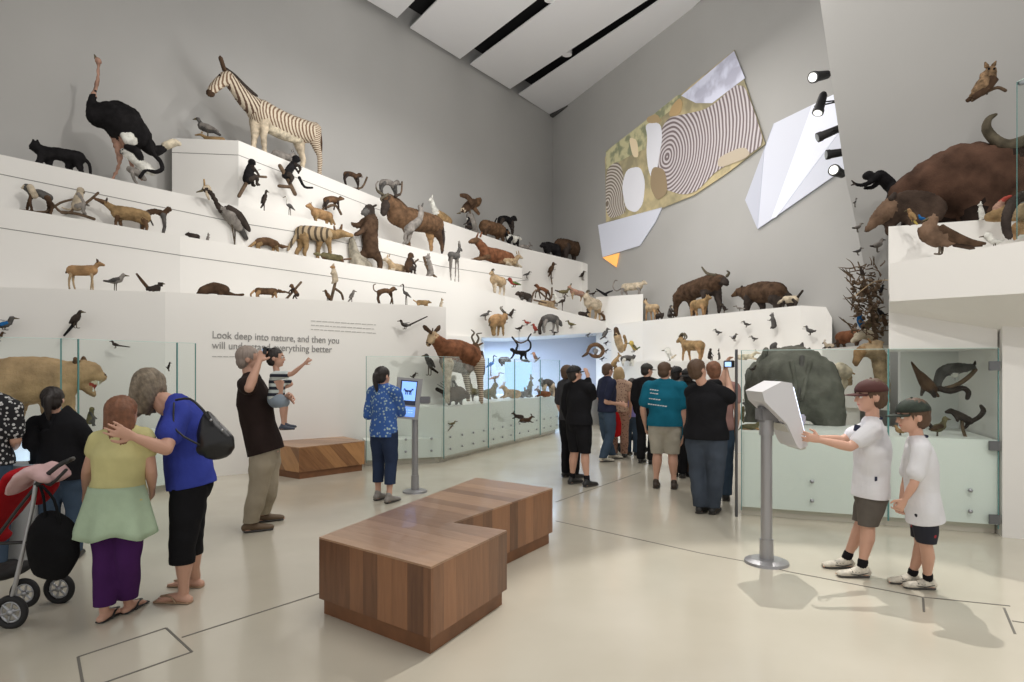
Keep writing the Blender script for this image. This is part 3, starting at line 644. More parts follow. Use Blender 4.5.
        for v in me_.vertices:
            q = v.co-hc; an = math.atan2(q.dot(hl), q.dot(lk2)); a_z = q.dot(hup)/(.06*hs)
            v.co = v.co+v.normal*H*(.0016*math.sin(an*26+ph[0]+a_z*1.3)+.0013*math.sin(an*41+ph[1]-a_z)+.0012*math.sin(an*15+ph[2]))
        me = ho.data; keep = bmesh.new(); keep.from_mesh(me)
        dl = [v for v in keep.verts if (v.co-hc).dot(lk2) > .030*hs and (v.co-hc).dot(hup) < .028*hs and abs((v.co-hc).dot(hl)) < (.03*hs if style == 'drape' else 9)]
        bmesh.ops.delete(keep, geom=dl, context='VERTS'); keep.to_mesh(me); keep.free()
    if cap is not None:
        cm, kind = cap; bm = newbm(); c = hc+hup*.020*hs-lk2*.006*hs
        bm_sph(bm, c, (.066*hs, .056*hs, .052*hs), Rm, 22, 14)
        bmesh.ops.delete(bm, geom=[v for v in bm.verts if (v.co-c).dot(hup) < -.010*hs], context='VERTS')
        co_ = bm_obj('cap', bm, cm, t, True); sm = co_.modifiers.new('t', 'SOLIDIFY'); sm.thickness = .005
        bm = newbm(); ps = []
        if kind == 'brim':
            for k in range(9):
                an = -1.05+2.1*k/8; ps.append((c+lk2*math.cos(an)*.062*hs+hl*math.sin(an)*.053*hs-hup*.006*hs, c+lk2*(math.cos(an)*.062+.048*max(0, math.cos(an*1.35)))*hs+hl*math.sin(an)*.050*hs-hup*(.014-.004*math.cos(an*2))*hs))
            va = [bm.verts.new(p[0]) for p in ps]; vb = [bm.verts.new(p[1]) for p in ps]
            for k in range(8): bm.faces.new((va[k], va[k+1], vb[k+1], vb[k]))
        else:
            N = 28; va = []; vb = []
            for k in range(N):
                an = 2*math.pi*k/N; va.append(bm.verts.new(c+lk2*math.cos(an)*.063*hs+hl*math.sin(an)*.054*hs-hup*.006*hs)); vb.append(bm.verts.new(c+lk2*math.cos(an)*.092*hs+hl*math.sin(an)*.08*hs-hup*.022*hs))
            for k in range(N): bm.faces.new((va[k], va[(k+1) % N], vb[(k+1) % N], vb[k]))
        bo = bm_obj('brim', bm, cm, co_, True); sm = bo.modifiers.new('t', 'SOLIDIFY'); sm.thickness = .005
        bm = newbm(); bm_sph(bm, c+hup*.052*hs, .006*hs); bm_obj('button', bm, cm, co_, True)
    return t, P, base, L
def pattern(name, base, cols, scale=22, thr=.55):
    m = bpy.data.materials.new(name); m.use_nodes = True; nt = m.node_tree; b = nt.nodes['Principled BSDF']; b.inputs['Roughness'].default_value = .85
    tc = nt.nodes.new('ShaderNodeTexCoord'); n = nt.nodes.new('ShaderNodeTexVoronoi'); n.inputs['Scale'].default_value = scale; n.inputs['Randomness'].default_value = 1
    nt.links.new(tc.outputs['Object'], n.inputs['Vector']); r = nt.nodes.new('ShaderNodeValToRGB'); r.color_ramp.interpolation = 'CONSTANT'
    r.color_ramp.elements[0].color = tuple(cols[0])+(1,); r.color_ramp.elements[1].position = thr; r.color_ramp.elements[1].color = tuple(base)+(1,)
    if len(cols) > 1: e = r.color_ramp.elements.new(thr*.5); e.color = tuple(cols[1])+(1,)
    nt.links.new(n.outputs['Distance'], r.inputs['Fac']); nt.links.new(r.outputs['Color'], b.inputs['Base Color']); return m
HAIR_BR = mat('hair_brown', (.10, .055, .03), .6, bump=.4, bscale=120); HAIR_DK = mat('hair_dark', (.022, .016, .014), .5, bump=.4, bscale=120)
HAIR_GY = mat('hair_ash_grey', (.24, .195, .14), .6, bump=.5, bscale=120, var=.35, vscale=30); HAIR_RD = mat('hair_auburn', (.22, .095, .05), .6, bump=.4, bscale=120, var=.3, vscale=25)
HAIR_BL = mat('hair_blond', (.42, .30, .16), .6)
BLK = cloth('black', (.012, .012, .014)); SHB = mat('shoe_black', (.02, .02, .02), .5); JEAN = cloth('denim', (.055, .085, .13)); KHA = cloth('khaki', (.38, .33, .25)); NAVY = cloth('navy', (.025, .03, .06))
WHT = cloth('white', (.74, .74, .76), .04)
SHW = mat('trainer_white', (.60, .56, .47), .6, var=.3, vscale=25)

# boys at right
b1, P1, ba1, La1 = person('boy in a maroon cap and white shirt holding the tilted kiosk screen', 856, 574, 1.50, (-1, .08), dict(
    head=('p', 870, 396, 0), sL=('p', 873, 430, -.12), sR=('p', 872, 427, .14), eL=('p', 850, 447, -.16), wL=('p', 820, 440, -.12), eR=('p', 842, 440, .13), wR=('p', 818, 438, .08),
    aL=('g', 862, 577), aR=('g', 846, 568), kL=('p', 868, 525, -.08), kR=('p', 862, 522, .08), chest=('p', 873, 450, 0), waist=('p', 872, 474, 0), pel=('p', 871, 492, 0), hL=('p', 872, 498, -.07), hR=('p', 870, 498, .07)),
    fat=1.08, top=WHT, bottom=cloth('grey_brown', (.13, .115, .10)), shoe_m=SHW, socks=BLK, hair=(HAIR_BR, 'short'), cap=(mat('cap_maroon', (.075, .022, .018), .8), 'brim'), sleeve=.62, hem=.0, leg_end=.262, head_s=1.24, vis_face=True,
    look=(-1, .05, .0), collar=NAVY, curl=(.55, .55), palm=dict(L=(0, -1, 0), R=(0, 1, 0)), botname='shorts', flare=1.2, vox=.0085)
bm = newbm(); bm_box(bm, ray(857, 428, ba1.y-.085)-ba1, (.045, .012, .05), Matrix.Rotation(.2, 3, 'Y'), .003); bm_obj('chest_logo', bm, mat('logo_navy', (.02, .025, .06), .6), b1)
bm = newbm(); bm_box(bm, ray(876, 479, ba1.y-.155)-ba1, (.02, .006, .035), None, .002); bm_obj('hem_logo', bm, mat('logo_navy', (.02, .025, .06), .6), b1)
b2, P2, ba2, La2 = person('boy in a dark green cap and black patterned shorts, nearest the right edge', 918, 591, 1.36, (-1, .15), dict(
    head=('p', 912, 416, 0), sL=('p', 922, 448, -.13), sR=('p', 914, 445, .13), eL=('p', 914, 484, -.17), wL=('p', 905, 499, -.13), eR=('p', 906, 482, .15), wR=('p', 902, 500, .12),
    aL=('g', 928, 589), aR=('g', 912, 584), kL=('p', 926, 545, -.07), kR=('p', 921, 543, .07), chest=('p', 921, 466, 0), waist=('p', 922, 490, 0), pel=('p', 924, 508, 0), hL=('p', 925, 514, -.07), hR=('p', 923, 514, .07)),
    top=WHT, bottom=pattern('cloth_surf_shorts', (.012, .013, .022), [(.45, .45, .5), (.3, .02, .03)], 9, .16), shoe_m=SHW, socks=BLK, hair=(HAIR_BR, 'short'), cap=(mat('cap_dark_green', (.022, .032, .022), .8, var=.5, vscale=25), 'brim'),
    sleeve=.7, hem=.045, leg_end=.268, head_s=1.3, vis_face=True, look=(-1, .1, .12), collar=NAVY, curl=(.6, .6), botname='shorts', flare=1.26, vox=.0085, seed=4)
# woman in blue with bag, girl in yellow
w1, PW, baw, LaW = person('woman with ash grey hair in a blue top bending over the girl in yellow', 180, 602, 1.66, (-1, .12), dict(
    head=('p', 147, 386, 0), neck=('p', 165, 400, 0), sL=('p', 178, 412, -.15), sR=('p', 178, 408, .15), eL=('p', 166, 449, -.36), wL=('p', 134, 437, -.50), eR=('p', 160, 446, .22), wR=('p', 128, 440, .18),
    chest=('p', 185, 425, 0), waist=('p', 187, 455, 0), pel=('p', 191, 478, 0), hL=('p', 190, 488, -.08), hR=('p', 190, 488, .08), kL=('p', 182, 545, -.09), kR=('p', 189, 540, .09), aL=('g', 184, 603), aR=('g', 196, 587)),
    fat=1.14, top=cloth('royal_blue', (.045, .065, .36)), bottom=BLK, shoes='sandal', shoe_m=mat('sandal_tan', (.40, .27, .17), .6), hair=(HAIR_GY, 'drape'), sleeve=.62, hem=.01, leg_end=.17, look=(-.8, .0, -.6), curl=(.25, .25), palm=dict(L=(0, -1, -.3), R=(0, 1, -.3)), vis_face=False, seed=8, vox=.0095)
g1, PG, bag, LaG = person('girl in a yellow top, pale green skirt and purple trousers seen from behind', 116, 622, 1.44, (.05, 1), dict(
    head=('p', 123, 414, 0), sR=('p', 144, 437, 0), sL=('p', 100, 439, 0), eL=('p', 88, 470, .02), wL=('p', 86, 490, .14), eR=('p', 151, 470, .02), wR=('p', 152, 488, .14), aL=('g', 104, 621), aR=('g', 128, 612), kL=('p', 106, 562, 0), kR=('p', 128, 560, 0), chest=('p', 121, 455, 0), waist=('p', 118, 480, 0), pel=('p', 117, 500, 0),
    hL=('p', 107, 508, 0), hR=('p', 128, 508, 0)), fat=1.12, top=cloth('pale_yellow', (.58, .54, .26)), bottom=cloth('purple', (.065, .018, .10)), shoes='sandal', shoe_m=SHB, hair=(HAIR_RD, 'verylong'), sleeve=.35, hem=-.03, leg_end=.07,
    head_s=1.12, look=(.3, 1, -.1), skirt=(.60, .385, .115, .16, cloth('pale_green', (.44, .56, .40))), flare=1.1, seed=11)
# woman in black behind, person at edge
person('dark haired woman in black seen from behind beside the red stroller', 62, 560, 1.56, (-.35, 1), dict(head=('p', 53, 400, 0), sL=('p', 36, 424, 0), sR=('p', 76, 426, 0)), fat=1.05, top=BLK, bottom=JEAN, shoe_m=SHB, hair=(HAIR_DK, 'pony'), sleeve=1.95, hem=.07, seed=13)
person('person in a black and white patterned top cut off by the left edge', -12, 570, 1.66, (.3, 1), dict(head=('p', -22, 384, 0), sR=('p', 12, 408, -.02), eR=('p', 16, 440, .0), wR=('p', 12, 452, .25)), fat=1.1, top=pattern('cloth_black_white', (.012, .012, .015), [(.6, .6, .6)], 34, .36), bottom=JEAN, shoe_m=SHB, hair=(HAIR_DK, 'short'), sleeve=.75, seed=14)
# man with child
mn, PM, bam, LaM = person('grey haired man in a dark brown shirt and khaki trousers raising a camera', 262, 531, 1.80, (.86, .5), dict(
    head=('p', 249, 359, 0), neck=('p', 250, 372, 0), sL=('p', 255, 384, .17), sR=('p', 247, 384, -.17), eR=('p', 249, 388, -.36), wR=('p', 259, 362, -.24), eL=('p', 268, 404, .22), wL=('p', 287, 397, -.14),
    chest=('p', 254, 402, 0), waist=('p', 259, 425, 0), pel=('p', 264, 443, 0), hR=('p', 264, 450, -.09), hL=('p', 267, 450, .09), kR=('p', 258, 490, -.06), kL=('p', 268, 488, .1), aR=('g', 250, 532), aL=('g', 262, 522)),
    fat=1.15, top=cloth('dark_brown', (.028, .018, .016)), bottom=KHA, shoe_m=mat('shoe_tan', (.14, .09, .05), .6), hair=(mat('hair_thin_grey', (.33, .27, .23), .7), 'short'), sleeve=.7, hem=.03, leg_end=.05, look=(.9, .3, .15), curl=(.4, .7), palm=dict(R=(.4, .6, 0)), seed=17)
ch, PC, bac, LaC = person('small child in a striped shirt on the man\'s arm, pointing right', 0, 0, .88, (.95, .35), dict(
    head=('p', 276, 358, 0), sL=('p', 281, 376, .07), sR=('p', 274, 376, -.07), eR=('p', 292, 374, -.12), wR=('p', 304, 364, -.14), eL=('p', 291, 384, .10), wL=('p', 284, 388, .08), chest=('p', 277, 381, 0), waist=('p', 277, 391, 0), pel=('p', 276, 397, 0),
    hR=('p', 277, 400, -.04), hL=('p', 277, 400, .04), kR=('p', 284, 403, -.06), kL=('p', 285, 402, .06), aR=('p', 283, 426, -.06), aL=('p', 285, 424, .06)), origin=tuple(ray(276, 432, 6.15)), D=6.15, fat=1.25,
    top=None, bottom=cloth('light_blue', (.30, .36, .42)), shoe_m=mat('shoe_navy_white', (.06, .07, .1), .6), hair=(HAIR_DK, 'short'), leg_end=.36, head_s=1.55, vis_face=True, look=(1, .1, .15), curl=(.3, .25), seed=19, name='person', botname='shorts')
# striped shirt of the child
g = .012; bm = newbm()
bm_tube(bm, [(PC['pel'], .085*.88*1.2+g, .07*.88+g), (PC['waist'], .082*.88*1.2+g, .065*.88+g), (PC['chest'], .09*.88*1.1+g, .065*.88+g), ((PC['sL']+PC['sR'])/2, .08*.88+g, .05*.88+g)], 16, side=(PC['sL']-PC['sR']).normalized())
for a in 'LR': bm_tube(bm, [(PC['s'+a], .034*.88+g), (PC['s'+a].lerp(PC['e'+a], .7), .03*.88+g)], 10)
remesh('shirt', bm, stripe('cloth_stripes', (.02, .025, .04), (.62, .68, .66), 'Z', 5.2, .2), .009, ch, 2)
def camera_obj(p, dr, label, s=1.0):
    t = thing('camera', label, 'camera', tuple(p)); d = Vector(dr).normalized(); R = Matrix((d.cross(Vector((0, 0, 1))).normalized(), d, Vector((0, 0, 1)))).transposed(); M_ = mat('camera_black', (.02, .02, .022), .4)
    bm = newbm(); bm_box(bm, (0, 0, 0), (.12*s, .035*s, .075*s), R, .006); bm_obj('camera_body', bm, M_, t)
    bm = newbm(); bm_cyl(bm, d*.015*s, d*.06*s, .028*s, .025*s, 20); bm_obj('lens', bm, mat('lens_dark', (.01, .01, .015), .1), t, True)
    bm = newbm(); bm_box(bm, Vector(-d*.019*s), (.075*s, .003*s, .05*s), R); bm_obj('camera_screen', bm, mat('screen_blue', (.35, .55, .9), .3, emit=1.2), t); return t
camera_obj(ray(265, 351, 6.12), (.95, .3, .1), 'black camera held up by the grey haired man')
# girl at kiosk
person('girl in a blue floral hoodie standing at the blue screened kiosk', 384, 500, 1.63, (.45, .9), dict(head=('p', 383, 376, 0), aL=('g', 378, 500), aR=('g', 389, 503), wR=('p', 401, 410, .25), eR=('p', 401, 412, .0), wL=('p', 384, 410, .3)), top=pattern('cloth_blue_floral', (.045, .13, .42), [(.6, .68, .62), (.30, .45, .55)], 26, .34), bottom=cloth('dark_denim', (.03, .045, .09)),
       shoe_m=mat('trainer_grey', (.28, .26, .24), .6), hair=(HAIR_DK, 'pony'), sleeve=1.9, hem=.03, leg_end=.13, look=(.6, .8, -.05), seed=21, topname='hoodie')
# far group
person('man in a black cap, black jacket and black shorts beside the low counter', 579, 486, 1.66, (.75, .65), dict(head=('p', 575, 374, 0), wR=('p', 588, 378, -.05), eR=('p', 592, 396, -.1), aR=('g', 587, 487), aL=('g', 572, 484)), fat=1.1, top=BLK, bottom=BLK, shoe_m=SHB, socks=BLK, hair=(HAIR_DK, 'short'), cap=(mat('cap_black', (.012, .012, .013), .8), 'brim'), sleeve=1.9, leg_end=.27, hem=.0, look=(.9, .3, .1), vox=.013, seed=23, topname='jacket', flare=1.1)
person('person mostly hidden behind the man in the black jacket', 570, 478, 1.68, (.8, .6), dict(head=('p', 568, 373, 0)), top=cloth('dark_grey', (.05, .05, .055)), bottom=BLK, shoe_m=SHB, hair=(HAIR_BR, 'short'), sleeve=.8, vox=.014, seed=24)
person('man in a navy shirt and jeans with folded arms in the far group', 607, 461, 1.68, (.95, .3), dict(wR=('p', 618, 404, -.1), eR=('p', 606, 402, -.2), wL=('p', 620, 404, .0), aR=('g', 603, 462), aL=('g', 612, 459)), top=NAVY, bottom=JEAN, shoe_m=SHW, hair=(HAIR_BR, 'short'), sleeve=.75, vox=.014, seed=25, look=(.9, .4, 0), fat=1.08)
person('woman with blond hair in a patterned dress holding a red bag', 619, 457, 1.62, (.3, .95), {}, top=pattern('cloth_tan_pattern', (.42, .28, .2), [(.12, .05, .04)], 30, .3), bottom=pattern('cloth_dress_pattern', (.35, .2, .14), [(.1, .04, .03)], 30, .3), shoe_m=SHB, hair=(HAIR_BL, 'bob'), sleeve=.3, vox=.014, seed=26, topname='dress')
person('small child in a lavender shirt beside the dark far pushchair', 632, 455, 1.40, (.5, .8), {}, top=cloth('lavender', (.28, .26, .6)), bottom=JEAN, shoe_m=SHB, hair=(HAIR_DK, 'short'), vox=.014, seed=27, head_s=1.15)
person('person in black with a dark cap beside the man in teal', 647, 463, 1.68, (.5, .9), dict(aL=('g', 641, 463), aR=('g', 651, 464)), top=BLK, bottom=BLK, shoe_m=SHB, hair=(HAIR_DK, 'short'), cap=(mat('cap_charcoal', (.04, .04, .035), .8), 'brim'), sleeve=1.9, vox=.014, seed=28, look=(.9, .3, 0))
tl, PT, bat, LaT = person('stout man in a teal shirt and cream shorts seen from behind', 665, 488, 1.68, (.3, .95), dict(aL=('g', 656, 488), aR=('g', 674, 489), eR=('p', 683, 410, -.05), wR=('p', 682, 436, -.05)), fat=1.32, top=cloth('teal', (.010, .13, .20)), bottom=cloth('cream', (.46, .43, .36)), shoe_m=mat('sandal_brown', (.05, .035, .025), .6), hair=(HAIR_BR, 'short'), sleeve=.75, leg_end=.27, hem=.01, vox=.012, seed=29, look=(.7, .7, 0))
person('person in a white shirt hidden behind the man in teal', 682, 476, 1.68, (.2, 1), dict(head=('p', 677, 374, 0)), top=cloth('white_grey', (.6, .6, .58)), bottom=cloth('brown', (.10, .06, .04)), shoe_m=SHB, hair=(HAIR_DK, 'short'), cap=(mat('cap_black2', (.015, .015, .016), .8), 'brim'), vox=.014, seed=30, look=(.8, .5, 0))
person('person in a dark floppy hat between the teal and black shirts', 689, 478, 1.63, (.2, 1), dict(head=('p', 688, 376, 0)), top=cloth('charcoal', (.03, .03, .03)), bottom=BLK, shoe_m=SHB, hair=(HAIR_DK, 'short'), cap=(mat('hat_black', (.015, .015, .016), .8), 'hat'), vox=.014, seed=31)
bk_, PB, bab, LaB = person('heavy man in a black shirt and grey jeans photographing with raised arms', 706, 514, 1.74, (.55, .85), dict(head=('p', 698, 370, 0), aL=('g', 700, 513), aR=('g', 713, 514), eR=('p', 731, 398, -.12), wR=('p', 728, 378, .0), eL=('p', 722, 384, .30), wL=('p', 726, 368, .32), kR=('p', 716, 472, -.05), sR=('p', 722, 392, -.08), sL=('p', 692, 392, .1)), fat=1.28, top=BLK, bottom=cloth('grey_denim', (.06, .075, .10)), shoe_m=SHB, hair=(HAIR_BR, 'short'), sleeve=.8, hem=.03, vox=.012, seed=32, look=(.9, .5, .05), curl=(.5, .5))
camera_obj(ray(729, 364, 7.0), (.75, .65, .15), 'silver camera with lit screen held by the man in the black shirt')
person('reddish haired visitor behind the man in the black shirt, only the face showing', 718, 500, 1.70, (.3, .95), dict(head=('p', 714, 371, 0)), top=cloth('dusty_pink', (.35, .2, .18)), bottom=JEAN, shoe_m=SHB, hair=(HAIR_RD, 'short'), vox=.014, seed=33)
# lettering on the teal shirt: white print, unreadable in the photo, drawn as short worn bars
bm = newbm(); rnd = random.Random(3)
for r_, (y, x0, x1) in enumerate([(389.5, 650, 657), (393, 650, 658), (398.5, 649, 660), (404, 648, 666)]):
    x = x0
    while x < x1:
        w = rnd.uniform(1.2, 2.4); p = ray(x+w/2, y+.14*(x-x0), bat.y-.245)-bat; bm_box(bm, p, (w/F*bat.y*.8, .02, .012)); x += w+.5
bm_obj('shirt_print', bm, mat('print_white', (.7, .72, .72), .8), tl)
# ================================================================ benches, kiosks, stroller, bag, lights, lettering
def plankmat(name, c1, c2, axis, width, rot=0, gr=1.0):
    m = bpy.data.materials.new(name); m.use_nodes = True; nt = m.node_tree; b = nt.nodes['Principled BSDF']; b.inputs['Roughness'].default_value = .38
    b.inputs['Coat Weight'].default_value = .15
    tc = nt.nodes.new('ShaderNodeTexCoord'); mp = nt.nodes.new('ShaderNodeMapping'); mp.inputs['Rotation'].default_value = rot if hasattr(rot, '__len__') else (0, 0, rot)
    nt.links.new(tc.outputs['Object'], mp.inputs['Vector']); sx = nt.nodes.new('ShaderNodeSeparateXYZ'); nt.links.new(mp.outputs[0], sx.inputs[0])
    dv = nt.nodes.new('ShaderNodeMath'); dv.operation = 'DIVIDE'; dv.inputs[1].default_value = width; nt.links.new(sx.outputs[axis], dv.inputs[0])
    fl = nt.nodes.new('ShaderNodeMath'); fl.operation = 'FLOOR'; nt.links.new(dv.outputs[0], fl.inputs[0])
    wn = nt.nodes.new('ShaderNodeTexWhiteNoise'); wn.noise_dimensions = '1D'; nt.links.new(fl.outputs[0], wn.inputs['W'])
    nz = nt.nodes.new('ShaderNodeTexNoise'); nz.inputs['Scale'].default_value = 3.5; nz.inputs['Detail'].default_value = 8; nz.inputs['Distortion'].default_value = .6
    sc = nt.nodes.new('ShaderNodeMapping'); s = [1.0, 1.0, 1.0]; s[axis] = 9.0
    if axis == 0: s[1] = .8
    sc.inputs['Scale'].default_value = s; nt.links.new(mp.outputs[0], sc.inputs['Vector'])
    ad = nt.nodes.new('ShaderNodeVectorMath'); ad.operation = 'ADD'; nt.links.new(sc.outputs[0], ad.inputs[0]); nt.links.new(wn.outputs['Color'], ad.inputs[1])
    nt.links.new(ad.outputs[0], nz.inputs['Vector'])
    mx = nt.nodes.new('ShaderNodeMath'); mx.operation = 'MULTIPLY_ADD'; mx.inputs[1].default_value = .55; nt.links.new(wn.outputs['Value'], mx.inputs[0])
    m2 = nt.nodes.new('ShaderNodeMath'); m2.operation = 'MULTIPLY'; m2.inputs[1].default_value = .5; nt.links.new(nz.outputs['Fac'], m2.inputs[0]); nt.links.new(m2.outputs[0], mx.inputs[2])
    r = nt.nodes.new('ShaderNodeValToRGB'); r.color_ramp.elements[0].color = tuple(c1)+(1,); r.color_ramp.elements[1].color = tuple(c2)+(1,); r.color_ramp.elements[0].position = .15; r.color_ramp.elements[1].position = .85
    nt.links.new(mx.outputs[0], r.inputs['Fac']); nt.links.new(r.outputs['Color'], b.inputs['Base Color'])
    # plank seams
    fr = nt.nodes.new('ShaderNodeMath'); fr.operation = 'FRACT'; nt.links.new(dv.outputs[0], fr.inputs[0]); pp = nt.nodes.new('ShaderNodeMath'); pp.operation = 'GREATER_THAN'; pp.inputs[1].default_value = .03; nt.links.new(fr.outputs[0], pp.inputs[0])
    bp = nt.nodes.new('ShaderNodeBump'); bp.inputs['Distance'].default_value = .004; nt.links.new(pp.outputs[0], bp.inputs['Height']); nt.links.new(bp.outputs[0], b.inputs['Normal'])
    return m
def bench(label, top, h, inset, mtop, msides, pl=.10):
    """top = plan polygon (world xy, in order), h height"""
    cx = sum(p.x for p in top)/len(top); cy = sum(p.y for p in top)/len(top); t = thing('bench', label, 'bench', (cx, cy, 0), 0, None)
    P = [Vector((p.x-cx, p.y-cy, 0)) for p in top]; n = len(P)
    if sum(P[i].x*P[(i+1) % n].y-P[(i+1) % n].x*P[i].y for i in range(n)) < 0: P.reverse()
    def ins(d):
        Q = []
        for i in range(n):
            a, b, c = P[i-1], P[i], P[(i+1) % n]; d1 = (b-a).normalized(); d2 = (c-b).normalized(); n1 = Vector((-d1.y, d1.x, 0)); n2 = Vector((-d2.y, d2.x, 0)); s = n1+n2; s = s/(s.dot(n1)) if abs(s.dot(n1)) > .1 else n1; Q.append(b+s*d)
        return Q
    z = lambda Q, v: [Vector((q.x, q.y, v)) for q in Q]
    prism('seat_top', z(P, h-.012), (0, 0, .012), mtop, t)
    I = ins(.0)
    for i in range(n):
        a, b = P[i], P[(i+1) % n]; d = (b-a).normalized(); nn = Vector((-d.y, d.x, 0)); ms = msides(i, d)
        J1 = ins(.022)
        prism('side_panel', [Vector((a.x, a.y, pl)), Vector((b.x, b.y, pl)), Vector((b.x, b.y, h-.0125)), Vector((a.x, a.y, h-.0125))], nn*.02, ms, t)
    prism('plinth', z(ins(inset), 0), (0, 0, pl+.02), mat('plinth_wood', (.20, .085, .035), .5, var=.2, vscale=6), t)
    return t
C1, C2 = (.115, .048, .022), (.42, .215, .105)
dirAB = (onz(430.8, 566.8, .50)-onz(319.1, 537, .50)); angP = math.atan2(dirAB.y, dirAB.x)
tp = [onz(x, y, .50) for x, y in [(319.1, 537), (430.8, 566.8), (506.9, 530.2), (453, 522.5), (552.5, 488.3), (476.1, 477.5)]]
sidecache = {}
def side_m(i, d):
    a = math.atan2(d.y, d.x); k = 'bench_side_%d' % i
    return plankmat(k, C1, (.36, .165, .075), 0, .13, (0, 0, -a))
bench('large stepped timber bench in the middle of the floor', tp, .50, .025, plankmat('bench_top', (.20, .105, .06), (.46, .28, .17), 1, .14, (0, 0, -angP)), side_m)
# rear bench: diamond-like plan, diagonal planks
hb = .46
T2 = [onz(x, y, hb) for x, y in [(299, 447.5), (364.5, 441), (340, 435.5), (322, 434.5), (243, 441)]]
def side_d(i, d):
    a = math.atan2(d.y, d.x); R = Matrix.Rotation(.75, 4, 'Y') @ Matrix.Rotation(-a, 4, 'Z'); e = R.to_euler('XYZ')
    return plankmat('bench_diag_%d' % i, (.16, .065, .025), (.52, .27, .11), 0, .16, tuple(e))
bench('faceted timber bench with diagonal planks against the quotation wall', T2, hb, .03, plankmat('bench2_top', (.22, .11, .055), (.52, .31, .17), 1, .14, (0, 0, .3)), side_d)

# kiosk seen from behind (right)
kb = gnd(766.5, 563); M_KG = mat('post_grey', (.36, .36, .37), .35, .5); M_KW = mat('kiosk_white', (.66, .66, .68), .4)
t = thing('kiosk', 'grey post kiosk with tilted white screen housing held by the boy in maroon cap', 'information kiosk', tuple(kb))
bm = newbm(); bm_cyl(bm, (0, 0, 0), (0, 0, .022), .175, .17, 40); bm_cyl(bm, (0, 0, .022), (0, 0, .04), .17, .12, 40); bm_obj('base_plate', bm, M_KG, t, False)
bm = newbm(); bm_cyl(bm, (0, 0, .03), (0, 0, 1.19), .045, .045, 28); bm_cyl(bm, (0, 0, .03), (0, 0, .2), .055, .053, 28); bm_cyl(bm, (0, 0, 1.05), (0, 0, 1.2), .056, .056, 28); bm_obj('post', bm, M_KG, t, False)
bm = newbm(); c = ray(770, 414, kb.y)-kb; bm_box(bm, c, (.21, .13, .13), None, .02); bm_obj('bracket', bm, mat('bracket_dark', (.20, .20, .21), .5), t)
bm = newbm(); bm_box(bm, ray(793, 419, kb.y-.09)-kb, (.20, .035, .085), Matrix.Rotation(.08, 3, 'Y'), .012); bm_obj('swing_arm', bm, mat('arm_lilac', (.40, .40, .46), .4), t)
bm = newbm(); p = ray(797, 419.5, kb.y-.112)-kb; bm_cyl(bm, p, p+Vector((0, -.02, 0)), .036, .034, 24); bm_obj('pivot_cap', bm, mat('pivot', (.28, .28, .33), .4), t)
# housing: tapered wedge whose screen faces the boy
dk = kb.y
hp = [(762, 392), (782, 381.5), (792, 383), (808, 446), (800, 449), (797, 446), (787, 424), (765, 402)]
prism('screen_housing', [ray(x, y, dk-.17)-kb for x, y in hp], (0, .36, 0), M_KW, t)
prism('screen', [ray(793, 387, dk-.14)-kb, ray(806, 440, dk-.14)-kb, ray(806.8, 440, dk-.14)-kb, ray(793.8, 387, dk-.14)-kb], (0, .29, 0), mat('screen_glow', (.75, .82, 1.0), .3, emit=2.2), t)
prism('lower_flap', [ray(783, 424, dk-.13)-kb, ray(797, 424, dk-.13)-kb, ray(806, 449, dk-.13)-kb, ray(801, 450, dk-.13)-kb], (0, .26, 0), mat('flap_cream', (.58, .57, .52), .5), t)
# kiosk with blue screen
kb = gnd(415, 492); t = thing('kiosk', 'grey post kiosk with a portrait blue screen facing the camera', 'information kiosk', tuple(kb)); dk = kb.y
bm = newbm(); bm_cyl(bm, (0, 0, 0), (0, 0, .02), .16, .155, 40); bm_cyl(bm, (0, 0, .02), (0, 0, .036), .155, .11, 40); bm_obj('base_plate', bm, M_KG, t)
bm = newbm(); bm_cyl(bm, (0, 0, .03), (0, 0, 1.2), .042, .042, 28); bm_cyl(bm, (0, 0, .03), (0, 0, .22), .052, .05, 28); bm_obj('post', bm, M_KG, t)
bm = newbm(); bm_box(bm, ray(425, 400, dk)-kb, (.13, .1, .09), None, .01); bm_obj('bracket', bm, mat('bracket_dark', (.20, .20, .21), .5), t)
Q = [ray(398, 377, dk-.16)-kb, ray(423, 379, dk-.02)-kb, ray(418, 420, dk-.06)-kb, ray(395, 418, dk-.2)-kb]
nv = (Q[1]-Q[0]).cross(Q[3]-Q[0]).normalized(); nv = nv if nv.y > 0 else -nv
prism('screen_housing', Q, nv*.045, M_KG, t)
def quad(a, b, c, d): # bilinear in Q
    f_ = lambda u, v: (Q[0]*(1-u)+Q[1]*u)*(1-v)+(Q[3]*(1-u)+Q[2]*u)*v
    return [f_(a, c), f_(b, c), f_(b, d), f_(a, d)]
def off(q, o): return [p-nv*o for p in q]
prism('bezel', off(quad(.13, .80, .06, .66), .004), nv*.003, mat('bezel_navy', (.03, .04, .09), .3), t)
sc = prism('screen', off(quad(.18, .76, .09, .55), .007), nv*.003, mat('screen_lit_blue', (.22, .42, .95), .3, emit=1.15), t)
prism('lower_screen', off(quad(.12, .82, .70, .94), .006), nv*.003, mat('screen_lit_blue2', (.16, .33, .88), .3, emit=1.0), t)
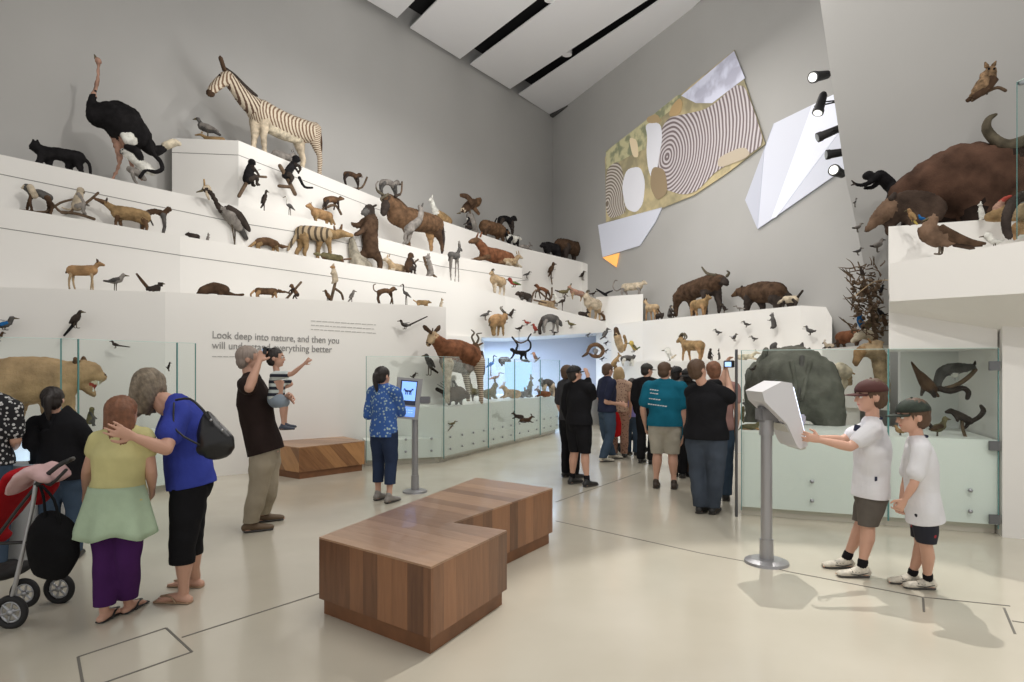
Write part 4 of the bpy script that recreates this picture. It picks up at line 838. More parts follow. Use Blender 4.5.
# cat silhouette icon on the screen
f_ = lambda u, v: (Q[0]*(1-u)+Q[1]*u)*(1-v)+(Q[3]*(1-u)+Q[2]*u)*v-nv*.010
bm = newbm()
for pts in ([(.35, .32), (.55, .32)], [(.55, .31), (.62, .27)], [(.36, .33), (.35, .40)], [(.41, .33), (.42, .40)], [(.52, .33), (.51, .40)], [(.56, .33), (.57, .40)], [(.35, .31), (.29, .27), (.27, .31)]):
    bm_tube(bm, [(f_(*p), .006 if len(pts) > 1 else .01) for p in pts], 6)
bm_tube(bm, [(f_(.34, .32), .011), (f_(.56, .32), .011)], 8); bm_sph(bm, f_(.62, .28), .012)
bm_obj('cat_icon', bm, mat('icon_navy', (.02, .04, .2), .5), sc)
bm = newbm()
for v in (.78, .84): 
    for u in (.25, .38, .52, .63): bm_tube(bm, [(f_(u, v), .002), (f_(u+.08, v), .002)], 5)
bm_obj('caption_marks', bm, mat('marks_pale', (.6, .75, 1), .4, emit=1), bpy.data.objects['lower_screen'])
# touch table at left edge
tb = gnd(14, 566); t = thing('touch_table', 'lit touch screen table at the left edge beside the woman in black', 'touch table', tuple(tb)); dk = tb.y
prism('table_cabinet', [ray(-40, 466, dk)-tb, ray(30, 466, dk)-tb, Vector((ray(30, 0, dk).x-tb.x, 0, 0)), Vector((ray(-40, 0, dk).x-tb.x, 0, 0))], (0, .5, 0), mat('cabinet_grey', (.45, .46, .46), .5), t)
prism('screen', [ray(-36, 462, dk-.02)-tb, ray(27, 461, dk-.02)-tb, ray(27, 424, dk+.12)-tb, ray(-36, 422, dk+.12)-tb], (0, .03, .0), mat('screen_pale_blue', (.62, .80, .95), .3, emit=.75), t)

# wall lettering
def text(body, px0, py0, px1, py1, size_px, lab):
    A = TIERS['L1'][1]; B = TIERS['L1'][2]; d = (B-A); d.z = 0; d.normalize(); n = Vector((d.y, -d.x, 0)); n = n if n.y < 0 else -n
    a = onplane(px0, py0, A+n*.006, n); b = onplane(px1, py1, A+n*.006, n)
    cu = bpy.data.curves.new('lettering', 'FONT'); cu.body = body; cu.size = 1; cu.extrude = .006
    o = bpy.data.objects.new('t', cu); COL.objects.link(o); dg = bpy.context.evaluated_depsgraph_get(); me = bpy.data.meshes.new_from_object(o.evaluated_get(dg)); bpy.data.objects.remove(o)
    wd = max(v.co.x for v in me.vertices); sc = (b-a).length/wd; hs = size_px/F*a.y/.72
    X = (b-a).normalized(); Z = Vector((0, 0, 1)); 
    for v in me.vertices: v.co = X*(v.co.x*sc)+Z*(v.co.y*hs)+n*v.co.z
    q = link('lettering', me, mat('letter_grey', (.30, .295, .285), .7)); q.location = a
    return tag(q, lab, 'lettering')
text('Look deep into nature, and then you', 212, 338, 339, 343.5, 7.5, 'upper line of the grey quotation lettering on the white wall')
text('will understand everything better', 212, 348.5, 332, 352.5, 7.5, 'lower line of the grey quotation lettering on the white wall')
def marks(px0, py0, px1, py1, lab, rows):
    A = TIERS['L1'][1]; B = TIERS['L1'][2]; d = (B-A); d.z = 0; d.normalize(); n = Vector((d.y, -d.x, 0)); n = n if n.y < 0 else -n; bm = newbm(); rr = random.Random(5)
    for k in range(rows):
        x = px0
        while x < px1-1:
            w = rr.uniform(2, 6); y = py0+k*4.2+(py1-py0)*(x-px0)/(px1-px0); a = onplane(x, y, A+n*.004, n); b = onplane(min(x+w, px1), y, A+n*.004, n); bm_box(bm, (a+b)/2, ((b-a).length, .006, .012), Matrix.Rotation(math.atan2(d.y, d.x), 3, 'Z')); x += w+.9
    return tag(bm_obj('caption_lettering', bm, mat('letter_faint', (.45, .44, .42), .7)), lab, 'lettering')
marks(212, 356.5, 240, 356.8, 'tiny grey attribution line under the wall quotation', 1)
marks(311, 321, 376, 325, 'three tiny grey caption lines at upper right of the quotation', 3)

# spotlights at the slanted wall edge
def spotlamp(px, py, d, aim, L, r, lit, label):
    p = ray(px, py, d); r *= .78; a = Vector(aim).normalized(); t = thing('spotlight', label, 'spotlight', tuple(p), 0, 'spotlights beside the slanted wall')
    bm = newbm(); bm_cyl(bm, -a*L*.5, a*L*.35, r*.8, r, 20); bm_cyl(bm, a*L*.35, a*L*.5, r*1.12, r*1.12, 20); bm_cyl(bm, -a*L*.62, -a*L*.5, r*.55, r*.7, 20)
    bm_obj('lamp_housing', bm, mat('lamp_black', (.02, .02, .022), .5), t)
    bm = newbm(); bm_cyl(bm, a*L*.49, a*L*.52, r*.85, r*.85, 20); bm_obj('lens', bm, mat('lamp_lens', (.95, .95, .9), .2, emit=.9) if lit else mat('lamp_lens_off', (.35, .37, .38), .1), t)
    bm = newbm(); s = a.cross(Vector((0, 0, 1))).normalized(); k = Vector((.55, .1, .12)); bm_tube(bm, [(s*r*1.3, .012), (k*.45+s*r*.7, .012), (k*.45-s*r*.7, .012), (-s*r*1.3, .012)], 6); bm_tube(bm, [(k*.42, .02), (k*.9, .02)], 8); bm_obj('yoke', bm, mat('lamp_black', (.02, .02, .022), .5), t)
spotlamp(820, 76, 9.9, (-.8, -.55, -.35), .42, .10, True, 'topmost black spotlight beside the slanted wall, its lens lit')
spotlamp(820.5, 104, 10.2, (-.35, -.2, -.9), .34, .10, True, 'second spotlight from the top beside the slanted wall, shining downward')
spotlamp(831, 132, 9.8, (-.95, .15, -.38), .42, .085, False, 'black spotlight in front of the white projection, third from the top')
spotlamp(838, 153, 9.8, (-1, .15, -.12), .34, .085, False, 'stubby black spotlight in front of the white projection, fourth from the top')
spotlamp(838, 172, 9.7, (-.75, -.65, .0), .3, .10, True, 'lowest black spotlight beside the leaping black monkey')

# stroller
sb = gnd(22, 628); D0 = sb.y
t = thing('stroller', 'red stroller with grey frame and pink cloth at the bottom left edge', 'stroller', tuple(sb))
def sp_(x, y, o=0): return ray(x, y, D0+o)-sb
M_AL = mat('stroller_alu', (.45, .46, .48), .35, .8)
def tubes(nm, lst, r, m, par=t):
    bm = newbm()
    for pts in lst: bm_tube(bm, [(p, r) for p in pts], 10)
    return bm_obj(nm, bm, m, par, True)
for o_ in (0, .42):
    tubes('frame_tube', [[sp_(36, 482, o_), sp_(30, 520, o_), sp_(12, 598, o_)]], .013, M_AL)
    tubes('frame_tube', [[sp_(-30, 545, o_), sp_(28, 542, o_)], [sp_(66, 470, o_), sp_(50, 485, o_), sp_(36, 486, o_), sp_(-20, 560, o_)]], .010, mat('stroller_black', (.02, .02, .02), .5))
tubes('push_handle', [[sp_(36, 484, 0), sp_(58, 466, 0), sp_(70, 460, .02), sp_(72, 459, .4), sp_(58, 466, .42), sp_(36, 484, .42)]], .014, mat('stroller_black', (.02, .02, .02), .5))
def wheel(c, r, w, lab=None):
    bm = newbm(); N = 28; pts = [(c+Vector((math.cos(2*math.pi*k/N)*r, 0, math.sin(2*math.pi*k/N)*r)), w) for k in range(N+1)]
    bm_tube(bm, pts, 8); wo = bm_obj('wheel', bm, mat('tyre_black', (.015, .015, .016), .7), t, True)
    bm = newbm(); bm_cyl(bm, c-Vector((0, w*.9, 0)), c+Vector((0, w*.9, 0)), r*.22, seg=16)
    N = 24; bm_tube(bm, [(c+Vector((math.cos(2*math.pi*k/N)*r*.72, 0, math.sin(2*math.pi*k/N)*r*.72)), w*.4) for k in range(N+1)], 6)
    for k in range(6):
        an = k*math.pi/3+.3; bm_tube(bm, [(c+Vector((math.cos(an)*r*.15, -w*.2, math.sin(an)*r*.15)), w*.35), (c+Vector((math.cos(an)*r*.75, -w*.2, math.sin(an)*r*.75)), w*.35)], 6)
    bm_obj('hub', bm, M_AL, wo, True)
wheel(sp_(11, 612, 0), .085, .020); wheel(sp_(11, 612, .0)+Vector((0, .42, 0)), .085, .020); wheel(sp_(25, 593, .25)+Vector((0, 0, 0)), .08, .018)
wz = min(0, 0)
bm = newbm(); bm_tube(bm, [(sp_(-14, 530, .21), .19, .05), (sp_(8, 505, .21), .19, .05), (sp_(26, 472, .21), .19, .04)], 14, side=(0, 1, 0)); bm_tube(bm, [(sp_(-40, 545, .21), .19, .05), (sp_(-10, 540, .21), .19, .05)], 14, side=(0, 1, 0))
remesh('seat', bm, cloth('stroller_red', (.38, .012, .018)), .014, t)
bm = newbm(); bm_tube(bm, [(sp_(40, 500, .1), .07, .03), (sp_(48, 485, .1), .09, .05), (sp_(44, 478, .1), .06, .03)], 12, side=(0, 1, 0)); remesh('red_pouch', bm, cloth('stroller_red', (.38, .012, .018)), .01, t)
bm = newbm(); bm_tube(bm, [(sp_(14, 492, .05), .08, .02), (sp_(30, 476, .05), .16, .035), (sp_(44, 470, .08), .17, .05), (sp_(58, 477, .08), .12, .03)], 14, side=(0, 1, 0)); o = remesh('cloth', bm, cloth('pale_pink', (.62, .42, .42)), .011); o.location = sb; wrinkle(o, .008, 20, 3)
o.name = 'folded_cloth'; tag(o, 'pale pink cloth draped over the red stroller', 'cloth')
bm = newbm(); bm_tube(bm, [(sp_(-25, 575, .21), .17, .05), (sp_(15, 570, .21), .17, .045)], 12, side=(0, 1, 0)); remesh('storage_basket', bm, mat('basket_black', (.02, .02, .02), .8), .014, t)
# bag hung on stroller
bb = thing('shoulder_bag', 'large black bag hanging from the stroller handle', 'bag', tuple(sb+sp_(52, 582, 0)*1)); bo = Vector(bb.location)
def wb(x, y, o=0): return ray(x, y, D0+o)-bo
bm = newbm(); bm_tube(bm, [(wb(50, 572, .0), .115, .05), (wb(53, 550, .0), .165, .085), (wb(56, 530, .0), .15, .08), (wb(60, 522, .0), .11, .05)], 16, side=(1, 0, 0)); q = remesh('bag_body', bm, cloth('bag_black', (.008, .008, .009)), .012, bb); wrinkle(q, .006, 14, 9)
bm = newbm()
for s in (-.04, .04): bm_tube(bm, [(wb(46, 530, s), .008), (wb(44, 500, s), .008), (wb(40, 486, s), .008)], 6); bm_tube(bm, [(wb(60, 525, s), .008), (wb(54, 500, s), .008), (wb(42, 486, s), .008)], 6)
bm_obj('handle', bm, cloth('bag_black', (.008, .008, .009)), bb, True)
# handbag on the woman
hb_ = thing('shoulder_bag', 'glossy black handbag on the shoulder of the woman in blue', 'bag', tuple(ray(215, 440, 4.25))); bo = Vector(hb_.location); ML = mat('leather_black', (.012, .012, .013), .3)
def wb(x, y, o=0): return ray(x, y, 4.3+o)-bo
bm = newbm(); bm_tube(bm, [(wb(207, 414, -.13), .03, .02), (wb(210, 430, -.15), .09, .06), (wb(216, 444, -.16), .125, .07), (wb(218, 452, -.16), .10, .05)], 16, side=(1, 0, .25)); bm_tube(bm, [(wb(202, 450, -.16), .035, .05), (wb(230, 446, -.16), .03, .04)], 12); remesh('bag_body', bm, ML, .009, hb_, 3)
bm = newbm(); bm_tube(bm, [(wb(176, 400, -.14), .008), (wb(190, 399, -.17), .008), (wb(203, 410, -.18), .009), (wb(209, 420, -.17), .009)], 8); bm_tube(bm, [(wb(174, 403, -.16), .006), (wb(176, 430, -.24), .006), (wb(202, 446, -.2), .007)], 8); bm_obj('strap', bm, ML, hb_, True)
for x, y in ((211, 420), (222, 430)):
    bm = newbm(); bm_sph(bm, wb(x, y, -.22), .009); bm_obj('buckle', bm, M_STEEL, hb_, True)
# red bag and dark pushchair in the far group
bm = newbm(); p = ray(616, 436, 11.3); bm_tube(bm, [(Vector((0, 0, .02)), .09, .04), (Vector((0, 0, .22)), .10, .05), (Vector((-.02, 0, .40)), .07, .03)], 12, side=(1, 0, 0)); o = remesh('red_bag', bm, cloth('bag_red', (.42, .01, .012)), .015); o.location = p; tag(o, 'bright red bag hanging beside the blond woman', 'bag')
pc = gnd(631, 452); t = thing('stroller', 'dark pushchair in the far group beside the blond woman', 'stroller', tuple(pc)); MK = mat('stroller_black', (.02, .02, .02), .5)
bm = newbm(); bm_tube(bm, [(Vector((-.05, 0, .45)), .2, .08), (Vector((.05, 0, .62)), .2, .08), (Vector((.1, 0, .85)), .18, .05)], 12, side=(0, 1, 0)); bm_tube(bm, [(Vector((-.15, 0, .28)), .18, .06), (Vector((.12, 0, .28)), .18, .06)], 12, side=(0, 1, 0)); remesh('seat', bm, cloth('pushchair_dark', (.03, .035, .04), .5), .02, t)
bm = newbm()
for s in (-.18, .18): bm_tube(bm, [(Vector((-.2, s, .08)), .01), (Vector((.0, s, .5)), .01), (Vector((.16, s, .98)), .01)], 6); bm_tube(bm, [(Vector((.2, s, .08)), .01), (Vector((-.1, s, .6)), .01)], 6)
bm_tube(bm, [(Vector((.16, -.18, .98)), .012), (Vector((.16, .18, .98)), .012)], 6); bm_obj('frame', bm, M_AL, t, True)
for x in (-.2, .2):
    for s in (-.18, .18):
        bm = newbm(); bm_cyl(bm, (x, s-.02, .075), (x, s+.02, .075), .075, seg=18); bm_obj('wheel', bm, mat('tyre_black', (.015, .015, .016), .7), t)
# ================================================================ the mounted animals
FUR = dict(black=(.014, .013, .014), dark=(.045, .035, .03), brown=(.13, .075, .042), red=(.185, .078, .04), tan=(.36, .22, .11), ochre=(.30, .20, .10), gold=(.38, .25, .12), pale=(.52, .44, .33),
           cream=(.62, .55, .42), white=(.72, .70, .64), grey=(.24, .22, .20), dgrey=(.10, .095, .09), brownd=(.075, .045, .028), blue=(.02, .13, .35), green=(.10, .16, .05), scarlet=(.32, .06, .045), horn=(.10, .085, .06),
           beak=(.12, .10, .06), branch=(.13, .09, .06), pink=(.40, .24, .18), olive=(.15, .13, .07), rhino=(.125, .125, .105), twig=(.20, .15, .10), buff=(.42, .31, .19), yellow=(.5, .38, .1), rock=(.33, .30, .24), leg=(.10, .08, .06))
def M(k): return MATS.get(k) or fur(k, FUR[k])
M_PIN = mat('pin_steel', (.35, .35, .36), .4, .8)
def at_edge(key, px, back=0.0):
    T = TIERS[key]; k = (px-CX)/F
    best = None
    for A, B in zip(T, T[1:]):
        dx, dy = B.x-A.x, B.y-A.y; s = (k*A.y-A.x)/(dx-k*dy)
        c = max(0, s-1, -s)
        if best is None or c < best[0]: best = (c, A, B, s)
    _, A, B, s = best; p = A+(B-A)*s; d = (B-A); dz = d.z/math.hypot(d.x, d.y); tn_ = Vector((d.x, d.y, 0)).normalized()
    n = Vector((tn_.y, -tn_.x, 0)); n = n if n.y < 0 else -n
    hp = Vector((p.x, p.y, 0)); hd = hp.normalized()
    q = hp+hd*back; return Vector((q.x, q.y, p.z)), tn_, n
def edge_y(key, px):
    p, _, _ = at_edge(key, px); return HY-(p.z-EYE)*F/p.y
def rough(o, vox):
    me = o.data; n = len(me.vertices)
    if n == 0: return
    co = np.empty(n*3); me.vertices.foreach_get('co', co); no = np.empty(n*3); me.vertices.foreach_get('normal', no); rs = np.random.RandomState(n % 1000)
    co = co.reshape(-1, 3); no = no.reshape(-1, 3); co = co+no*(rs.uniform(-.22, .30, n)*vox)[:, None]; me.vertices.foreach_set('co', co.ravel()); me.update()
def critter(name, label, cat, chains, p0, tn_, dz=0.0, group=None, voxf=1.0, pin=None, yaw_flat=False, smooth=2, rotn=None):
    """chains: (material, [(px, py, r_px)...], off_px, part or None, flat). Solid forms round about an upright plane through p0 along tn_"""
    n = Vector((tn_.y, -tn_.x, 0)); n = n if n.y < 0 else -n
    sc = p0.y/F; keys = []; bm = newbm(); rmin = 9; parts = {}; lo = Vector((9, 9, 9))
    def w(x, y, off): return onplane(x, y, p0, n)-n*off*sc+Vector((0, 0, dz))-org
    org = Vector(p0)
    for c in chains:
        m, pts, off = c[0], c[1], c[2] if len(c) > 2 else 0; part = c[3] if len(c) > 3 else None; fl = c[4] if len(c) > 4 else 1.0
        P = []
        for q in pts:
            o_ = q[3] if len(q) > 3 else 0; P.append((w(q[0], q[1], off+o_), max(q[2]*sc, .004), max(q[2]*sc*fl, .004)))
        if part is None:
            if m not in keys: keys.append(m)
            bm_tube(bm, P, 12, keys.index(m), side=Vector((0, 0, 1)) if fl != 1.0 else None); rmin = min(rmin, min(min(a[1], a[2]) for a in P))
        else: parts.setdefault((part, m, id(c)), []).append(P)
    ext = max((v.co.length for v in bm.verts), default=1)*2
    vox = max(rmin*.8, ext/110, .005)*voxf
    single = not parts and pin is None
    if single: root = remesh(name, bm, [M(k) for k in keys], vox, None, smooth); root.location = org
    else:
        root = thing(name, None, None, tuple(org)); bodyo = remesh('body', bm, [M(k) for k in keys], vox, root, smooth)
    rough(root if single else bodyo, vox)
    tag(root, label, cat, group)
    for (part, m, _), Ls in parts.items():
        bm = newbm()
        for P in Ls: bm_tube(bm, P, 8 if part not in ('wing', 'ear') else 10, side=Vector((0, 0, 1)) if abs(P[0][1]-P[0][2]) > 1e-6 else None)
        bm_obj(part, bm, M(m), root, True)
    if pin is not None:
        bm = newbm(); bm_cyl(bm, Vector((0, 0, 0)), Vector(pin)-org, .006, seg=8); bm_obj('mounting_pin', bm, M_PIN, root)
    return root
# ---- templates: u along the body (0 tail, 1 nose), v up (0 feet), r and offsets in box heights
def quad(b='brown', b2=None, dk=None, bv=.60, br=.19, b0=.20, b1=.70, hv=.86, hu=.88, hr=.10, sn=(.99, .80, .055), lr=.045, arch=0, tail=((.12, .60), (.06, .40)), tr=.03, ear=.05, lw=.11, horn=None, rump=None, neck=.11, step=.03, hm=None):
    b2 = b2 or b; dk = dk or b2; hm = hm or b; m = (b0+b1)/2
    C = [(b, [(b0, bv, br*(rump or 1)), (m, bv+arch, br*.98), (b1, bv+.02, br*1.02)], 0), (b, [(b1, bv+.05, br*.75), ((b1+hu)/2, (bv+hv)/2+.02, neck), (hu-.02, hv, hr*.9)], 0),
         (hm, [(hu-.02, hv, hr), (sn[0]-.03, sn[1], sn[2])], 0)]
    top = bv-br*.3
    for s in (1, -1):
        st = step*s
        C.append((b2, [(b0+.0, top, lr*2.0), (b0-.03+st, top*.5, lr*1.15), (b0+.0+st*1.6, .03, lr*.85)], lw*s))
        C.append((b2, [(b1+.0, top, lr*1.7), (b1+.01-st, top*.48, lr), (b1-st*1.6, .03, lr*.85)], lw*s))
        C.append((dk, [(hu-.03, hv+hr*.5, .030), (hu-.05, hv+hr*.75+ear, .018)], .06*s, 'ear'))
    if tail: C.append((dk, [(tail[0][0], tail[0][1], tr)]+[(t[0], t[1], tr*.85) for t in tail[1:]], 0, 'tail'))
    if horn:
        for s in (1, -1): C.append(('horn', [(u, v, r) for u, v, r in horn], .05*s, 'horn'))
    return C
def monkey(b='dark', b2=None, pose='walk', tail='up', face=None):
    b2 = b2 or b; face = face or b2
    if pose == 'walk':
        C = [(b, [(.25, .62, .13), (.48, .72, .12), (.68, .68, .12)], 0), (b, [(.68, .70, .10), (.82, .84, .115)], 0), (face, [(.86, .83, .09), (.93, .80, .05)], 0)]
        for s in (1, -1): C += [(b2, [(.26, .58, .09), (.20+.05*s, .32, .055), (.26+.06*s, .03, .04)], .1*s), (b2, [(.68, .64, .07), (.76+.04*s, .36, .045), (.74+.09*s, .03, .04)], .1*s)]
    elif pose == 'sit':
        C = [(b, [(.42, .24, .18), (.46, .48, .16), (.52, .68, .13)], 0), (b, [(.56, .84, .13)], 0), (face, [(.58, .83, .10), (.66, .80, .06)], 0)]
        for s in (1, -1): C += [(b2, [(.44, .22, .10), (.68, .30, .06), (.66, .04, .045), (.76, .03, .04)], .12*s), (b2, [(.50, .66, .07), (.66, .48, .045), (.80+.06*s, .36, .04)], .13*s)]
    else:  # climb, on a slanting branch
        C = [(b, [(.30, .34, .13), (.42, .52, .12), (.55, .68, .11)], 0), (b, [(.64, .84, .12)], 0), (face, [(.68, .84, .09), (.76, .80, .05)], 0)]
        for s in (1, -1): C += [(b2, [(.30, .34, .08), (.46, .26, .05), (.44+.08*s, .08, .04)], .11*s), (b2, [(.55, .66, .06), (.72, .56, .04), (.74+.08*s, .42, .035)], .12*s)]
    t = dict(up=[(.18, .62, .035), (.04, .72, .03), (.02, .95, .026), (.10, 1.02, .024)], curl=[(.24, .30, .04), (.06, .22, .032), (.0, .42, .03), (.08, .60, .026)], down=[(.24, .30, .035), (.16, .05, .03), (.18, -.28, .024)], out=[(.3, .2, .035), (.1, .06, .03), (-.15, .10, .024)], none=None)[tail]
    if t: C.append((b, t, 0, 'tail'))
    return C
def bird(b='dark', b2=None, wing=None, beak='beak', pose='side', leg='leg', legl=.26, tail=(.0, .38), hr=.12, bl=.05):
    b2 = b2 or b; wing = wing or b; z = legl
    if pose == 'side': body = [(.26, z+.16, .10), (.48, z+.22, .17), (.68, z+.30, .15)]; hd = (.80, min(.9, z+.58)); nk = (.72, z+.42)
    elif pose == 'up': body = [(.34, z+.10, .09), (.44, z+.28, .15), (.54, z+.44, .13)]; hd = (.62, z+.64); nk = (.56, z+.54)
    elif pose == 'down': body = [(.36, .72, .09), (.48, .55, .15), (.58, .38, .13)]; hd = (.72, .24); nk = (.64, .32)
    C = [(b, body, 0), (b, [(*nk, hr*.8), (*hd, hr)], 0), (beak, [(hd[0]+hr*.7, hd[1]-.01, bl), (hd[0]+hr*1.9+.02, hd[1]-.03, .012)], 0, 'beak'),
         (b2, [(body[0][0]+.06, body[0][1], .08), (tail[0], tail[1], .045)], 0, 'tail', .5)]
    for s in (1, -1):
        C.append((wing, [(body[2][0]-.02, body[2][1]+.03, .08), (body[1][0]-.04, body[1][1]+.03, .11), (body[0][0]-.10, body[0][1], .035)], .13*s, 'wing', .4))
        if pose != 'down': C.append((leg, [(body[1][0]+.02*s, body[1][1]-.1, .03), (body[1][0]+.03*s, .02, .02), (body[1][0]+.12+.03*s, .01, .014)], .06*s, 'leg'))
    return C
def wader(b='grey', b2=None, beak='beak', nk=.06):
    b2 = b2 or b
    return [(b, [(.22, .46, .07), (.42, .54, .13), (.60, .58, .10)], 0), (b2, [(.60, .60, .08), (.70, .72, nk*.8), (.66, .84, nk*.7), (.74, .93, .06)], 0), (beak, [(.78, .93, .03), (1.0, .86, .012)], 0, 'beak'),
            (b, [(.30, .50, .10), (.0, .38, .03)], 0, 'tail', .5)]+[('leg', [(.44, .46, .03), (.44+.03*s, .22, .018), (.43+.03*s, .01, .018), (.52+.03*s, .01, .012)], .06*s, 'leg') for s in (1, -1)]
def upright(b='grey', b2=None, tail=True):
    b2 = b2 or b
    C = [(b, [(.42, .20, .15), (.46, .42, .14), (.52, .64, .11)], 0), (b2, [(.56, .80, .11), (.70, .80, .05)], 0)]
    for s in (1, -1): C += [(b, [(.42, .18, .09), (.58, .05, .05)], .09*s), (b, [(.52, .60, .05), (.68, .50, .035)], .09*s), (b, [(.54, .88, .03), (.52, .96, .02)], .06*s, 'ear')]
    if tail: C.append((b2, [(.34, .12, .05), (.14, .14, .06), (.06, .40, .055)], 0, 'tail'))
    return C
def lying(b='tan', b2=None, horn=None, tail=True):
    b2 = b2 or b
    C = [(b, [(.16, .28, .24), (.40, .32, .25), (.62, .34, .22)], 0), (b, [(.64, .42, .17), (.80, .70, .13)], 0), (b2, [(.82, .72, .12), (.96, .64, .07)], 0)]
    for s in (1, -1): C += [(b2, [(.64, .20, .08), (.86, .07, .06)], .14*s), (b2, [(.20, .16, .12), (.40, .06, .06)], .16*s), (b, [(.78, .86, .035), (.75, 1.0, .02)], .08*s, 'ear')]
    if tail: C.append((b, [(.05, .24, .05), (-.02, .08, .035)], 0, 'tail'))
    if horn:
        for s in (1, -1): C.append(('horn', horn, .05*s, 'horn'))
    return C
def hop(b='grey', b2=None):
    b2 = b2 or b
    C = [(b, [(.32, .34, .17), (.44, .52, .14), (.60, .70, .09)], 0), (b, [(.62, .74, .07), (.72, .86, .075)], 0), (b2, [(.74, .86, .06), (.88, .82, .04)], 0), (b, [(.24, .28, .07), (.06, .10, .05), (-.06, .03, .03)], 0, 'tail')]
    for s in (1, -1): C += [(b, [(.34, .30, .10), (.50, .18, .05), (.38, .05, .04), (.60, .02, .03)], .1*s), (b2, [(.60, .64, .04), (.70, .48, .03)], .08*s), (b, [(.70, .92, .03), (.66, 1.02, .02)], .05*s, 'ear')]
    return C
def mapbox(C, x0, x1, h, dr, base, sl=0.0):
    """base(x) -> foot line in px"""
    out = []; w = x1-x0
    for c in C:
        pts = []
        for q in c[1]:
            x = x0+q[0]*w if dr > 0 else x1-q[0]*w
            pts.append((x, base(x)-q[1]*h, max(q[2]*min(h, w*1.3), .35)))
        out.append((c[0], pts, (c[2] if len(c) > 2 else 0)*min(h, w))+tuple(c[3:]))
    return out
def branch(pts, r, m='branch', off=0): return (m, [(x, y, r) for x, y in pts], off, 'branch')
def on(key, C, x0, x1, h, dr, name, cat, label, back=.22, dy=0, group=None, extra=(), voxf=1.0):
    xc = (x0+x1)/2; p, tn_, n = at_edge(key, xc, back); ye = edge_y(key, xc)
    ysub = HY-(p.z-EYE)*F/p.y  # where the tread sits at that depth
    base = lambda x: edge_y(key, x)-dy
    dz = -(ysub-0)*0; dzm = p.z-ray(xc, ye-dy, p.y).z if dy == 0 else 0
    return critter(name, label, cat, mapbox(C, x0, x1, h, dr, base)+list(extra), Vector((p.x, p.y, p.z)), tn_, dz=dzm, group=group, voxf=voxf)
def hung(key, C, x0, x1, y1, h, dr, name, cat, label, off=.16, group=None, tilt=0, extra=(), d=None):
    """mounted on a pin in front of an upright face"""
    xc = (x0+x1)/2; p, tn_, n = at_edge(key, xc, 0)
    if d is not None: p = ray(xc, y1, d)
    face = onplane(xc, y1-h*.5, Vector((p.x, p.y, 0)), n); q = face+n*off
    base = lambda x: y1+tilt*(x-xc)
    cc = mapbox(C, x0, x1, h, dr, base)+list(extra)
    return critter(name, label, cat, cc, q, tn_, pin=face-n*.02)
# ---------------- lowest tier
G = 'mounted animals'
on('L1', quad('tan', 'buff', 'brownd', bv=.66, br=.17, b0=.20, b1=.66, hv=.90, hu=.84, hr=.085, sn=(.98, .86, .04), lr=.028, lw=.08, ear=.07, tail=((.08, .66), (.05, .58)), neck=.07), 64, 106, 31, 1, 'small_antelope', 'antelope', 'small tan antelope on the lowest left tier, facing right')
on('L1', bird('grey', 'dark', 'dgrey', legl=.38, tail=(-.02, .58)), 104, 128, 19, 1, 'grey_bird', 'bird', 'grey and white bird just right of the small tan antelope')
on('L1', [('dark', [(.45, .22, .17), (.75, .24, .18)], 0), ('dark', [(.88, .50, .17)], 0), ('beak', [(.96, .52, .05), (1.03, .50, .02)], 0, 'beak'), ('brownd', [(.42, .28, .09), (.20, .66, .08), (.02, 1.0, .05)], 0, 'tail', .6)]+[('leg', [(.62, .1, .04), (.62, 0, .04)], .1*s, 'leg') for s in (1, -1)], 136, 164, 19, 1, 'dark_bird', 'bird', 'dark bird with a long raised tail on the lowest left tier')
on('L1', [('brownd', [(.90, .35, .28), (.65, .58, .42), (.42, .48, .38)], 0), ('brownd', [(.94, .25, .22), (1.0, .16, .12)], 0), ('brownd', [(.40, .32, .2), (.18, .14, .12), (.0, .22, .09)], 0, 'tail')]+[('brownd', [(u, .2, .12), (u+.03, .03, .08)], .2*s) for s in (1, -1) for u in (.5, .85)], 198, 243, 14, -1, 'otter', 'otter', 'dark brown otter with arched back on the lowest left tier')
on('L1', quad('brown', 'tan', bv=.55, br=.26, b0=.25, b1=.68, hv=.62, hu=.85, hr=.14, sn=(.99, .55, .07), lr=.08, lw=.14, ear=.03, tail=((.14, .55), (.05, .30), (.06, .08)), tr=.08), 249, 286, 13.5, 1, 'mongoose', 'mongoose', 'brown mongoose facing right on the lowest left tier')
on('L1', monkey('brown', 'dark', 'climb', 'none'), 286, 302, 17, -1, 'marmoset', 'marmoset', 'tiny marmoset clinging to a slanted twig above the quotation', extra=[branch([(286, 298), (301, 281)], 1.2), branch([(284, 290), (290, 292)], .9)])
on('L1', bird('brown', 'dark', pose='up', legl=.2, tail=(.0, .0)), 321, 333, 13, -1, 'small_bird', 'bird', 'small brown bird between marmoset and upright lemur on the lowest tier')
on('L1', upright('pale', 'tan', False), 326, 342, 21, -1, 'lemur', 'lemur', 'pale lemur perched upright on a forked stump, lowest tier', dy=17, extra=[('branch', [(331, 300, 1.6), (334, 288, 1.6), (336, 279, 1.4)], 0, 'branch'), ('branch', [(334, 288, 1.3), (341, 293, 1.2), (343, 299, 1.2)], 0, 'branch'), ('pale', [(333, 265.5, 1.2), (333, 270, 1.2)], 0, 'tail')])
on('L1', bird('grey', legl=.3, pose='up', tail=(.1, .1)), 347, 358, 13, 1, 'small_bird', 'bird', 'small grey bird right of the forked stump on the lowest tier')
on('L1', monkey('brown', 'brownd', 'walk', 'up'), 373, 398, 20, 1, 'brown_monkey', 'monkey', 'brown monkey with a looped tail at the right end of the lowest tier')
on('L1', wader('dgrey', 'dark'), 400, 411, 23, -1, 'slender_bird', 'bird', 'slender long legged bird beside the looped tail monkey')
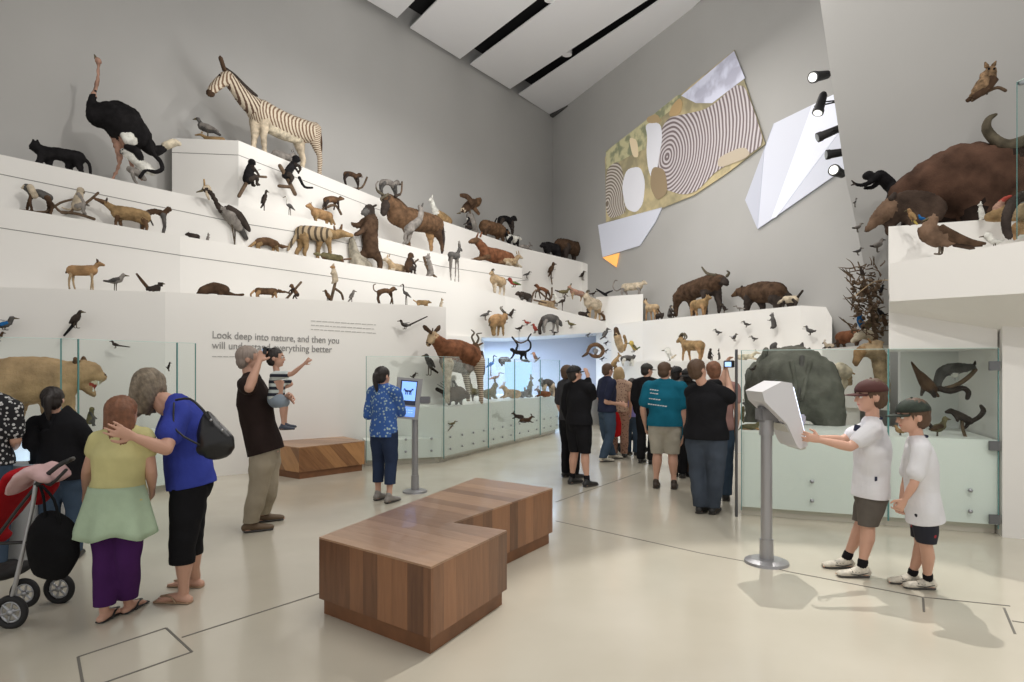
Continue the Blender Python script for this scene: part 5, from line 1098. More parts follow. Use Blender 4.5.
on('L1', quad('ochre', 'gold', bv=.5, br=.3, b0=.3, b1=.68, hv=.62, hu=.84, hr=.18, sn=(.99, .55, .08), lr=.1, ear=.03, tail=((.2, .5), (.02, .75)), tr=.08), 413, 432, 8.5, 1, 'stoat', 'stoat', 'little ochre stoat at the right end of the lowest tier')
on('L1', upright('pale', 'buff', False), 437, 446, 10, 1, 'squirrel', 'squirrel', 'tiny pale squirrel at the corner of the lowest tier')
# face of the lowest tier
hung('L1', bird('dark', 'dark', 'dgrey', legl=.10, tail=(-1.1, 1.05)), 398, 412, 329, 12, -1, 'paradise_bird', 'bird', 'long tailed dark bird mounted on the wall right of the quotation', extra=[])
hung('L1', bird('dgrey', 'dark', 'blue', legl=.05, tail=(-.1, .35), hr=.14), -8, 17, 330, 19, 1, 'duck', 'duck', 'dark blue duck mounted on the wall at the left edge')
hung('L1', bird('brownd', legl=.1), -8, 5, 341, 12, 1, 'brown_bird', 'bird', 'brown bird under the duck at the left edge')
hung('L1', bird('dark', 'black', 'dark', pose='up', legl=.10, tail=(.0, -.35), hr=.10), 64, 90, 328, 22, 1, 'crow', 'bird', 'black crow like bird mounted above the left glass case')
hung('L1', bird('dark', legl=.10, pose='side', tail=(-.8, .1)), 110, 121, 348, 10, -1, 'tiny_bird', 'bird', 'tiny dark bird with a trailing tail behind the left glass')
# ---------------- second tier
on('L2', monkey('dgrey', 'brownd', 'walk', 'none', 'pale'), 20, 58, 31, -1, 'langur', 'monkey', 'long limbed dark monkey with a pale chest stepping left on a bent branch', extra=[branch([(20, 207), (45, 209), (60, 200), (75, 196)], 1.2), branch([(52, 200), (62, 210), (72, 208), (76, 196)], 1.2), ('pale', [(31, 185, 3.2), (35, 193, 3.4)], -3, 'chest')])
on('L2', monkey('pale', 'grey', 'sit', 'out', 'dark'), 66, 92, 27, 1, 'pale_monkey', 'monkey', 'pale grey monkey sitting on the bent branch in the second tier', dy=6, extra=[branch([(76, 206), (86, 203), (98, 193)], 1.3), branch([(62, 212), (78, 214), (94, 219)], 1.5)])
on('L2', quad('ochre', 'brown', 'dark', bv=.52, br=.24, b0=.16, b1=.56, hv=.80, hu=.80, hr=.09, sn=(1.0, .90, .05), lr=.055, lw=.12, ear=.10, arch=.04, tail=((.05, .5), (.0, .3)), neck=.12, hm='brown'), 92, 153, 29, -1, 'bush_pig', 'pig', 'ginger brown long snouted animal facing left on the second tier')
on('L2', monkey('brownd', 'dgrey', 'walk', 'none', 'brown'), 136, 176, 36, 1, 'baboon', 'baboon', 'brown baboon bending down to the right behind the ginger animal', back=.55)
on('L2', quad('dark', bv=.45, br=.32, b0=.25, b1=.6, hv=.6, hu=.82, hr=.22, sn=(.98, .5, .12), lr=.12, ear=.05, tail=None), 185, 201, 9, -1, 'mole', 'small mammal', 'small black furry animal left of the crane')
on('L2', upright('grey', None, False), 204, 212, 10, 1, 'mouse', 'mouse', 'tiny grey upright animal at the feet of the crane')
# crane: traced
p, tn_, n = at_edge('L2', 232, .2)
def dzf(key, x, back):
    p, _, _ = at_edge(key, x, back); return p.z-ray(x, edge_y(key, x), p.y).z
critter('crane', 'grey crane with a black neck and crown standing on the second tier', 'crane', [
    ('grey', [(222, 207, 3.4), (229, 213, 6.5), (236, 222, 5.5), (243, 230, 2.6)], 0), ('dark', [(221, 208, 3.4), (216, 200, 2.6), (212, 192, 2.4), (206, 188, 3.0)], 0), ('pale', [(205, 187, 3.6), (208, 186, 3.2)], 0),
    ('beak', [(202, 188.5, 1.2), (196.5, 190, .5)], 0, 'beak'), ('gold', [(204.5, 184, 1.0), (204, 177.5, .8)], 0, 'crest'), ('pale', [(207, 192, 1.6), (209, 197, 1.0)], 0, 'wattle'),
    ('dark', [(226, 206, 3.5), (237, 214, 5.0), (246, 226, 3.0), (248, 230, 1.2)], 3.4, 'wing', .4), ('dark', [(226, 206, 3.5), (237, 214, 5.0), (246, 226, 3.0), (248, 230, 1.2)], -3.4, 'wing', .4), ('dgrey', [(240, 226, 3.5), (246, 236, 2.4)], 0, 'tail'),
    ('leg', [(231, 220, 1.0), (232, 231, .7), (234, 244.5, .7), (231, 245, .5)], -2, 'leg'), ('leg', [(235, 221, 1.0), (236, 232, .7), (235, 244.5, .7), (232, 245.3, .5)], 2, 'leg')], p, tn_, dz=dzf('L2', 232, .2))
on('L2', quad('brown', 'ochre', bv=.55, br=.27, b0=.27, b1=.66, hv=.50, hu=.85, hr=.14, sn=(.99, .56, .06), lr=.09, arch=.14, ear=.03, tail=((.18, .5), (.02, .12)), tr=.09), 248, 289, 15.5, 1, 'weasel', 'weasel', 'arched brown weasel like animal walking right beside the crane')
p, tn_, n = at_edge('L2', 318, .3)
MATS['thyl'] = stripe('thylacine_stripes', (.07, .05, .03), (.38, .29, .18), 'X', 3.6, 1.2, .36)
critter('striped_wolf', 'tawny striped wolf like animal facing right beside the standing baboon', 'thylacine', [
    ('thyl', [(302, 230, 7), (312, 230.5, 7.2), (325, 232, 7.5)], 0), ('ochre', [(325, 231, 6.5), (334, 232, 5), (340, 231, 4.6)], 0), ('ochre', [(341, 231, 4.4), (347, 232, 2.8), (352, 233, 2)], 0),
    ('thyl', [(298, 231, 2.5), (292, 240, 2), (288, 247, 1.4)], 0), ('ochre', [(301, 233, 4.8), (302, 242, 2.6), (298, 250, 2), (299, 253, 1.6)], 2.6), ('ochre', [(302, 233, 4.8), (305, 243, 2.6), (303, 250, 2), (304, 254, 1.6)], -2.6),
    ('ochre', [(322, 235, 4.4), (320, 245, 2.2), (319, 256, 1.6)], 2.6), ('ochre', [(326, 235, 4.4), (328, 245, 2.2), (329, 257, 1.6)], -2.6), ('brown', [(334, 229, 1.4), (333, 224, .9)], -2, 'ear'), ('brown', [(342, 226, 1.6), (343, 222, .9)], 2, 'ear')], p, tn_, dz=dzf('L2', 318, .3))
on('L2', quad('olive', 'brown', bv=.42, br=.34, b0=.22, b1=.66, hv=.5, hu=.86, hr=.22, sn=(.98, .45, .1), lr=.12, ear=.04, tail=((.1, .4), (-.08, .55)), tr=.09), 312, 348, 10, -1, 'marten', 'small mammal', 'flat brown crouching animal at the feet of the striped wolf', back=.1)
# rock stump and the standing baboon
p, tn_, n = at_edge('L2', 362, .25); dz_ = dzf('L2', 362, .25)
critter('rock_stump', 'pale rock stump leaned on by the standing baboon', 'rock', [('rock', [(352, 237, 3), (354, 250, 5), (358, 262, 8)], 0), ('rock', [(352, 236, 2.4)], 0), ('rock', [(362, 260, 6), (370, 264, 3)], 0)], p-n*.12, tn_, dz=dz_)
p2, tn2, n2 = at_edge('L2', 370, .40)
critter('baboon', 'big dark baboon standing upright with hands on the rock stump', 'baboon', [
    ('brownd', [(371, 248, 7.5), (370, 232, 8), (371, 218, 7.5)], 0), ('dark', [(370, 210, 5), (369.5, 206.5, 5.5)], 0), ('dgrey', [(366, 208, 3.6), (362.5, 210, 2.4)], 0), ('brownd', [(366, 220, 4.5), (360, 228, 3), (353, 232, 2.2)], -5), ('brownd', [(368, 218, 4.5), (361, 222, 3), (355, 220, 2)], 5),
    ('brownd', [(373, 250, 5.5), (378, 259, 3.2), (377, 268, 2.5), (372, 270, 2)], -3), ('brownd', [(368, 250, 5.5), (362, 256, 3.2), (367, 266, 2.4)], 4), ('dark', [(371, 204, 1.2), (373, 203, 1)], -5, 'ear')], p2, tn2, dz=dzf('L2', 370, .40))
on('L2', lying('buff', 'pale', tail=False), 382, 410, 19, -1, 'pale_antelope', 'antelope', 'pale antelope lying behind the small monkey on the second tier', back=.5)
on('L2', monkey('brownd', 'dark', 'sit', 'out'), 399, 420, 23, 1, 'small_monkey', 'monkey', 'small dark monkey holding a twig, second tier', extra=[branch([(402, 272), (418, 258)], .9)])
on('L2', upright('grey', 'grey', False), 420, 438, 25, -1, 'squirrel', 'squirrel', 'grey squirrel climbing upright between small monkey and slender gazelle', extra=[branch([(424, 256), (428, 268), (436, 276)], 1.3)])
on('L2r', quad('dgrey', 'grey', 'dark', bv=.66, br=.15, b0=.28, b1=.60, hv=.88, hu=.78, hr=.085, sn=(.92, .84, .04), lr=.03, lw=.08, ear=.06, tail=((.18, .6), (.15, .5)), neck=.07, horn=[(.76, .95, .016), (.72, 1.06, .01)]), 446, 464, 40, 1, 'gazelle', 'gazelle', 'slender dark grey gazelle standing above the corner of the lowest tier', back=.15)
on('L2r', quad('buff', 'pale', 'brownd', bv=.60, br=.22, b0=.30, b1=.68, hv=.88, hu=.86, hr=.09, sn=(.98, .80, .05), lr=.045, ear=.05, neck=.09, tail=((.2, .6), (.17, .5)), horn=[(.84, .94, .025), (.78, 1.06, .02), (.74, 1.0, .015)]), 489, 507, 23, -1, 'pronghorn', 'antelope', 'pale woolly antelope facing left at the corner above the alcove', back=.15)
hung('L3', bird('scarlet', 'green', 'green', pose='side', legl=.1, tail=(0, .2), hr=.2), 507, 521, 287, 11, -1, 'parrot', 'parrot', 'red and green parrot beside the pale woolly antelope', off=.5)
# ---------------- third tier
p, tn_, n = at_edge('L3', 60, .3)
critter('panther', 'black panther walking left on the third tier', 'panther', [
    ('black', [(45, 148, 6.5), (58, 149, 6.2), (78, 153, 7)], 0), ('black', [(43, 147, 6), (37, 143, 5)], 0), ('black', [(35.5, 140, 4.6), (32.5, 142.5, 3.4)], 0), ('black', [(44, 150, 5), (40, 157, 3), (36, 163, 2.4), (34, 165, 2)], -2.6), ('black', [(47, 150, 5), (49, 158, 3), (49, 165, 2.4), (47, 168, 2)], 2.6),
    ('black', [(77, 155, 5.5), (80, 163, 3.2), (82, 169, 2.4), (80, 172, 2)], -2.6), ('black', [(73, 155, 5.5), (68, 162, 3.2), (71, 167, 2.4), (70, 170, 2)], 2.6), ('black', [(83, 153, 2), (89, 159, 1.6), (90.5, 168, 1.4), (90, 173, 1.2)], 0, 'tail'), ('black', [(34, 137, 1.8), (33.5, 135.5, 1)], -1.5, 'ear'), ('black', [(37, 136.5, 1.8), (37.3, 135, 1)], 1.5, 'ear')], p, tn_, dz=dzf('L3', 60, .3))
p, tn_, n = at_edge('L3', 130, .36); dzo = dzf('L3', 130, .36)*.6
critter('ostrich', 'tall ostrich with black plumes and bare raised neck on the third tier', 'ostrich', [
    ('black', [(99, 113, 11), (110, 114, 16), (124, 121, 18), (138, 133, 13)], 0), ('black', [(117, 105, 8), (131, 113, 9)], 0), ('black', [(92, 108, 5), (91, 100, 4), (94, 90, 3)], 0), ('pink', [(94.5, 90, 2.4), (97, 80, 1.9), (98.5, 68, 1.8), (98.5, 61, 1.9)], 0), ('pink', [(98.5, 57, 3.3), (96, 55.5, 2.6)], 0),
    ('beak', [(96, 55, 1.6), (94.5, 51.5, .6)], 0, 'beak'), ('white', [(124, 126, 6), (129, 134, 8), (131, 142, 6)], -9, 'wing', .5), ('white', [(136, 120, 4), (143, 130, 4), (146, 136, 2.5)], -4, 'wing', .5), ('black', [(138, 130, 8), (148, 142, 8), (155, 147, 6), (163, 145, 4)], 2, 'tail'), ('cream', [(166, 142, 4.5), (174, 139, 4.5), (179, 140, 2.5)], 2, 'tail_plume'),
    ('pink', [(116, 130, 6), (119, 147, 3.6), (119, 160, 2), (112, 175, 1.8), (109, 178, 1.8)], 5), ('pink', [(124, 132, 6), (130, 152, 3.6), (133, 166, 2), (142, 178, 2)], -4)], p, tn_, dz=dzo, voxf=.9)
p, tn_, n = at_edge('L3', 140, .12)
critter('colobus', 'black and white colobus monkey with a curling tail beneath the ostrich', 'monkey', [
    ('white', [(124, 150, 3.4), (133, 156, 4.8), (146, 166, 5.4), (152, 170, 4)], 0), ('black', [(127, 146, 3), (136, 150, 4.4), (140, 157, 3.6)], -3), ('black', [(123, 150, 3.2)], 0), ('grey', [(130, 167, 3.4), (138, 171, 3.6), (145, 177, 2)], 2), ('grey', [(132, 170, 2), (134, 178, 1.6), (137, 182, 1.3)], -3),
    ('black', [(150, 140, 2.2), (153, 152, 2.2), (160, 160, 2.2), (162, 168, 2.2), (155, 171, 2), (146, 169, 1.8), (140, 176, 1.6)], -3, 'tail')], p, tn_, dz=dzf('L3', 140, .12))
on('L3', bird('dark', 'dark', pose='up', legl=.3, tail=(.15, .2), hr=.10), 259, 271, 24, 1, 'dark_bird', 'bird', 'dark upright bird below the left branch climbing monkey', back=.2)
on('L3', wader('dgrey', 'white'), 283, 295, 22, -1, 'hornbill', 'bird', 'white headed slim bird between the two branch climbing monkeys', back=.2)
on('L3', quad('tan', 'ochre', bv=.5, br=.25, b0=.2, b1=.62, hv=.78, hu=.86, hr=.14, sn=(.98, .72, .07), lr=.07, ear=.07, tail=((.1, .5), (-.02, .2)), tr=.07), 305, 334, 20, -1, 'caracal', 'wild cat', 'tawny cat like animal walking left behind the striped wolf', back=.2)
p, tn_, n = at_edge('L3', 418, .35)
critter('wildebeest', 'brown wildebeest facing left with its hind legs at the tier edge', 'wildebeest', [
    ('brown', [(396, 213, 9), (408, 216, 11.5), (422, 219, 10.5), (435, 222, 9.5)], 0), ('brown', [(400, 210, 9), (393, 203, 7.5), (388, 198, 6)], 0), ('dark', [(387, 196, 5), (385, 204, 4), (383.5, 210, 3.2)], 0), ('brownd', [(433, 220, 6), (436, 232, 4), (439, 240, 2.2), (440, 248, 2)], -3), ('tan', [(430, 222, 5), (433, 234, 3.5), (434, 242, 2.2), (434, 247, 2)], 4),
    ('brown', [(410, 224, 5), (411, 234, 2.4), (412, 244, 1.8)], 4), ('brown', [(402, 222, 5), (404, 232, 2.6), (404, 242, 1.8)], -4), ('dark', [(442, 222, 1.6), (443.5, 236, 1.8), (442, 250, 1.2)], 0, 'tail'), ('brownd', [(390, 193, 2), (398, 198, 2.6), (406, 205, 2)], 0, 'mane'), ('horn', [(386, 192, 1.4), (379, 196, 1.2), (380, 199, .6)], -3, 'horn'), ('horn', [(386, 191, 1.4), (381, 188, 1.2), (379, 184, .6)], 4, 'horn'),
    ('dark', [(392, 194, 1.6), (396, 192, 1)], -5, 'ear'), ('brownd', [(386, 208, 1.6), (389, 214, 1)], 0, 'beard')], p, tn_, dz=dzf('L3', 418, .35))
critter('wallaby', 'grey wallaby crouching in front of the wildebeest belly', 'wallaby', [('grey', [(421, 212, 3.2), (417, 221, 4.8), (408, 229, 4.4)], 0), ('grey', [(421, 209, 2.6), (419, 206, 1.8)], 0), ('grey', [(410, 229, 3.6), (404, 234, 2), (404, 242, 1.6), (402, 243, 1.3)], -2), ('grey', [(412, 229, 3.2), (410, 240, 1.6), (407, 243, 1.3)], 2), ('dgrey', [(422, 206, 1), (423, 203, .7)], 0, 'ear')], at_edge('L3', 412, .05)[0], tn_, dz=dzf('L3', 412, .05))
on('L3', lying('red', 'brown'), 468, 516, 30, -1, 'red_deer', 'deer', 'reddish brown hoofed animal lying at the end of the third tier', back=.3)
on('L3', lying('buff', 'pale', tail=False), 500, 523, 17, 1, 'pale_calf', 'calf', 'pale animal curled beside the reddish lying one', back=.15)
# face of the topmost block
def climber(label, x0, x1, y1, h, dr, extra, c1, c2, tail='none', key='L4a', nm='climbing_monkey', cat='monkey', pose='climb', off=.3): return hung(key, monkey(c1, c2, pose, tail), x0, x1, y1, h, dr, nm, cat, label, off=off, extra=extra)
climber('black monkey crouching on a branch, left one below the zebra', 236, 264, 186, 28, 1, [branch([(239, 196), (247, 182), (252, 176)], 1.8), branch([(250, 176), (266, 177)], 1.2)], 'black', 'dark', pose='sit')
climber('black monkey with a hanging tail on a branch, right one below the zebra', 278, 306, 186, 32, 1, [branch([(280, 166), (288, 180), (295, 194)], 2.0), branch([(279, 186), (291, 187)], 1.6), ('black', [(298, 178, 1.6), (303, 187, 1.3), (311, 188, 1)], -2, 'tail')], 'black', 'dark')
hung('L4a', quad('brown', 'dark', bv=.6, br=.2, b0=.25, b1=.65, hv=.72, hu=.85, hr=.13, sn=(.98, .7, .06), lr=.06, arch=.08, ear=.05, tail=((.2, .5), (.12, .2), (.25, .05)), tr=.07), 320, 345, 210, 16, 1, 'possum', 'possum', 'brown possum on a twig below the zebra hind legs', off=.3, extra=[branch([(323, 209), (335, 205), (341, 214)], 1.3)])
on('L4a', monkey('brownd', 'dark', 'walk', 'none', 'grey'), 340, 364, 20, 1, 'lemur', 'lemur', 'dark lemur crouching on a curved branch right of the zebra', back=.12, extra=[branch([(353, 187), (362, 186), (367, 176)], 1.0)])
# ---------------- top tier
on('L4a', bird('dgrey', 'dgrey', 'grey', legl=.12, tail=(.05, .1), hr=.08), 192, 222, 26, -1, 'goose', 'goose', 'grey goose standing on the top tier left of the zebra', back=.3, dy=2)
on('L4a', lying('ochre', 'ochre', tail=False), 194, 228, 10, -1, 'badger', 'small mammal', 'tawny furry animal lying at the feet of the grey goose', back=.15)
on('L4a', lying('grey', 'grey'), 271, 299, 15, 1, 'kid_goat', 'goat', 'grey brown animal lying between the legs of the zebra', back=.12)
MATS['zeb'] = stripe('zebra_body_stripes', (.17, .10, .06), (.62, .54, .42), 'X', 7.0, 1.0, .42); MATS['zebleg'] = stripe('zebra_leg_stripes', (.17, .10, .06), (.62, .54, .42), 'Z', 8.5, .8, .45)
MATS['zebneck'] = stripe('zebra_neck_stripes', (.12, .07, .045), (.62, .54, .42), 'DIAGONAL', 5.5, .8, .42)
p, tn_, n = at_edge('L4a', 275, .32); dzz = dzf('L4a', 275, .32)*.6
critter('zebra', 'striped zebra standing on the topmost tier, head to the left', 'zebra', [
    ('zeb', [(260, 109, 12.5), (276, 118, 12.5), (292, 125, 12.5), (307, 129, 11.5)], 0), ('cream', [(268, 122, 7.5), (284, 130, 7.5), (298, 135, 6)], 0), ('zebneck', [(258, 107, 11), (246, 97, 8), (236, 85, 6.5), (229, 76, 6)], 0), ('zeb', [(227, 74, 6), (219, 80, 5), (212, 87, 4)], 0), ('brownd', [(209.5, 90, 3.2), (212, 91.5, 2.6)], 0),
    ('pale', [(258, 118, 6), (257, 134, 3), (256, 150, 2.3), (256, 158, 2.4)], 4), ('pale', [(262, 118, 6), (261, 134, 3), (262, 150, 2.3), (263, 163, 2.4)], -4),
    ('pale', [(300, 132, 8), (304, 150, 3.6), (306, 158, 2.8), (303, 170, 2.6)], 4), ('zebleg', [(311, 128, 8.5), (313, 142, 5), (317, 154, 2.8), (317, 170, 2.4), (316, 180, 2.6)], -4),
    ('brownd', [(319, 124, 1.6), (321, 140, 1.6), (320, 158, 1.8)], 0, 'tail'), ('dark', [(226, 66, 2), (235, 73, 2.4), (246, 84, 2.4), (257, 93, 1.6)], 0, 'mane', .5), ('brownd', [(223, 67, 1.6), (219, 56, 2), (218.5, 54, 1)], -2.5, 'ear'), ('brownd', [(226, 66, 1.6), (224, 58, 2), (224, 55, 1)], 3, 'ear'), ('black', [(216.5, 73, .9)], -4.6, 'eye')], p, tn_, dz=dzz, voxf=.8)
on('L4a', monkey('grey', 'dgrey', 'walk', 'curl', 'dark'), 376, 402, 24, 1, 'grey_monkey', 'monkey', 'grey monkey crouching above the wildebeest head', back=.1, dy=2, extra=[branch([(386, 196), (400, 195), (402, 182)], .9)])
p, tn_, n = at_edge('L4a', 440, .2)
critter('vicuna', 'white necked tawny llama like animal above the wildebeest rump', 'vicuna', [('ochre', [(437, 209, 4), (442, 213, 5.4), (448, 217, 4.6)], 0), ('white', [(436, 208, 3.6), (433, 201, 2.4), (432, 196, 2)], 0), ('white', [(431.5, 194.5, 2.2), (429.5, 195.5, 1.4)], 0), ('ochre', [(449, 218, 2.6), (450, 223, 1.4)], 2), ('ochre', [(446, 218, 2.6), (446, 223, 1.4)], -2), ('white', [(432, 193, .7), (432.5, 190.5, .5)], 0, 'ear')], p, tn_, dz=-.12)
p, tn_, n = at_edge('L4b', 470, .25); dz_ = dzf('L4b', 470, .25)
critter('eagle', 'large brown eagle with spread wings perched on the topmost tier', 'eagle', [('brownd', [(464, 208, 3.6), (469, 204, 5), (474, 200, 4)], 0), ('pale', [(462, 209, 2.6)], 0), ('brownd', [(467, 202, 4), (462, 196, 3), (455, 194.5, 1.6)], -7, 'wing', .35), ('brown', [(476, 203, 4), (483, 199, 4.4), (486, 196, 2)], 7, 'wing', .35), ('beak', [(460, 211, 1), (457, 211.5, .4)], 0, 'beak'), ('brown', [(474, 206, 3), (479, 212, 2)], 0, 'tail', .5),
    ('grey', [(470, 214, 4), (473, 222, 3.6), (475, 228, 3.4)], 0, 'perch'), ('leg', [(468, 207, 1.4), (469, 213, 1)], -2, 'leg')], p, tn_, dz=dz_)
on('L4b', monkey('black', 'dark', 'sit', 'none', 'white'), 463, 475, 14, -1, 'small_ape', 'monkey', 'small black monkey at the foot of the eagle perch', back=.1)
on('L4b', quad('brown', 'brownd', bv=.52, br=.30, b0=.22, b1=.66, hv=.52, hu=.86, hr=.20, sn=(.98, .42, .13), lr=.09, ear=.04, tail=None, hm='brownd'), 478, 511, 22, 1, 'capybara', 'capybara', 'stocky brown capybara like animal right of the eagle', back=.3)
on('L4b', monkey('black', 'dark', 'walk', 'curl'), 495, 518, 25, 1, 'black_monkey', 'monkey', 'black monkey with arched back behind the stocky brown animal', back=.8, dy=6)
on('L4b', quad('white', 'black', 'black', bv=.5, br=.24, b0=.3, b1=.66, hv=.7, hu=.84, hr=.14, sn=(.98, .62, .07), lr=.1, ear=.04, tail=((.2, .6), (.05, .9), (.2, 1.0)), tr=.08), 504, 522, 14, 1, 'skunk', 'skunk', 'black and white skunk on the topmost tier left of the bears', back=.12)
on('L4b', lying('grey', 'grey', tail=False), 519, 533, 8, 1, 'armadillo', 'small mammal', 'low grey lump of an animal between skunk and bears', back=.12)
on('L4b', quad('black', 'black', bv=.56, br=.28, b0=.24, b1=.64, hv=.60, hu=.86, hr=.17, sn=(.98, .5, .1), lr=.11, lw=.15, ear=.04, tail=None), 540, 561, 17, -1, 'bear_cub', 'bear', 'black bear cub in front of the big dark bear', back=.4)
on('L4b', quad('brownd', 'dark', bv=.58, br=.27, b0=.22, b1=.66, hv=.66, hu=.85, hr=.17, sn=(.98, .55, .1), lr=.10, lw=.15, ear=.04, tail=None), 554, 584, 26, -1, 'bear', 'bear', 'big dark brown bear at the far end of the topmost tier', back=.6)
# ---------------- over the alcove
hung('L4b', bird('dgrey', legl=.3), 523, 531, 278, 7, 1, 'small_bird', 'bird', 'tiny grey bird on the white face under the skunk')
hung('L4b', bird('brownd', 'brownd', pose='up', legl=.25, tail=(.2, .1)), 546, 558, 278, 16, 1, 'hawk', 'hawk', 'dark upright hawk on the white face under the bears', extra=[branch([(551, 277), (552, 284)], .6)])
hung('L4b', bird('dark', legl=.3, pose='up'), 579, 587, 280, 9, 1, 'small_bird', 'bird', 'little black bird on a wire near the far corner')
on('L2r', quad('dark', 'dgrey', bv=.5, br=.3, b0=.25, b1=.62, hv=.55, hu=.85, hr=.2, sn=(.98, .45, .1), lr=.1, ear=.05, tail=None), 515, 533, 12, -1, 'boar', 'boar', 'small dark boar at the left end of the crowded ledge', back=.2)
on('L2r', monkey('red', 'brownd', 'walk', 'out'), 533, 552, 15, -1, 'red_monkey', 'monkey', 'rusty red monkey walking on a branch frame, crowded ledge', back=.15, dy=6, extra=[branch([(531, 302), (536, 290), (550, 300), (552, 288)], .9), branch([(534, 300), (546, 303)], .9)])
on('L2r', lying('buff', 'buff', horn=[(.80, .9, .03), (.74, 1.15, .02)]), 538, 560, 14, 1, 'lying_gazelle', 'gazelle', 'pale gazelle lying behind the branch frame', back=.5)
on('L2r', bird('white', pose='up', legl=.1), 551, 561, 15, -1, 'white_owl', 'owl', 'white owl like bird in the middle of the crowded ledge', back=.35, dy=3)
on('L2r', wader('dark', 'dark'), 558, 568, 19, 1, 'black_stork', 'bird', 'black long necked bird right of the white owl', back=.15)
on('L2r', bird('olive', 'dark', 'olive', legl=.2), 555, 572, 12, 1, 'peahen', 'bird', 'big olive brown bird raised above the crowded ledge', back=.7, dy=14)
on('L2r', quad('pink', 'buff', bv=.56, br=.2, lr=.05, hv=.82, hr=.11, horn=[(.82, .92, .025), (.78, 1.1, .015)]), 567, 586, 14, -1, 'pinkish_goat', 'goat', 'pinkish goat raised above the crowded ledge', back=.9, dy=14)
on('L2r', quad('pale', 'buff', bv=.60, br=.23, b0=.25, b1=.66, hv=.86, hu=.84, hr=.12, sn=(.96, .76, .06), lr=.05, neck=.13, horn=[(.82, .94, .03), (.74, 1.08, .02), (.66, 1.02, .015)]), 583, 602, 26, -1, 'mountain_goat', 'goat', 'shaggy cream mountain goat at the right end of the crowded ledge', back=.35)
on('L2r', lying('dark', 'dark', tail=False), 578, 590, 8, 1, 'hedgehog', 'hedgehog', 'round dark hedgehog at the feet of the shaggy goat', back=.1)
on('L2r', lying('brown', 'brownd'), 598, 617, 10, -1, 'beaver', 'beaver', 'brown beaver at the right end of the crowded ledge', back=.1)
hung('L2r', bird('dark', legl=.1), 589, 597, 296, 7, 1, 'small_bird', 'bird', 'small dark bird above the shaggy goat', off=-1.5)
p = ray(604, 292, 17.2)
critter('black_swift', 'black bird with wings spread near the pale long tailed monkey', 'bird', [('black', [(601, 292, 1.2), (605, 294.5, 1.6), (607, 295.5, 1)], 0), ('black', [(603, 293.5, 1.2), (599, 291, 1), (596, 289, .5)], -1, 'wing', .4), ('black', [(605, 294, 1.2), (609, 292, 1), (613, 290.5, .5)], 1, 'wing', .4)], p, Vector((1, 0, 0)), pin=ray(604, 294, 18.2))
# face below that ledge
hung('L2r', bird('dgrey', legl=.3), 480, 491, 320, 10, 1, 'small_bird', 'bird', 'grey wading bird left of the leaping antelope')
hung('L2r', quad('tan', 'ochre', 'horn', bv=.58, br=.22, b0=.28, b1=.60, hv=.80, hu=.84, hr=.10, sn=(.94, .66, .05), lr=.05, arch=.06, horn=[(.80, .88, .025), (.62, 1.06, .02), (.66, 1.14, .012)]), 488, 509, 336, 26, 1, 'leaping_antelope', 'antelope', 'tan antelope with curved horns mounted over the left alcove corner', off=.3)
hung('L2r', bird('dark', pose='up', legl=.1), 507, 517, 318, 11, 1, 'small_bird', 'bird', 'small dark bird right of the leaping tan antelope')
hung('L2r', bird('scarlet', 'dark', legl=.1), 523, 531, 325, 7, -1, 'small_bird', 'bird', 'red breasted small bird above the alcove, upper one')
hung('L2r', bird('dark', legl=.1), 515, 524, 331, 8, 1, 'small_bird', 'bird', 'black small bird just above the alcove opening')
hung('L2r', bird('scarlet', 'dark', 'scarlet', legl=.1, pose='up', hr=.14), 530, 539, 333, 11, -1, 'red_parrot', 'parrot', 'red parrot clinging beside the arched grey squirrel')
hung('L2r', quad('dgrey', 'grey', 'dark', bv=.66, br=.2, b0=.22, b1=.68, hv=.52, hu=.88, hr=.13, sn=(.96, .38, .07), lr=.06, arch=.10, ear=.04, tail=((.12, .6), (.02, .3), (.04, .0)), tr=.10), 539, 563, 333, 20, 1, 'arched_squirrel', 'squirrel', 'grey arched squirrel with a drooping tail above the alcove', off=.25)
hung('L2r', bird('olive', legl=.2), 566, 576, 328, 9, -1, 'small_bird', 'bird', 'olive bird right of the arched grey squirrel')
hung('L2r', bird('dark', legl=.2), 550, 558, 335, 6, -1, 'small_bird', 'bird', 'tiny dark bird just under the arched grey squirrel')
# spider monkey hanging in the alcove
p = ray(519, 350, 14.6); TX = Vector((1, .25, 0)).normalized()
critter('spider_monkey', 'black spider monkey swinging by its arms in the alcove opening', 'monkey', [('black', [(515, 352, 2.2), (519, 352.5, 2.1), (524, 353, 2.6)], 0), ('black', [(512.5, 350, 2.1), (511.6, 349.6, 1.8)], 0), ('black', [(516, 351, 1.2), (518, 345, 1.1), (515, 340, 1.0), (512.5, 337, 1.0)], 2), ('black', [(514, 352, 1.2), (512, 357, 1.0), (508, 360.5, .9)], -2),
    ('black', [(523, 354, 1.6), (521, 359, 1.1), (527, 361.5, .9)], 1), ('black', [(525, 353, 1.6), (525.5, 358, 1.1), (529, 362, .9)], -1), ('black', [(525, 352, 1.1), (530, 349, 1), (530.5, 343, .9), (528, 339, .8), (531, 334, .7)], 0, 'tail'), ('branch', [(515, 340, .7), (521, 343, .7), (528, 340, .7)], 1, 'branch')], p, TX, pin=ray(519, 330, 14.9))
def free(C, x0, x1, y1, h, dr, d, name, cat, label, tn_=(1, .3, 0), extra=(), pin=None, tilt=0):
    xc = (x0+x1)/2; p = ray(xc, y1, d); return critter(name, label, cat, mapbox(C, x0, x1, h, dr, lambda x: y1+tilt*(x-xc))+list(extra), p, Vector(tn_).normalized(), pin=pin)
def backpin(x, y, d): return ray(x, y, d)
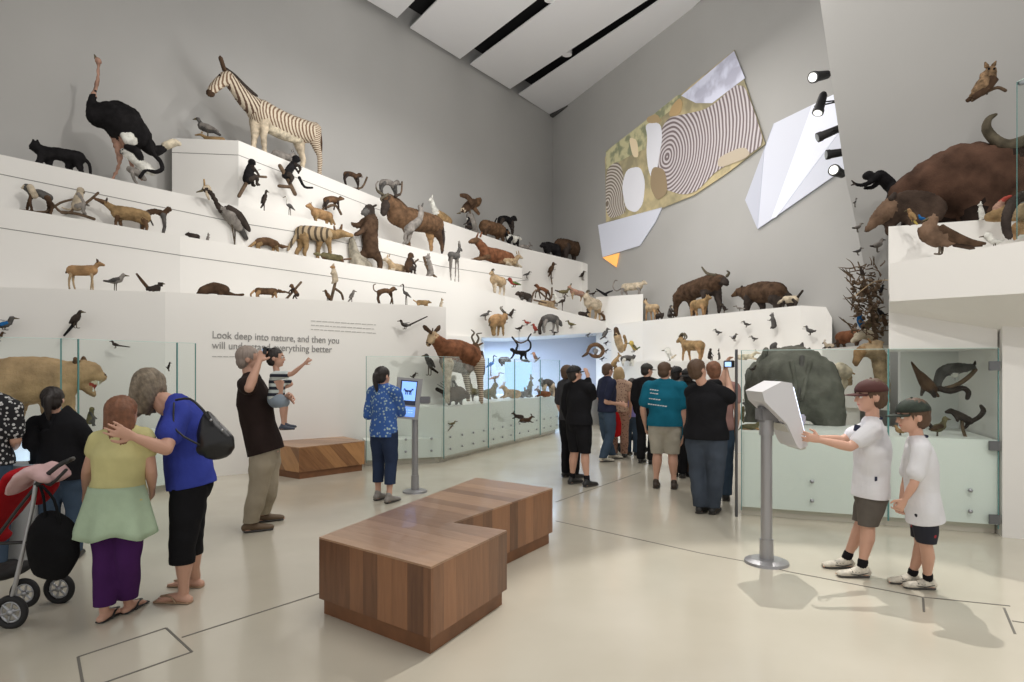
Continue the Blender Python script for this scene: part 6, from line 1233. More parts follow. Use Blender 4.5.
free(quad('dark', 'dark', bv=.5, br=.34, b0=.25, b1=.6, hv=.5, hu=.85, hr=.2, sn=(.98, .45, .1), lr=.08, tail=None), 499, 511, 366, 11, 1, 16.9, 'dark_bush_animal', 'small mammal', 'shaggy dark animal on the alcove back wall left of the spider monkey', pin=backpin(505, 360, 17.6))
free(bird('red', 'dark', 'brownd', pose='up', legl=.05, hr=.16), 530, 540, 362, 12, -1, 17.2, 'red_brown_bird', 'bird', 'red brown bird on the alcove wall right of the spider monkey', pin=backpin(535, 356, 18.2))
free(wader('blue', 'dgrey'), 486, 497, 376, 22, 1, 16.5, 'blue_heron', 'bird', 'thin bluish heron behind the okapi rump in the alcove', pin=backpin(491, 366, 17.6))
free(wader('pink', 'pink'), 488, 504, 384, 12, 1, 15.5, 'ibis', 'bird', 'pink ibis standing behind the glass right of the okapi', pin=backpin(496, 377, 17.5))
# lit blue display panel inside the alcove
o = prism('lit_panel', [ray(505, 392, 15.6), ray(532, 392, 16.0), ray(532, 362, 16.0), ray(505, 362, 15.6)], (0, .05, 0), emis('lit_cyan', (.45, .72, .95), .55)); tag(o, 'glowing pale blue display panel in the alcove', 'light panel')
# row on the case plinth: z of plinth top
ZP = .93
def plinth(C, x0, x1, h, dr, d, name, cat, label, extra=(), key=None, dy=0, voxf=1):
    xc = (x0+x1)/2; y = HY+(EYE-ZP)*F/d-dy; p = ray(xc, y, d); return critter(name, label, cat, mapbox(C, x0, x1, h, dr, lambda x: y)+list(extra), p, Vector((.85, .5, 0)).normalized(), voxf=voxf)
p = ray(452, HY+(EYE-ZP)*F/11.35, 11.35)
critter('okapi', 'reddish brown okapi with pale face and striped legs in the glass case', 'okapi', [
    ('red', [(447, 350, 11), (458, 352, 12.5), (470, 356, 12)], 0), ('red', [(444, 348, 9), (438, 342, 6.5), (434, 338, 5)], 0), ('buff', [(433, 336, 5.2), (430, 341, 3.6), (428.5, 344, 2.8)], 0), ('brownd', [(428, 344.5, 2.4)], 0), ('grey', [(446, 362, 7), (458, 366, 7), (468, 368, 6)], 0),
    ('pale', [(445, 364, 6), (445, 380, 3), (445, 392, 2.4), (445, 402, 2.4)], -4), ('pale', [(449, 364, 6), (450, 380, 3), (450, 392, 2.4), (450, 400, 2.4)], 4), ('zebleg', [(475, 362, 8), (477, 376, 4), (478, 390, 2.6), (479, 402, 2.5)], -4), ('zebleg', [(469, 364, 7), (469, 378, 3.6), (471, 390, 2.5), (471, 400, 2.4)], 4),
    ('brownd', [(430, 333, 1.6), (424, 328, 2.6), (422, 326, 1.2)], -2, 'ear', .5), ('brownd', [(436, 332, 1.6), (440, 328, 2.6), (441, 325.5, 1.2)], 2, 'ear', .5), ('horn', [(433, 331.5, .8), (433.5, 328.5, .6)], 1, 'horn'), ('brownd', [(482, 352, 1.4), (484, 366, 1.4), (483, 374, 1.6)], 0, 'tail')], p, Vector((.62, .78, 0)).normalized(), voxf=.9)
plinth(quad('brownd', 'dark', 'dark', bv=.5, br=.34, b0=.32, b1=.62, hv=.46, hu=.86, hr=.2, sn=(1.0, .4, .09), lr=.08, ear=.02, tail=((.2, .5), (-.1, .72)), tr=.1), 440, 470, 22, 1, 11.6, 'porcupine', 'porcupine', 'bristling dark porcupine walking right under the okapi', extra=[('dgrey', [(452+2.2*math.cos(a), 392, .5), (450+12*math.cos(a)-3, 391-11*math.sin(a), .3)], 3*math.sin(a*5), 'quill') for a in [.3+.22*k for k in range(11)]])
plinth(monkey('white', 'black', 'sit', 'none', 'black'), 443, 462, 22, 1, 11.9, 'colobus', 'monkey', 'black and white monkey sitting between the okapi front legs', dy=8)
plinth(quad('olive', 'dgrey', bv=.5, br=.2, hr=.12, lr=.05, horn=[(.84, .9, .03), (.9, 1.3, .02)]), 468, 484, 18, -1, 12.9, 'dik_dik', 'antelope', 'small dark antelope beside the okapi hind legs')
p = ray(477, 352, 12.9)
critter('kudu', 'tan animal with tall twisted horns rising behind the okapi back', 'antelope', [('brown', [(476, 346, 3), (478, 356, 4.5), (480, 372, 4)], 0), ('brown', [(475, 345, 3), (472.5, 349, 2)], 0), ('brown', [(479, 372, 3), (480, 398, 1.6)], 0), ('horn', [(474, 343, 1.1), (471.5, 337, 1), (474, 333, .9), (471, 330, .5)], -1.5, 'horn'), ('horn', [(477, 343, 1.1), (479, 338, 1), (477, 334, .8), (482, 333, .5)], 1.5, 'horn'), ('brown', [(479, 345, 1.2), (483, 343, .8)], 2, 'ear')], p, TX)
hung('L2r', bird('dgrey', 'dark', 'dgrey', pose='up', legl=.25, tail=(.0, .1)), 419, 438, 375, 22, -1, 'shaggy_bird', 'bird', 'shaggy dark bird on a twig above the blue kiosk', d=11.6)
hung('L1', bird('dark', pose='up', legl=.1), 410, 419, 379, 8, 1, 'small_bird', 'bird', 'small dark bird just over the top of the blue kiosk', off=.15)
hung('L1', bird('dgrey', legl=.05, tail=(-.4, .3)), 421, 433, 433, 6, 1, 'grey_bird', 'bird', 'flat grey bird in the low case right of the kiosk post', off=.1)
free(bird('olive', legl=.1), 448, 457, 426, 7, 1, 11.0, 'small_bird', 'bird', 'small olive bird on a twig low behind the glass', extra=[branch([(452, 426), (447, 432)], .6)], pin=ray(452, 424, 11.6))
free(lying('dark', 'dark'), 511, 524, 419, 8, -1, 12.9, 'dark_lizard', 'lizard', 'dark lizard low on the glass case, left one', pin=ray(518, 416, 13.4)); free(lying('brownd', 'dgrey'), 519, 535, 423, 9, 1, 13.2, 'dark_lizard', 'lizard', 'dark lizard low on the glass case, right one', pin=ray(527, 419, 13.8))
for a in [(484, 498, 22, 1, 13.4, 'olive', lying, 'mossy_tortoise', 'tortoise', 'mossy green humped animal right of the okapi legs'), (499, 521, 17, -1, 13.9, 'gold', lying, 'yellow_tortoise', 'tortoise', 'yellow brown humped tortoise on the case plinth'), (517, 531, 12, 1, 14.3, 'dgrey', lying, 'grey_tortoise', 'tortoise', 'dark grey small animal right of the yellow tortoise'),
          (534, 551, 11, -1, 14.7, 'red', lying, 'red_brown_animal', 'small mammal', 'red brown low animal near the alcove counter'), (549, 563, 11, 1, 15.2, 'grey', lying, 'grey_animal', 'small mammal', 'grey low animal at the right end of the case plinth')]:
    plinth(a[6](a[5], a[5], tail=False), a[0], a[1], a[2], a[3], a[4], a[7], a[8], a[9])
plinth(upright('olive', 'grey'), 524, 537, 24, 1, 14.5, 'meerkat', 'meerkat', 'greenish upright meerkat in front of the glowing panel')
plinth(quad('dgrey', 'pale', 'dark', bv=.62, br=.18, b0=.25, b1=.66, hv=.8, hu=.84, hr=.12, lr=.06, arch=.1, tail=((.2, .6), (.02, .3), (.0, .0)), tr=.09), 538, 556, 20, -1, 15.0, 'badger', 'badger', 'grey and pale badger like animal right of the glowing panel')
# ---------------- far corner cluster
on('B0', quad('pale', 'grey', 'grey', bv=.55, br=.24, b0=.34, b1=.74, hv=.78, hu=.90, hr=.13, sn=(.98, .70, .08), lr=.07, ear=.03, tail=((.28, .55), (.10, .35), (.0, .62), (.05, .98), (.12, 1.0)), tr=.05), 613, 648, 16, 1, 'pale_monkey', 'monkey', 'pale long tailed monkey walking on the small corner block', back=.2)
on('B1', quad('buff', 'tan', 'brownd', bv=.55, br=.17, b0=.4, b1=.72, hv=.88, hu=.92, hr=.08, lr=.035, sn=(1.0, .84, .04), neck=.07, tail=((.3, .5), (.1, .2))), 643, 664, 23, -1, 'small_gazelle', 'gazelle', 'small buff gazelle at the left end of the back tier', back=.2)
on('B1', quad('dark', 'dark', bv=.5, br=.3, lr=.09, hv=.6, hr=.16, tail=None), 656, 664, 8, 1, 'tiny_cub', 'cub', 'tiny dark cub beside the buff gazelle', back=.1)
on('B1', monkey('dgrey', 'dark', 'sit', 'none', 'pale'), 665, 676, 14, 1, 'small_monkey', 'monkey', 'small dark monkey sitting left of the brown buffalo', back=.1)
p, tn_, n = at_edge('B1', 700, .45)
critter('buffalo', 'brown buffalo with swept horns looking right on the back tier', 'buffalo', [('brownd', [(685, 291, 9), (697, 287, 9.5), (708, 283, 9.5), (716, 280, 8)], 0), ('brownd', [(715, 279, 7), (721, 278, 5)], 0), ('dark', [(723, 279, 4.4), (727, 282, 2.8)], 0), ('brownd', [(681, 296, 6), (679, 306, 3), (679, 314, 2.4)], -4), ('brownd', [(688, 298, 5), (690, 307, 3), (690, 314, 2.2)], 4), ('dark', [(709, 292, 5), (708, 303, 2.8), (709, 312, 2.4)], -4), ('dark', [(714, 290, 5), (716, 302, 2.6), (716, 310, 2.2)], 4),
    ('horn', [(718, 274, 1.6), (710, 272, 1.5), (705, 266, .8)], -4, 'horn'), ('horn', [(724, 274, 1.5), (726, 271, 1.2), (724, 269, .6)], 4, 'horn'), ('dark', [(717, 277, 1.2), (713, 279, .8)], -5, 'ear'), ('dark', [(677, 290, 1), (676, 304, 1)], 0, 'tail')], p, tn_, dz=dzf('B1', 700, .45))
on('B1', quad('ochre', 'tan', bv=.56, br=.22, b0=.2, b1=.62, hv=.82, hu=.84, hr=.13, lr=.06, tail=None), 690, 712, 21, 1, 'calf', 'calf', 'tawny calf standing in front of the brown buffalo', back=.12)
on('B1', bird('dark', pose='up', legl=.2), 719, 728, 11, -1, 'small_bird', 'bird', 'dark upright bird between buffalo and brown bear', back=.15); on('B1', bird('grey', legl=.3), 734, 745, 7, -1, 'small_bird', 'bird', 'low grey bird in front of the brown bear snout', back=.1)
p, tn_, n = at_edge('B1', 762, .45)
critter('brown_bear', 'dark brown bear facing left on the back tier', 'bear', [('brownd', [(748, 292, 8), (760, 290, 10.5), (776, 291, 11)], 0), ('brownd', [(747, 291, 7), (740, 290, 5)], 0), ('brown', [(739, 290, 4.4), (734.5, 293, 2.4), (732, 294, 1.8)], 0), ('dark', [(752, 296, 5.5), (750, 304, 3.6), (749, 309, 3)], -4), ('dark', [(757, 297, 5), (760, 304, 3.2), (760, 308, 2.8)], 4), ('dark', [(778, 297, 7), (782, 303, 4), (779, 306, 3)], -4), ('dark', [(784, 296, 6), (788, 301, 3.6), (788, 305, 2.8)], 4), ('dark', [(744, 285, 1.3)], -3, 'ear'), ('dark', [(746, 284, 1.3)], 3, 'ear')], p, tn_, dz=dzf('B1', 762, .45))
on('B1', quad('pale', 'dark', 'dark', bv=.5, br=.24, b0=.3, b1=.66, hv=.45, hu=.86, hr=.12, sn=(1.0, .3, .06), lr=.08, ear=.03, tail=((.2, .6), (.02, 1.0)), tr=.09), 777, 803, 15, -1, 'anteater', 'anteater', 'pale and black anteater behind the rump of the brown bear', back=.08)
for x0, x1, y1, h, dr, lab in [(714, 722, 335, 8, -1, 'leftmost of five small grey birds on the white back face'), (731, 739, 341, 9, 1, 'second lowest grey bird on the white back face, left of centre'), (742, 751, 327, 8, -1, 'upper middle grey bird on the white back face'), (750, 758, 341, 7, -1, 'grey bird just above left of the rhinoceros back'), (804, 816, 335, 12, -1, 'larger grey bird at the right end of the white back face')]:
    hung('B1', bird('dgrey', 'dark', legl=.12, pose='up' if dr > 0 else 'side'), x0, x1, y1, h, dr, 'grey_bird', 'bird', lab)
hung('B1', upright('dgrey', 'dgrey', False), 766, 780, 329, 17, -1, 'koala', 'koala', 'grey koala clinging to the white face below the brown bear')
on('B2', quad('ochre', 'tan', 'brown', bv=.58, br=.2, b0=.22, b1=.64, hv=.84, hu=.84, hr=.12, sn=(.96, .74, .06), lr=.05, neck=.12, tail=((.15, .6), (.13, .5)), horn=[(.83, .94, .04), (.74, 1.06, .035), (.66, .92, .03), (.72, .82, .015)]), 675, 707, 26, -1, 'ram', 'ram', 'brown ram with curled horns on the low back shelf', back=.3)
on('B2', monkey('dark', 'dark', 'sit', 'none'), 706, 714, 13, 1, 'small_monkey', 'monkey', 'small dark monkey right of the ram on the low shelf'); on('B2', upright('dgrey', 'dark', False), 716, 722, 12, -1, 'small_penguin', 'bird', 'thin dark upright figure of a bird right of the ram')
on('B2', bird('white', 'pale', 'white', pose='up', legl=.05, hr=.2), 662, 676, 16, -1, 'snowy_owl', 'owl', 'pale snowy owl left of the ram above the crowd')
on('B2', lying('cream', 'pale'), 735, 761, 11, 1, 'seal', 'seal', 'cream coloured seal lying left of the rhinoceros')
hung('L2r', [('brown', [(.1, .5, .12), (.25, .85, .14), (.6, .95, .15), (.9, .6, .14), (.75, .15, .13), (.4, .12, .12), (.2, .3, .08)], 0), ('grey', [(.5, .5, .2)], 0), ('brownd', [(.05, .3, .12), (-.2, .1, .07)], 0)], 586, 605, 358, 14, 1, 'curled_snake', 'snake', 'coiled brownish snake on the far corner wall', off=.3)
hung('L2r', bird('dgrey', 'dark', pose='up', legl=.05, tail=(.0, -.1)), 600, 612, 338, 13, 1, 'grey_hawk', 'hawk', 'grey hawk on the far corner wall above the coiled snake', off=.3)
p = ray(619, 345, 15.6)
critter('hanging_anteater', 'long brown furry animal hanging down the far corner wall', 'anteater', [('brownd', [(616, 329, 2.4), (617, 335, 3.4)], 0), ('buff', [(617, 335, 3.6), (619, 343, 4), (621, 350, 3)], 0), ('ochre', [(624, 336, 1.6), (626, 343, 1.6), (624, 350, 1.4)], 0), ('buff', [(621, 346, 2), (625, 350, 1.2)], 2)], p, TX, pin=ray(619, 340, 16.9))
free(bird('yellow', 'green', 'olive', pose='up', legl=.05, hr=.2), 626, 640, 352, 13, -1, 15.5, 'green_parrot', 'parrot', 'yellow green parrot at the far corner above the crowd', pin=ray(632, 346, 16.6))
free(hop('ochre', 'ochre'), 609, 623, 370, 17, 1, 14.8, 'orange_kangaroo', 'kangaroo', 'orange tan kangaroo behind the crowd at the far corner', pin=ray(615, 362, 17))
free(quad('dgrey', 'white', 'dark', bv=.55, br=.22, lr=.08, hv=.7, hr=.15, arch=.08), 620, 636, 366, 13, 1, 15.0, 'grey_lemur', 'lemur', 'grey and white lemur in the far corner beside the kangaroo', pin=ray(627, 360, 16.6))
for x, y, lab in [(606, 345, 'top one of three tiny dark birds by the coiled snake'), (606, 353, 'middle one of three tiny dark birds by the coiled snake'), (602, 361, 'lowest of three tiny dark birds by the coiled snake'), (588, 337, 'tiny dark bird left of the grey hawk')]: hung('L2r', bird('dark', legl=.2), x-2.5, x+2.5, y, 5, 1, 'tiny_bird', 'bird', lab, off=.2)
# ---------------- behind the boys
on('B3', lying('pale', 'dgrey', tail=False), 822, 834, 9, -1, 'pangolin', 'small mammal', 'small grey animal at the left end of the ledge over the rhinoceros', back=.1)
on('B3', quad('red', 'brownd', bv=.5, br=.30, b0=.22, b1=.64, hv=.55, hu=.86, hr=.2, sn=(1.0, .4, .12), lr=.08, tail=((.1, .3), (-.1, .1)), ear=.06), 834, 869, 21, 1, 'red_river_hog', 'pig', 'red brown pig on the ledge behind the boys', back=.3)
p = ray(864, 350, 8.3)
critter('camel', 'sandy grey camel neck and head behind the boy in the maroon cap', 'camel', [('buff', [(876, 352, 8), (866, 350, 7)], 0), ('tan', [(860, 352, 6), (857, 358, 4.4), (856, 364, 3.4)], 0), ('buff', [(880, 358, 8), (882, 380, 7), (884, 400, 6)], 0), ('buff', [(872, 344, 4), (880, 343, 4)], 0), ('tan', [(868, 342, 1.4), (866, 339, .8)], -3, 'ear')], p, TX)
p = ray(864, 330, 8.6)
critter('lion_cub', 'pale cream furry animal lying above the sandy camel', 'cub', [('cream', [(858, 336, 4), (866, 334, 5.5), (874, 337, 4)], 0), ('cream', [(857, 338, 3.4), (853, 341, 2.4)], 0), ('cream', [(862, 331, 1)], -2)], p, TX, pin=ray(866, 334, 9.1))
p = ray(861, 320, 8.8)
critter('peacock', 'bright blue necked peacock under the branch of birds', 'peacock', [('blue', [(862, 326, 2.6), (860, 320, 3.2), (860, 314, 2)], 0), ('blue', [(860.5, 311, 1.8), (858, 312, .8)], 0), ('olive', [(866, 326, 4), (872, 322, 4.5), (878, 318, 3)], 0, 'tail')], p, TX, pin=ray(862, 320, 9.3))
p = ray(843, 372, 8.8)
critter('sheep', 'cream sheep seen behind the rhinoceros rump', 'sheep', [('cream', [(840, 369, 7), (845, 372, 7)], 0), ('buff', [(849, 376, 3), (850, 384, 2.4)], 0), ('cream', [(838, 374, 3), (837, 388, 2)], 0), ('cream', [(846, 376, 3), (846, 388, 2)], 2), ('tan', [(849, 372, 1), (853, 374, .7)], -2, 'ear')], p, TX, pin=ray(842, 372, 9.2))
# bare bush with little birds
bm = newbm(); rb = random.Random(12); org = ray(868, 330, 8.5)
bm_tube(bm, [(ray(876, 345, 8.6)-org, .035), (ray(872, 310, 8.55)-org, .028), (ray(866, 285, 8.5)-org, .018), (ray(858, 262, 8.5)-org, .008)], 8)
for k in range(150):
    a = Vector((rb.uniform(850, 884), rb.uniform(264, 338), 0)); x2 = a.x+rb.uniform(-15, 9); y2 = a.y-rb.uniform(-3, 13); d = 8.5+rb.uniform(-.22, .22); mx, my = (a.x+x2)/2+rb.uniform(-2, 2), (a.y+y2)/2+rb.uniform(-2, 2)
    bm_tube(bm, [(ray(a.x, a.y, d)-org, .010), (ray(mx, my, d)-org, .007), (ray(x2, y2, d+rb.uniform(-.1, .1))-org, .003)], 5)
for k in range(90):
    x = rb.uniform(852, 884); y = rb.uniform(280, 336); bm_sph(bm, ray(x, y, 8.5+rb.uniform(-.2, .2))-org, (rb.uniform(.02, .045), .03, .02), Matrix.Rotation(rb.uniform(0, 3), 3, 'Y'), 7, 5)
o = bm_obj('bare_bush', bm, M('branch'), None, False); o.location = org; tag(o, 'tangled brown bush left of the projecting ledge', 'bush')
critter('long_twig', 'pale bent twig crossing the tangled bush', 'branch', [('buff', [(855, 296, .5), (866, 287, .5), (876, 281, .5), (889, 280, .5)], 0)], ray(870, 287, 8.2), TX)
for x0, x1, y1, h, dr, d, c, lab in [(857, 866, 278, 14, -1, 8.3, 'dark', 'dark bird at the top left of the tangled bush'), (859, 871, 297, 14, -1, 8.25, 'brownd', 'brown bird inside the tangled bush, left of the twig'), (878, 886, 295, 13, 1, 8.2, 'black', 'black bird at the right of the tangled bush'), (879, 889, 330, 20, -1, 8.2, 'brownd', 'big dark bird low in the tangled bush by the ledge'), (872, 888, 318, 12, -1, 8.2, 'black', 'black bird beneath the pale bent twig')]:
    free(bird(c, 'dark', pose='up', legl=.1), x0, x1, y1, h, dr, d, 'perched_bird', 'bird', lab, pin=ray((x0+x1)/2, y1-h*.4, 8.6))
for x0, x1, y1, h, c, lab in [(853, 857, 207, 11, 'dgrey', 'tiny dark bird on the slanted wall edge, topmost'), (852, 863, 232, 11, 'grey', 'grey bird on the slanted wall edge left of the tapir snout'), (853, 863, 255, 9, 'dgrey', 'dark grey bird on the slanted wall edge, lowest'), (870, 885, 252, 16, 'grey', 'pale grey bird under the tapir snout')]:
    free(bird(c, 'dark', pose='side', legl=.2), x0, x1, y1, h, 1, 8.7, 'wall_bird', 'bird', lab, pin=ray((x0+x1)/2, y1-h*.5, 9.3))
# ---------------- right upper ledge
p = ray(880, 183, 8.4)
critter('black_ape', 'black monkey lunging left above the bull', 'monkey', [('black', [(897, 196, 5), (889, 184, 6.5), (880, 176, 6)], 0), ('black', [(869, 175, 4.4), (866.5, 176, 4)], 0), ('black', [(874, 177, 4), (866, 184, 2.4), (858, 186, 1.8), (852, 184, 1.4)], -3), ('black', [(880, 181, 3.4), (876, 186, 2.2), (868, 187, 1.6)], 4), ('black', [(889, 188, 4.5), (887, 197, 3), (884, 201, 2)], -4), ('dark', [(852, 184, 1), (849.5, 181.5, .6)], -3, 'finger'), ('dark', [(852, 185, 1), (849, 186, .6)], -3, 'finger')], p, TX)
p = ray(960, 230, 6.95); TR = Vector((.93, -.36, 0)).normalized()
MATS['bull'] = fur('bull', (.085, .046, .031), .5, 3); MATS['bulld'] = fur('bulld', (.03, .02, .016), .3, 4); MATS['tapirf'] = fur('tapirf', (.060, .040, .030), .4, 5); MATS['tapirl'] = fur('tapirl', (.165, .105, .07), .35, 6)
bull_k = 1
critter('bull', 'huge brown bull with a long curved horn on the upper right ledge', 'bull', [
    ('bull', [(905, 196, 20), (930, 186, 29), (960, 178, 37), (985, 180, 38)], 0, None, .8), ('bull', [(985, 172, 30), (1008, 172, 24), (1030, 170, 22)], 0, None, .8), ('bull', [(968, 158, 20), (975, 155, 17)], 0, None, .8), ('bulld', [(1000, 160, 12), (1020, 152, 12)], -6), ('bull', [(1030, 168, 16), (1046, 178, 12), (1056, 190, 9)], 0),
    ('bulld', [(975, 200, 16), (972, 218, 9), (970, 232, 7)], -8), ('bulld', [(950, 202, 14), (945, 220, 8), (944, 233, 7)], 10), ('bulld', [(915, 205, 14), (908, 222, 8), (907, 236, 7)], -8), ('bulld', [(925, 205, 13), (926, 222, 8), (926, 235, 7)], 10),
    ('horn', [(1020, 142, 5.5), (1004, 147, 6), (991, 142, 5.4), (982, 131, 4.6), (984, 121, 3), (991, 116.5, 1.4)], -14, 'horn'), ('horn', [(1030, 142, 5.5), (1046, 147, 6), (1060, 140, 5.2), (1066, 128, 3)], 4, 'horn'), ('black', [(1004, 152, 5), (990, 158, 4.5), (984, 163, 2)], -16, 'ear', .5)], p+Vector((.45, .9, 0)), TR, voxf=1.1, dz=-.04)
p = ray(900, 226, 7.7)
critter('tapir', 'dark snouted tapir head and shoulders in front of the bull', 'tapir', [('tapirf', [(893, 208, 13), (908, 206, 16), (925, 208, 16), (934, 212, 14)], 0, None, .7), ('tapirl', [(890, 209, 11), (879, 217, 7.5), (871, 226, 4.4), (867, 230, 3)], 0), ('tapirf', [(893, 216, 8), (889, 232, 3.5)], 3), ('tapirf', [(928, 218, 8), (930, 235, 4)], 4), ('tapirf', [(915, 222, 9), (912, 236, 4)], -2), ('dark', [(890, 200, 3), (893, 196, 2)], -8, 'ear')], p, TR, dz=.0)
TG = (TR)
def ledge(C, x0, x1, y1, h, dr, d, name, cat, label, extra=(), pin=None): return free(C, x0, x1, y1, h, dr, d, name, cat, label, tn_=tuple(TR), extra=extra, pin=pin, tilt=-.1)
ledge(bird('tan', 'yellow', 'gold', pose='up', legl=.15, tail=(.15, .0)), 902, 920, 225, 19, -1, 6.75, 'yellow_bird', 'bird', 'small tan and yellow bird in front of the tapir')
ledge(bird('blue', 'black', 'blue', legl=.1), 917, 927, 222, 10, -1, 6.7, 'blue_bird', 'bird', 'small glossy blue bird beside the brown gull head')
p = ray(935, 254, 6.5)
critter('gull', 'large brown skua like gull standing on the projecting ledge', 'gull', [('tapirl', [(925, 232, 8), (935, 237, 10), (948, 241, 7.5)], 0), ('tapirl', [(929, 228, 7), (932, 220, 6), (933, 218.5, 5.6)], 0), ('beak', [(928, 219, 1.8), (923.5, 221, .8)], 0, 'beak'), ('brownd', [(938, 231, 6.5), (953, 238, 5.5), (970, 243, 3), (984, 244.5, 1.2)], -5, 'wing', .35), ('brownd', [(938, 231, 6.5), (953, 238, 5.5), (970, 243, 3), (984, 244.5, 1.2)], 5, 'wing', .35), ('tapirf', [(955, 243, 4), (966, 246, 3), (974, 249, 1.6)], 0, 'tail', .5), ('leg', [(939, 243, 1.5), (938.5, 253.5, 1), (934, 254.2, .9)], -2.5, 'leg'), ('leg', [(943, 243, 1.5), (942.5, 253, 1), (938, 253.6, .9)], 2.5, 'leg')], p, TR)
ledge(bird('white', 'white', 'white', legl=.08, hr=.22), 984, 1004, 247, 18, -1, 6.25, 'white_bird', 'bird', 'white puffy bird on the projecting ledge right of the gull')
ledge(upright('white', 'white', False), 974, 988, 221, 20, -1, 6.7, 'white_cockatoo', 'cockatoo', 'white cockatoo like bird in front of the bull forelegs')
p = ray(1002, 220, 6.5)
critter('red_horn_animal', 'ginger animal with a red horned head behind the white bird', 'hartebeest', [('ochre', [(990, 217, 5), (1004, 214, 8), (1018, 212, 9)], 0), ('pink', [(997, 208, 4), (1001, 203, 3)], 0), ('scarlet', [(1001, 202, 2.6), (1006, 198, 2), (1011, 196, 1.2)], 0)], p, TR)
p = ray(1014, 232, 6.05)
critter('curved_ape', 'dark curved animal leaning at the right edge of the ledge', 'monkey', [('dark', [(1024, 195, 5), (1013, 203, 5), (1007, 215, 4.6), (1006, 228, 4), (1009, 236, 3.4)], 0), ('dark', [(1010, 228, 2.4), (1011, 238, 2)], 3), ('dark', [(1030, 198, 5), (1040, 206, 5)], 0)], p, TR)
critter('pale_boar', 'pale tan animal below the dark curved one at the right edge', 'boar', [('buff', [(1016, 212, 7), (1028, 212, 10)], 0), ('tan', [(1018, 228, 6), (1028, 228, 7)], 0), ('tan', [(1016, 232, 3), (1015, 239, 2)], 0)], ray(1020, 236, 6.2), TR)
g_ = pane('glass_pane', ray(1017, 300, 5.9).xy.to_3d(), ray(1060, 300, 5.5).xy.to_3d(), ray(1017, 239, 5.9).z, ray(1017, 82, 5.9).z, .012, Vector((-.5, -.86, 0)).normalized(), 'tall glass pane with metal clip at the right edge of the upper ledge')
bm = newbm(); bm_box(bm, ray(1021, 83, 5.9), (.06, .04, .03), None, .004); tag(bm_obj('pane_clip', bm, M_STEEL, None), 'small steel clip on top of the glass pane at the right edge', 'clip')
# owl on the wall
p = ray(987, 90, 7.6)
MATS['owlf'] = mat('fur_owl', (.20, .13, .075), .85, 0, .5, 45, .75, 22)
critter('owl', 'mottled brown horned owl mounted high on the right wall', 'owl', [('owlf', [(975, 95, 6), (983, 87, 9), (989, 79, 8)], 0), ('owlf', [(990, 72, 7.4)], 0), ('owlf', [(986, 67, 2.2), (984.5, 63.5, .9)], -2, 'ear_tuft'), ('owlf', [(993, 66, 2.2), (995, 62.5, .9)], -2, 'ear_tuft'), ('brownd', [(992, 80, 5), (984, 90, 5), (972, 100, 2.4)], -5, 'wing', .35), ('brownd', [(974, 96, 3), (967, 101, 2)], 0, 'tail', .5), ('branch', [(972, 101, 1.3), (985, 93, 1.5), (997, 88, 1.6), (1005, 91, 1.6)], -1, 'branch'), ('black', [(987, 71, 1.1)], -5.4, 'eye'), ('black', [(992.5, 71, 1.1)], -5.4, 'eye'), ('leg', [(984, 92, 1.6), (986, 95, 1)], -3, 'leg')], p, TR, pin=ray(990, 84, 8.6))
# ---------------- right glass case
def case(C, x0, x1, y1, h, dr, d, name, cat, label, extra=(), pin=True, tilt=0): return free(C, x0, x1, y1, h, dr, d, name, cat, label, tn_=tuple(gd), extra=extra, pin=ray((x0+x1)/2, y1-h*.5, 7.6) if pin else None, tilt=tilt)
d_ = 6.6
critter('quoll', 'dark long snouted animal hanging head up in the right case', 'small mammal', [('brownd', [(920, 375, 4), (926, 383, 6), (932, 389, 5)], 0), ('brownd', [(919, 374, 3.4), (915, 368, 2), (911.5, 362, .9)], 0), ('dark', [(931, 390, 3), (934, 396, 2)], -2), ('dark', [(924, 388, 2.4), (922, 395, 1.4)], 2), ('brownd', [(934, 391, 2), (938, 396, 1.4)], 0, 'tail')], ray(925, 385, d_), gd, pin=ray(925, 383, 7.45))
critter('possum', 'dark possum stretched along a curved branch in the right case', 'possum', [('dgrey', [(942, 372, 5.5), (950, 369, 6), (961, 368, 5.5)], 0), ('dgrey', [(966, 368, 4.4), (972, 367, 3.4), (975, 368, 2)], 0), ('dgrey', [(941, 374, 5), (938, 382, 4), (938, 387, 3)], 0), ('white', [(954, 375, 3)], -2), ('dark', [(974, 364, 1.4), (974.5, 361.5, .8)], -2, 'ear'), ('dark', [(938, 388, 3), (950, 391, 3), (962, 388, 2.6), (968, 392, 2.6), (967, 398, 2)], -1, 'tail'), ('branch', [(937, 390, 2), (955, 386, 2.2), (968, 378, 2.2), (976, 370, 2)], 2, 'branch')], ray(955, 380, d_), gd, pin=ray(955, 378, 7.45))
critter('tree_squirrel', 'black squirrel with an upturned tail on a short post', 'squirrel', [('dark', [(955, 413, 3.4), (962, 417, 4), (970, 421, 3.6)], 0), ('dark', [(951, 411, 3), (946.5, 412, 1.8)], 0), ('dark', [(955, 416, 1.8), (957, 421, 1.2)], -2), ('dark', [(969, 423, 2), (966, 428, 1.4)], 2), ('dark', [(972, 421, 2.2), (979, 417, 2.4), (983.5, 411, 2.6), (981, 406, 1.6)], 0, 'tail'), ('branch', [(962, 421, 1.6), (963, 430, 1.5), (966, 438, 1.6)], 0, 'branch')], ray(964, 438.5, 6.45), gd)
case(bird('olive', 'dark', 'brownd', legl=.16, tail=(-.05, .75), hr=.11), 926, 950, 438, 26, 1, 6.5, 'pheasant', 'pheasant', 'brown pheasant behind the head of the boy in the green cap', pin=False)
case(bird('tan', 'brown', legl=.2), 893, 907, 437, 14, -1, 6.55, 'small_quail', 'quail', 'small speckled quail low in the case between the two boys', pin=False)
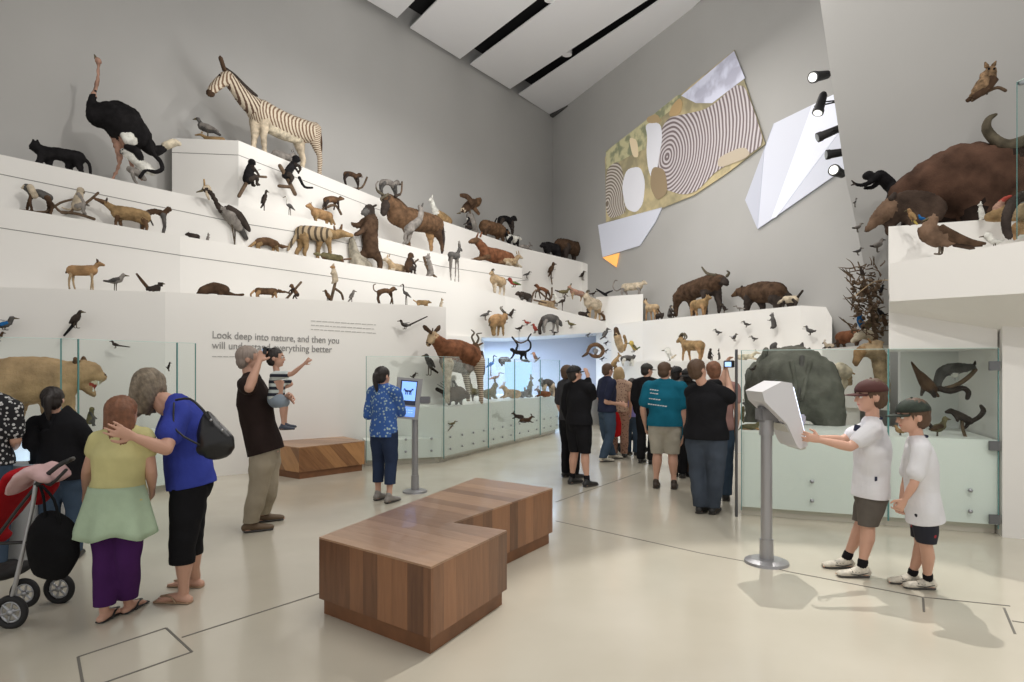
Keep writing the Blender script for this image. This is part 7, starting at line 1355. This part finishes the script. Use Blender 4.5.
# rhinoceros seen from behind
p = Vector(ray(795, 435, 7.95)); ZR = HY+(EYE-.91)*F/7.95
M_RH = mat('fur_rhino', FUR['rhino'], .8, 0, .9, 18, .3, 6); MATS['rhino'] = M_RH
critter('rhinoceros', 'big grey rhinoceros seen from behind inside the right glass case', 'rhinoceros', [
    ('rhino', [(778, 378, 27, 10), (793, 375, 31), (808, 380, 29)], 0), ('rhino', [(765, 380, 20, 40), (780, 372, 26, 25)], 0), ('rhino', [(818, 392, 24), (826, 408, 18), (829, 422, 14), (829, 432, 14)], -6), ('rhino', [(795, 395, 24), (790, 412, 16), (786, 424, 13), (785, 432, 13)], -4),
    ('rhino', [(760, 375, 15, 55), (756, 392, 12, 55), (754, 415, 10, 52), (754, 430, 10, 52)], 0), ('rhino', [(830, 395, 12, 45), (835, 430, 10, 45)], 0), ('rhino', [(780, 366, 20, 70), (778, 362, 14, 100)], 0),
    ('dgrey', [(800, 358, 2.6), (799, 375, 2.2), (797, 392, 1.8), (795, 402, 2.4)], -27, 'tail'), ('dgrey', [(775, 352, 3.2, 90), (776, 344, 4, 90), (778, 341, 2.4, 90)], 0, 'ear'), ('dgrey', [(806, 350, 2, 90), (808, 343, 2.6, 90), (809, 340, 1.2, 90)], 0, 'ear'),
    ('rhino', [(766, 350, 3, 10), (760, 368, 3, 10), (757, 392, 2.6, 12)], -8, 'skin_fold'), ('rhino', [(808, 362, 2.4), (804, 378, 2.4), (800, 396, 2.4)], -28, 'skin_fold'), ('rhino', [(790, 362, 2.4), (793, 378, 2.4), (794, 396, 2.2)], -28, 'skin_fold')], p, gd, dz=0, voxf=.6)
case(bird('dark', legl=.1), 749, 757, 372, 9, 1, 7.5, 'small_bird', 'bird', 'small dark bird left of the rhinoceros shoulder', pin=True)
case(lying('olive', 'tan'), 739, 766, 431, 13, 1, 7.15, 'green_iguana', 'iguana', 'olive iguana on the plinth at the left end of the right case', pin=False)
case(upright('olive', 'dgrey', False), 738, 748, 424, 26, 1, 7.4, 'green_shrub_bird', 'bird', 'tall greenish bird behind the steel post of the right case', pin=False)
# lioness
p = Vector(ray(60, 430, 7.75)); MATS['lion'] = fur('lion', (.40, .27, .15), .25, 4); TLN = (LC-LB).normalized(); TLN = Vector((.93, .36, 0)).normalized()
critter('lioness', 'snarling sandy lioness facing right inside the left glass case', 'lioness', [
    ('lion', [(-12, 388, 24), (15, 382, 25), (45, 380, 23), (62, 382, 21)], 0, None, .75), ('lion', [(64, 378, 17), (78, 374, 14)], 0), ('lion', [(84, 372, 13), (90, 372, 11)], 0), ('lion', [(94, 375, 8), (101, 377, 5.4)], 0), ('lion', [(86, 386, 6), (91, 392, 4), (94, 395, 2.6)], 0), ('cream', [(96, 380, 5), (100, 380, 3.6)], 0), ('brownd', [(104, 376, 2.4)], 0),
    ('scarlet', [(88, 383, 4.6), (93, 385, 3.4)], 0), ('lion', [(62, 392, 14), (68, 410, 8), (72, 424, 7), (78, 428, 5)], -7), ('lion', [(50, 395, 12), (48, 412, 8), (50, 428, 6)], 8), ('lion', [(-8, 396, 14), (-8, 428, 7)], -7), ('lion', [(15, 400, 10), (10, 428, 6)], 8),
    ('brown', [(78, 362, 3.6), (77, 359, 2)], -6, 'ear'), ('brown', [(82, 361, 3.6), (82, 358, 2)], 6, 'ear'), ('black', [(92, 371, 1.2)], -7, 'eye'), ('white', [(99, 381, 1), (99, 385, .5)], -3, 'fang'), ('white', [(99, 381, 1), (99, 385, .5)], 3, 'fang'), ('white', [(93.5, 391, 1), (93.5, 387.5, .5)], -2, 'fang')], p, TLN, voxf=.9)
free(monkey('olive', 'dgrey', 'sit', 'none'), 84, 98, 426, 20, 1, 7.8, 'small_monkey', 'monkey', 'small olive monkey under the chin of the lioness', extra=())
free(bird('dark', legl=.1, pose='up'), 166, 172, 371, 11, 1, 8.6, 'small_bird', 'bird', 'tiny dark bird at the right end of the left glass case', pin=ray(169, 366, 8.95))
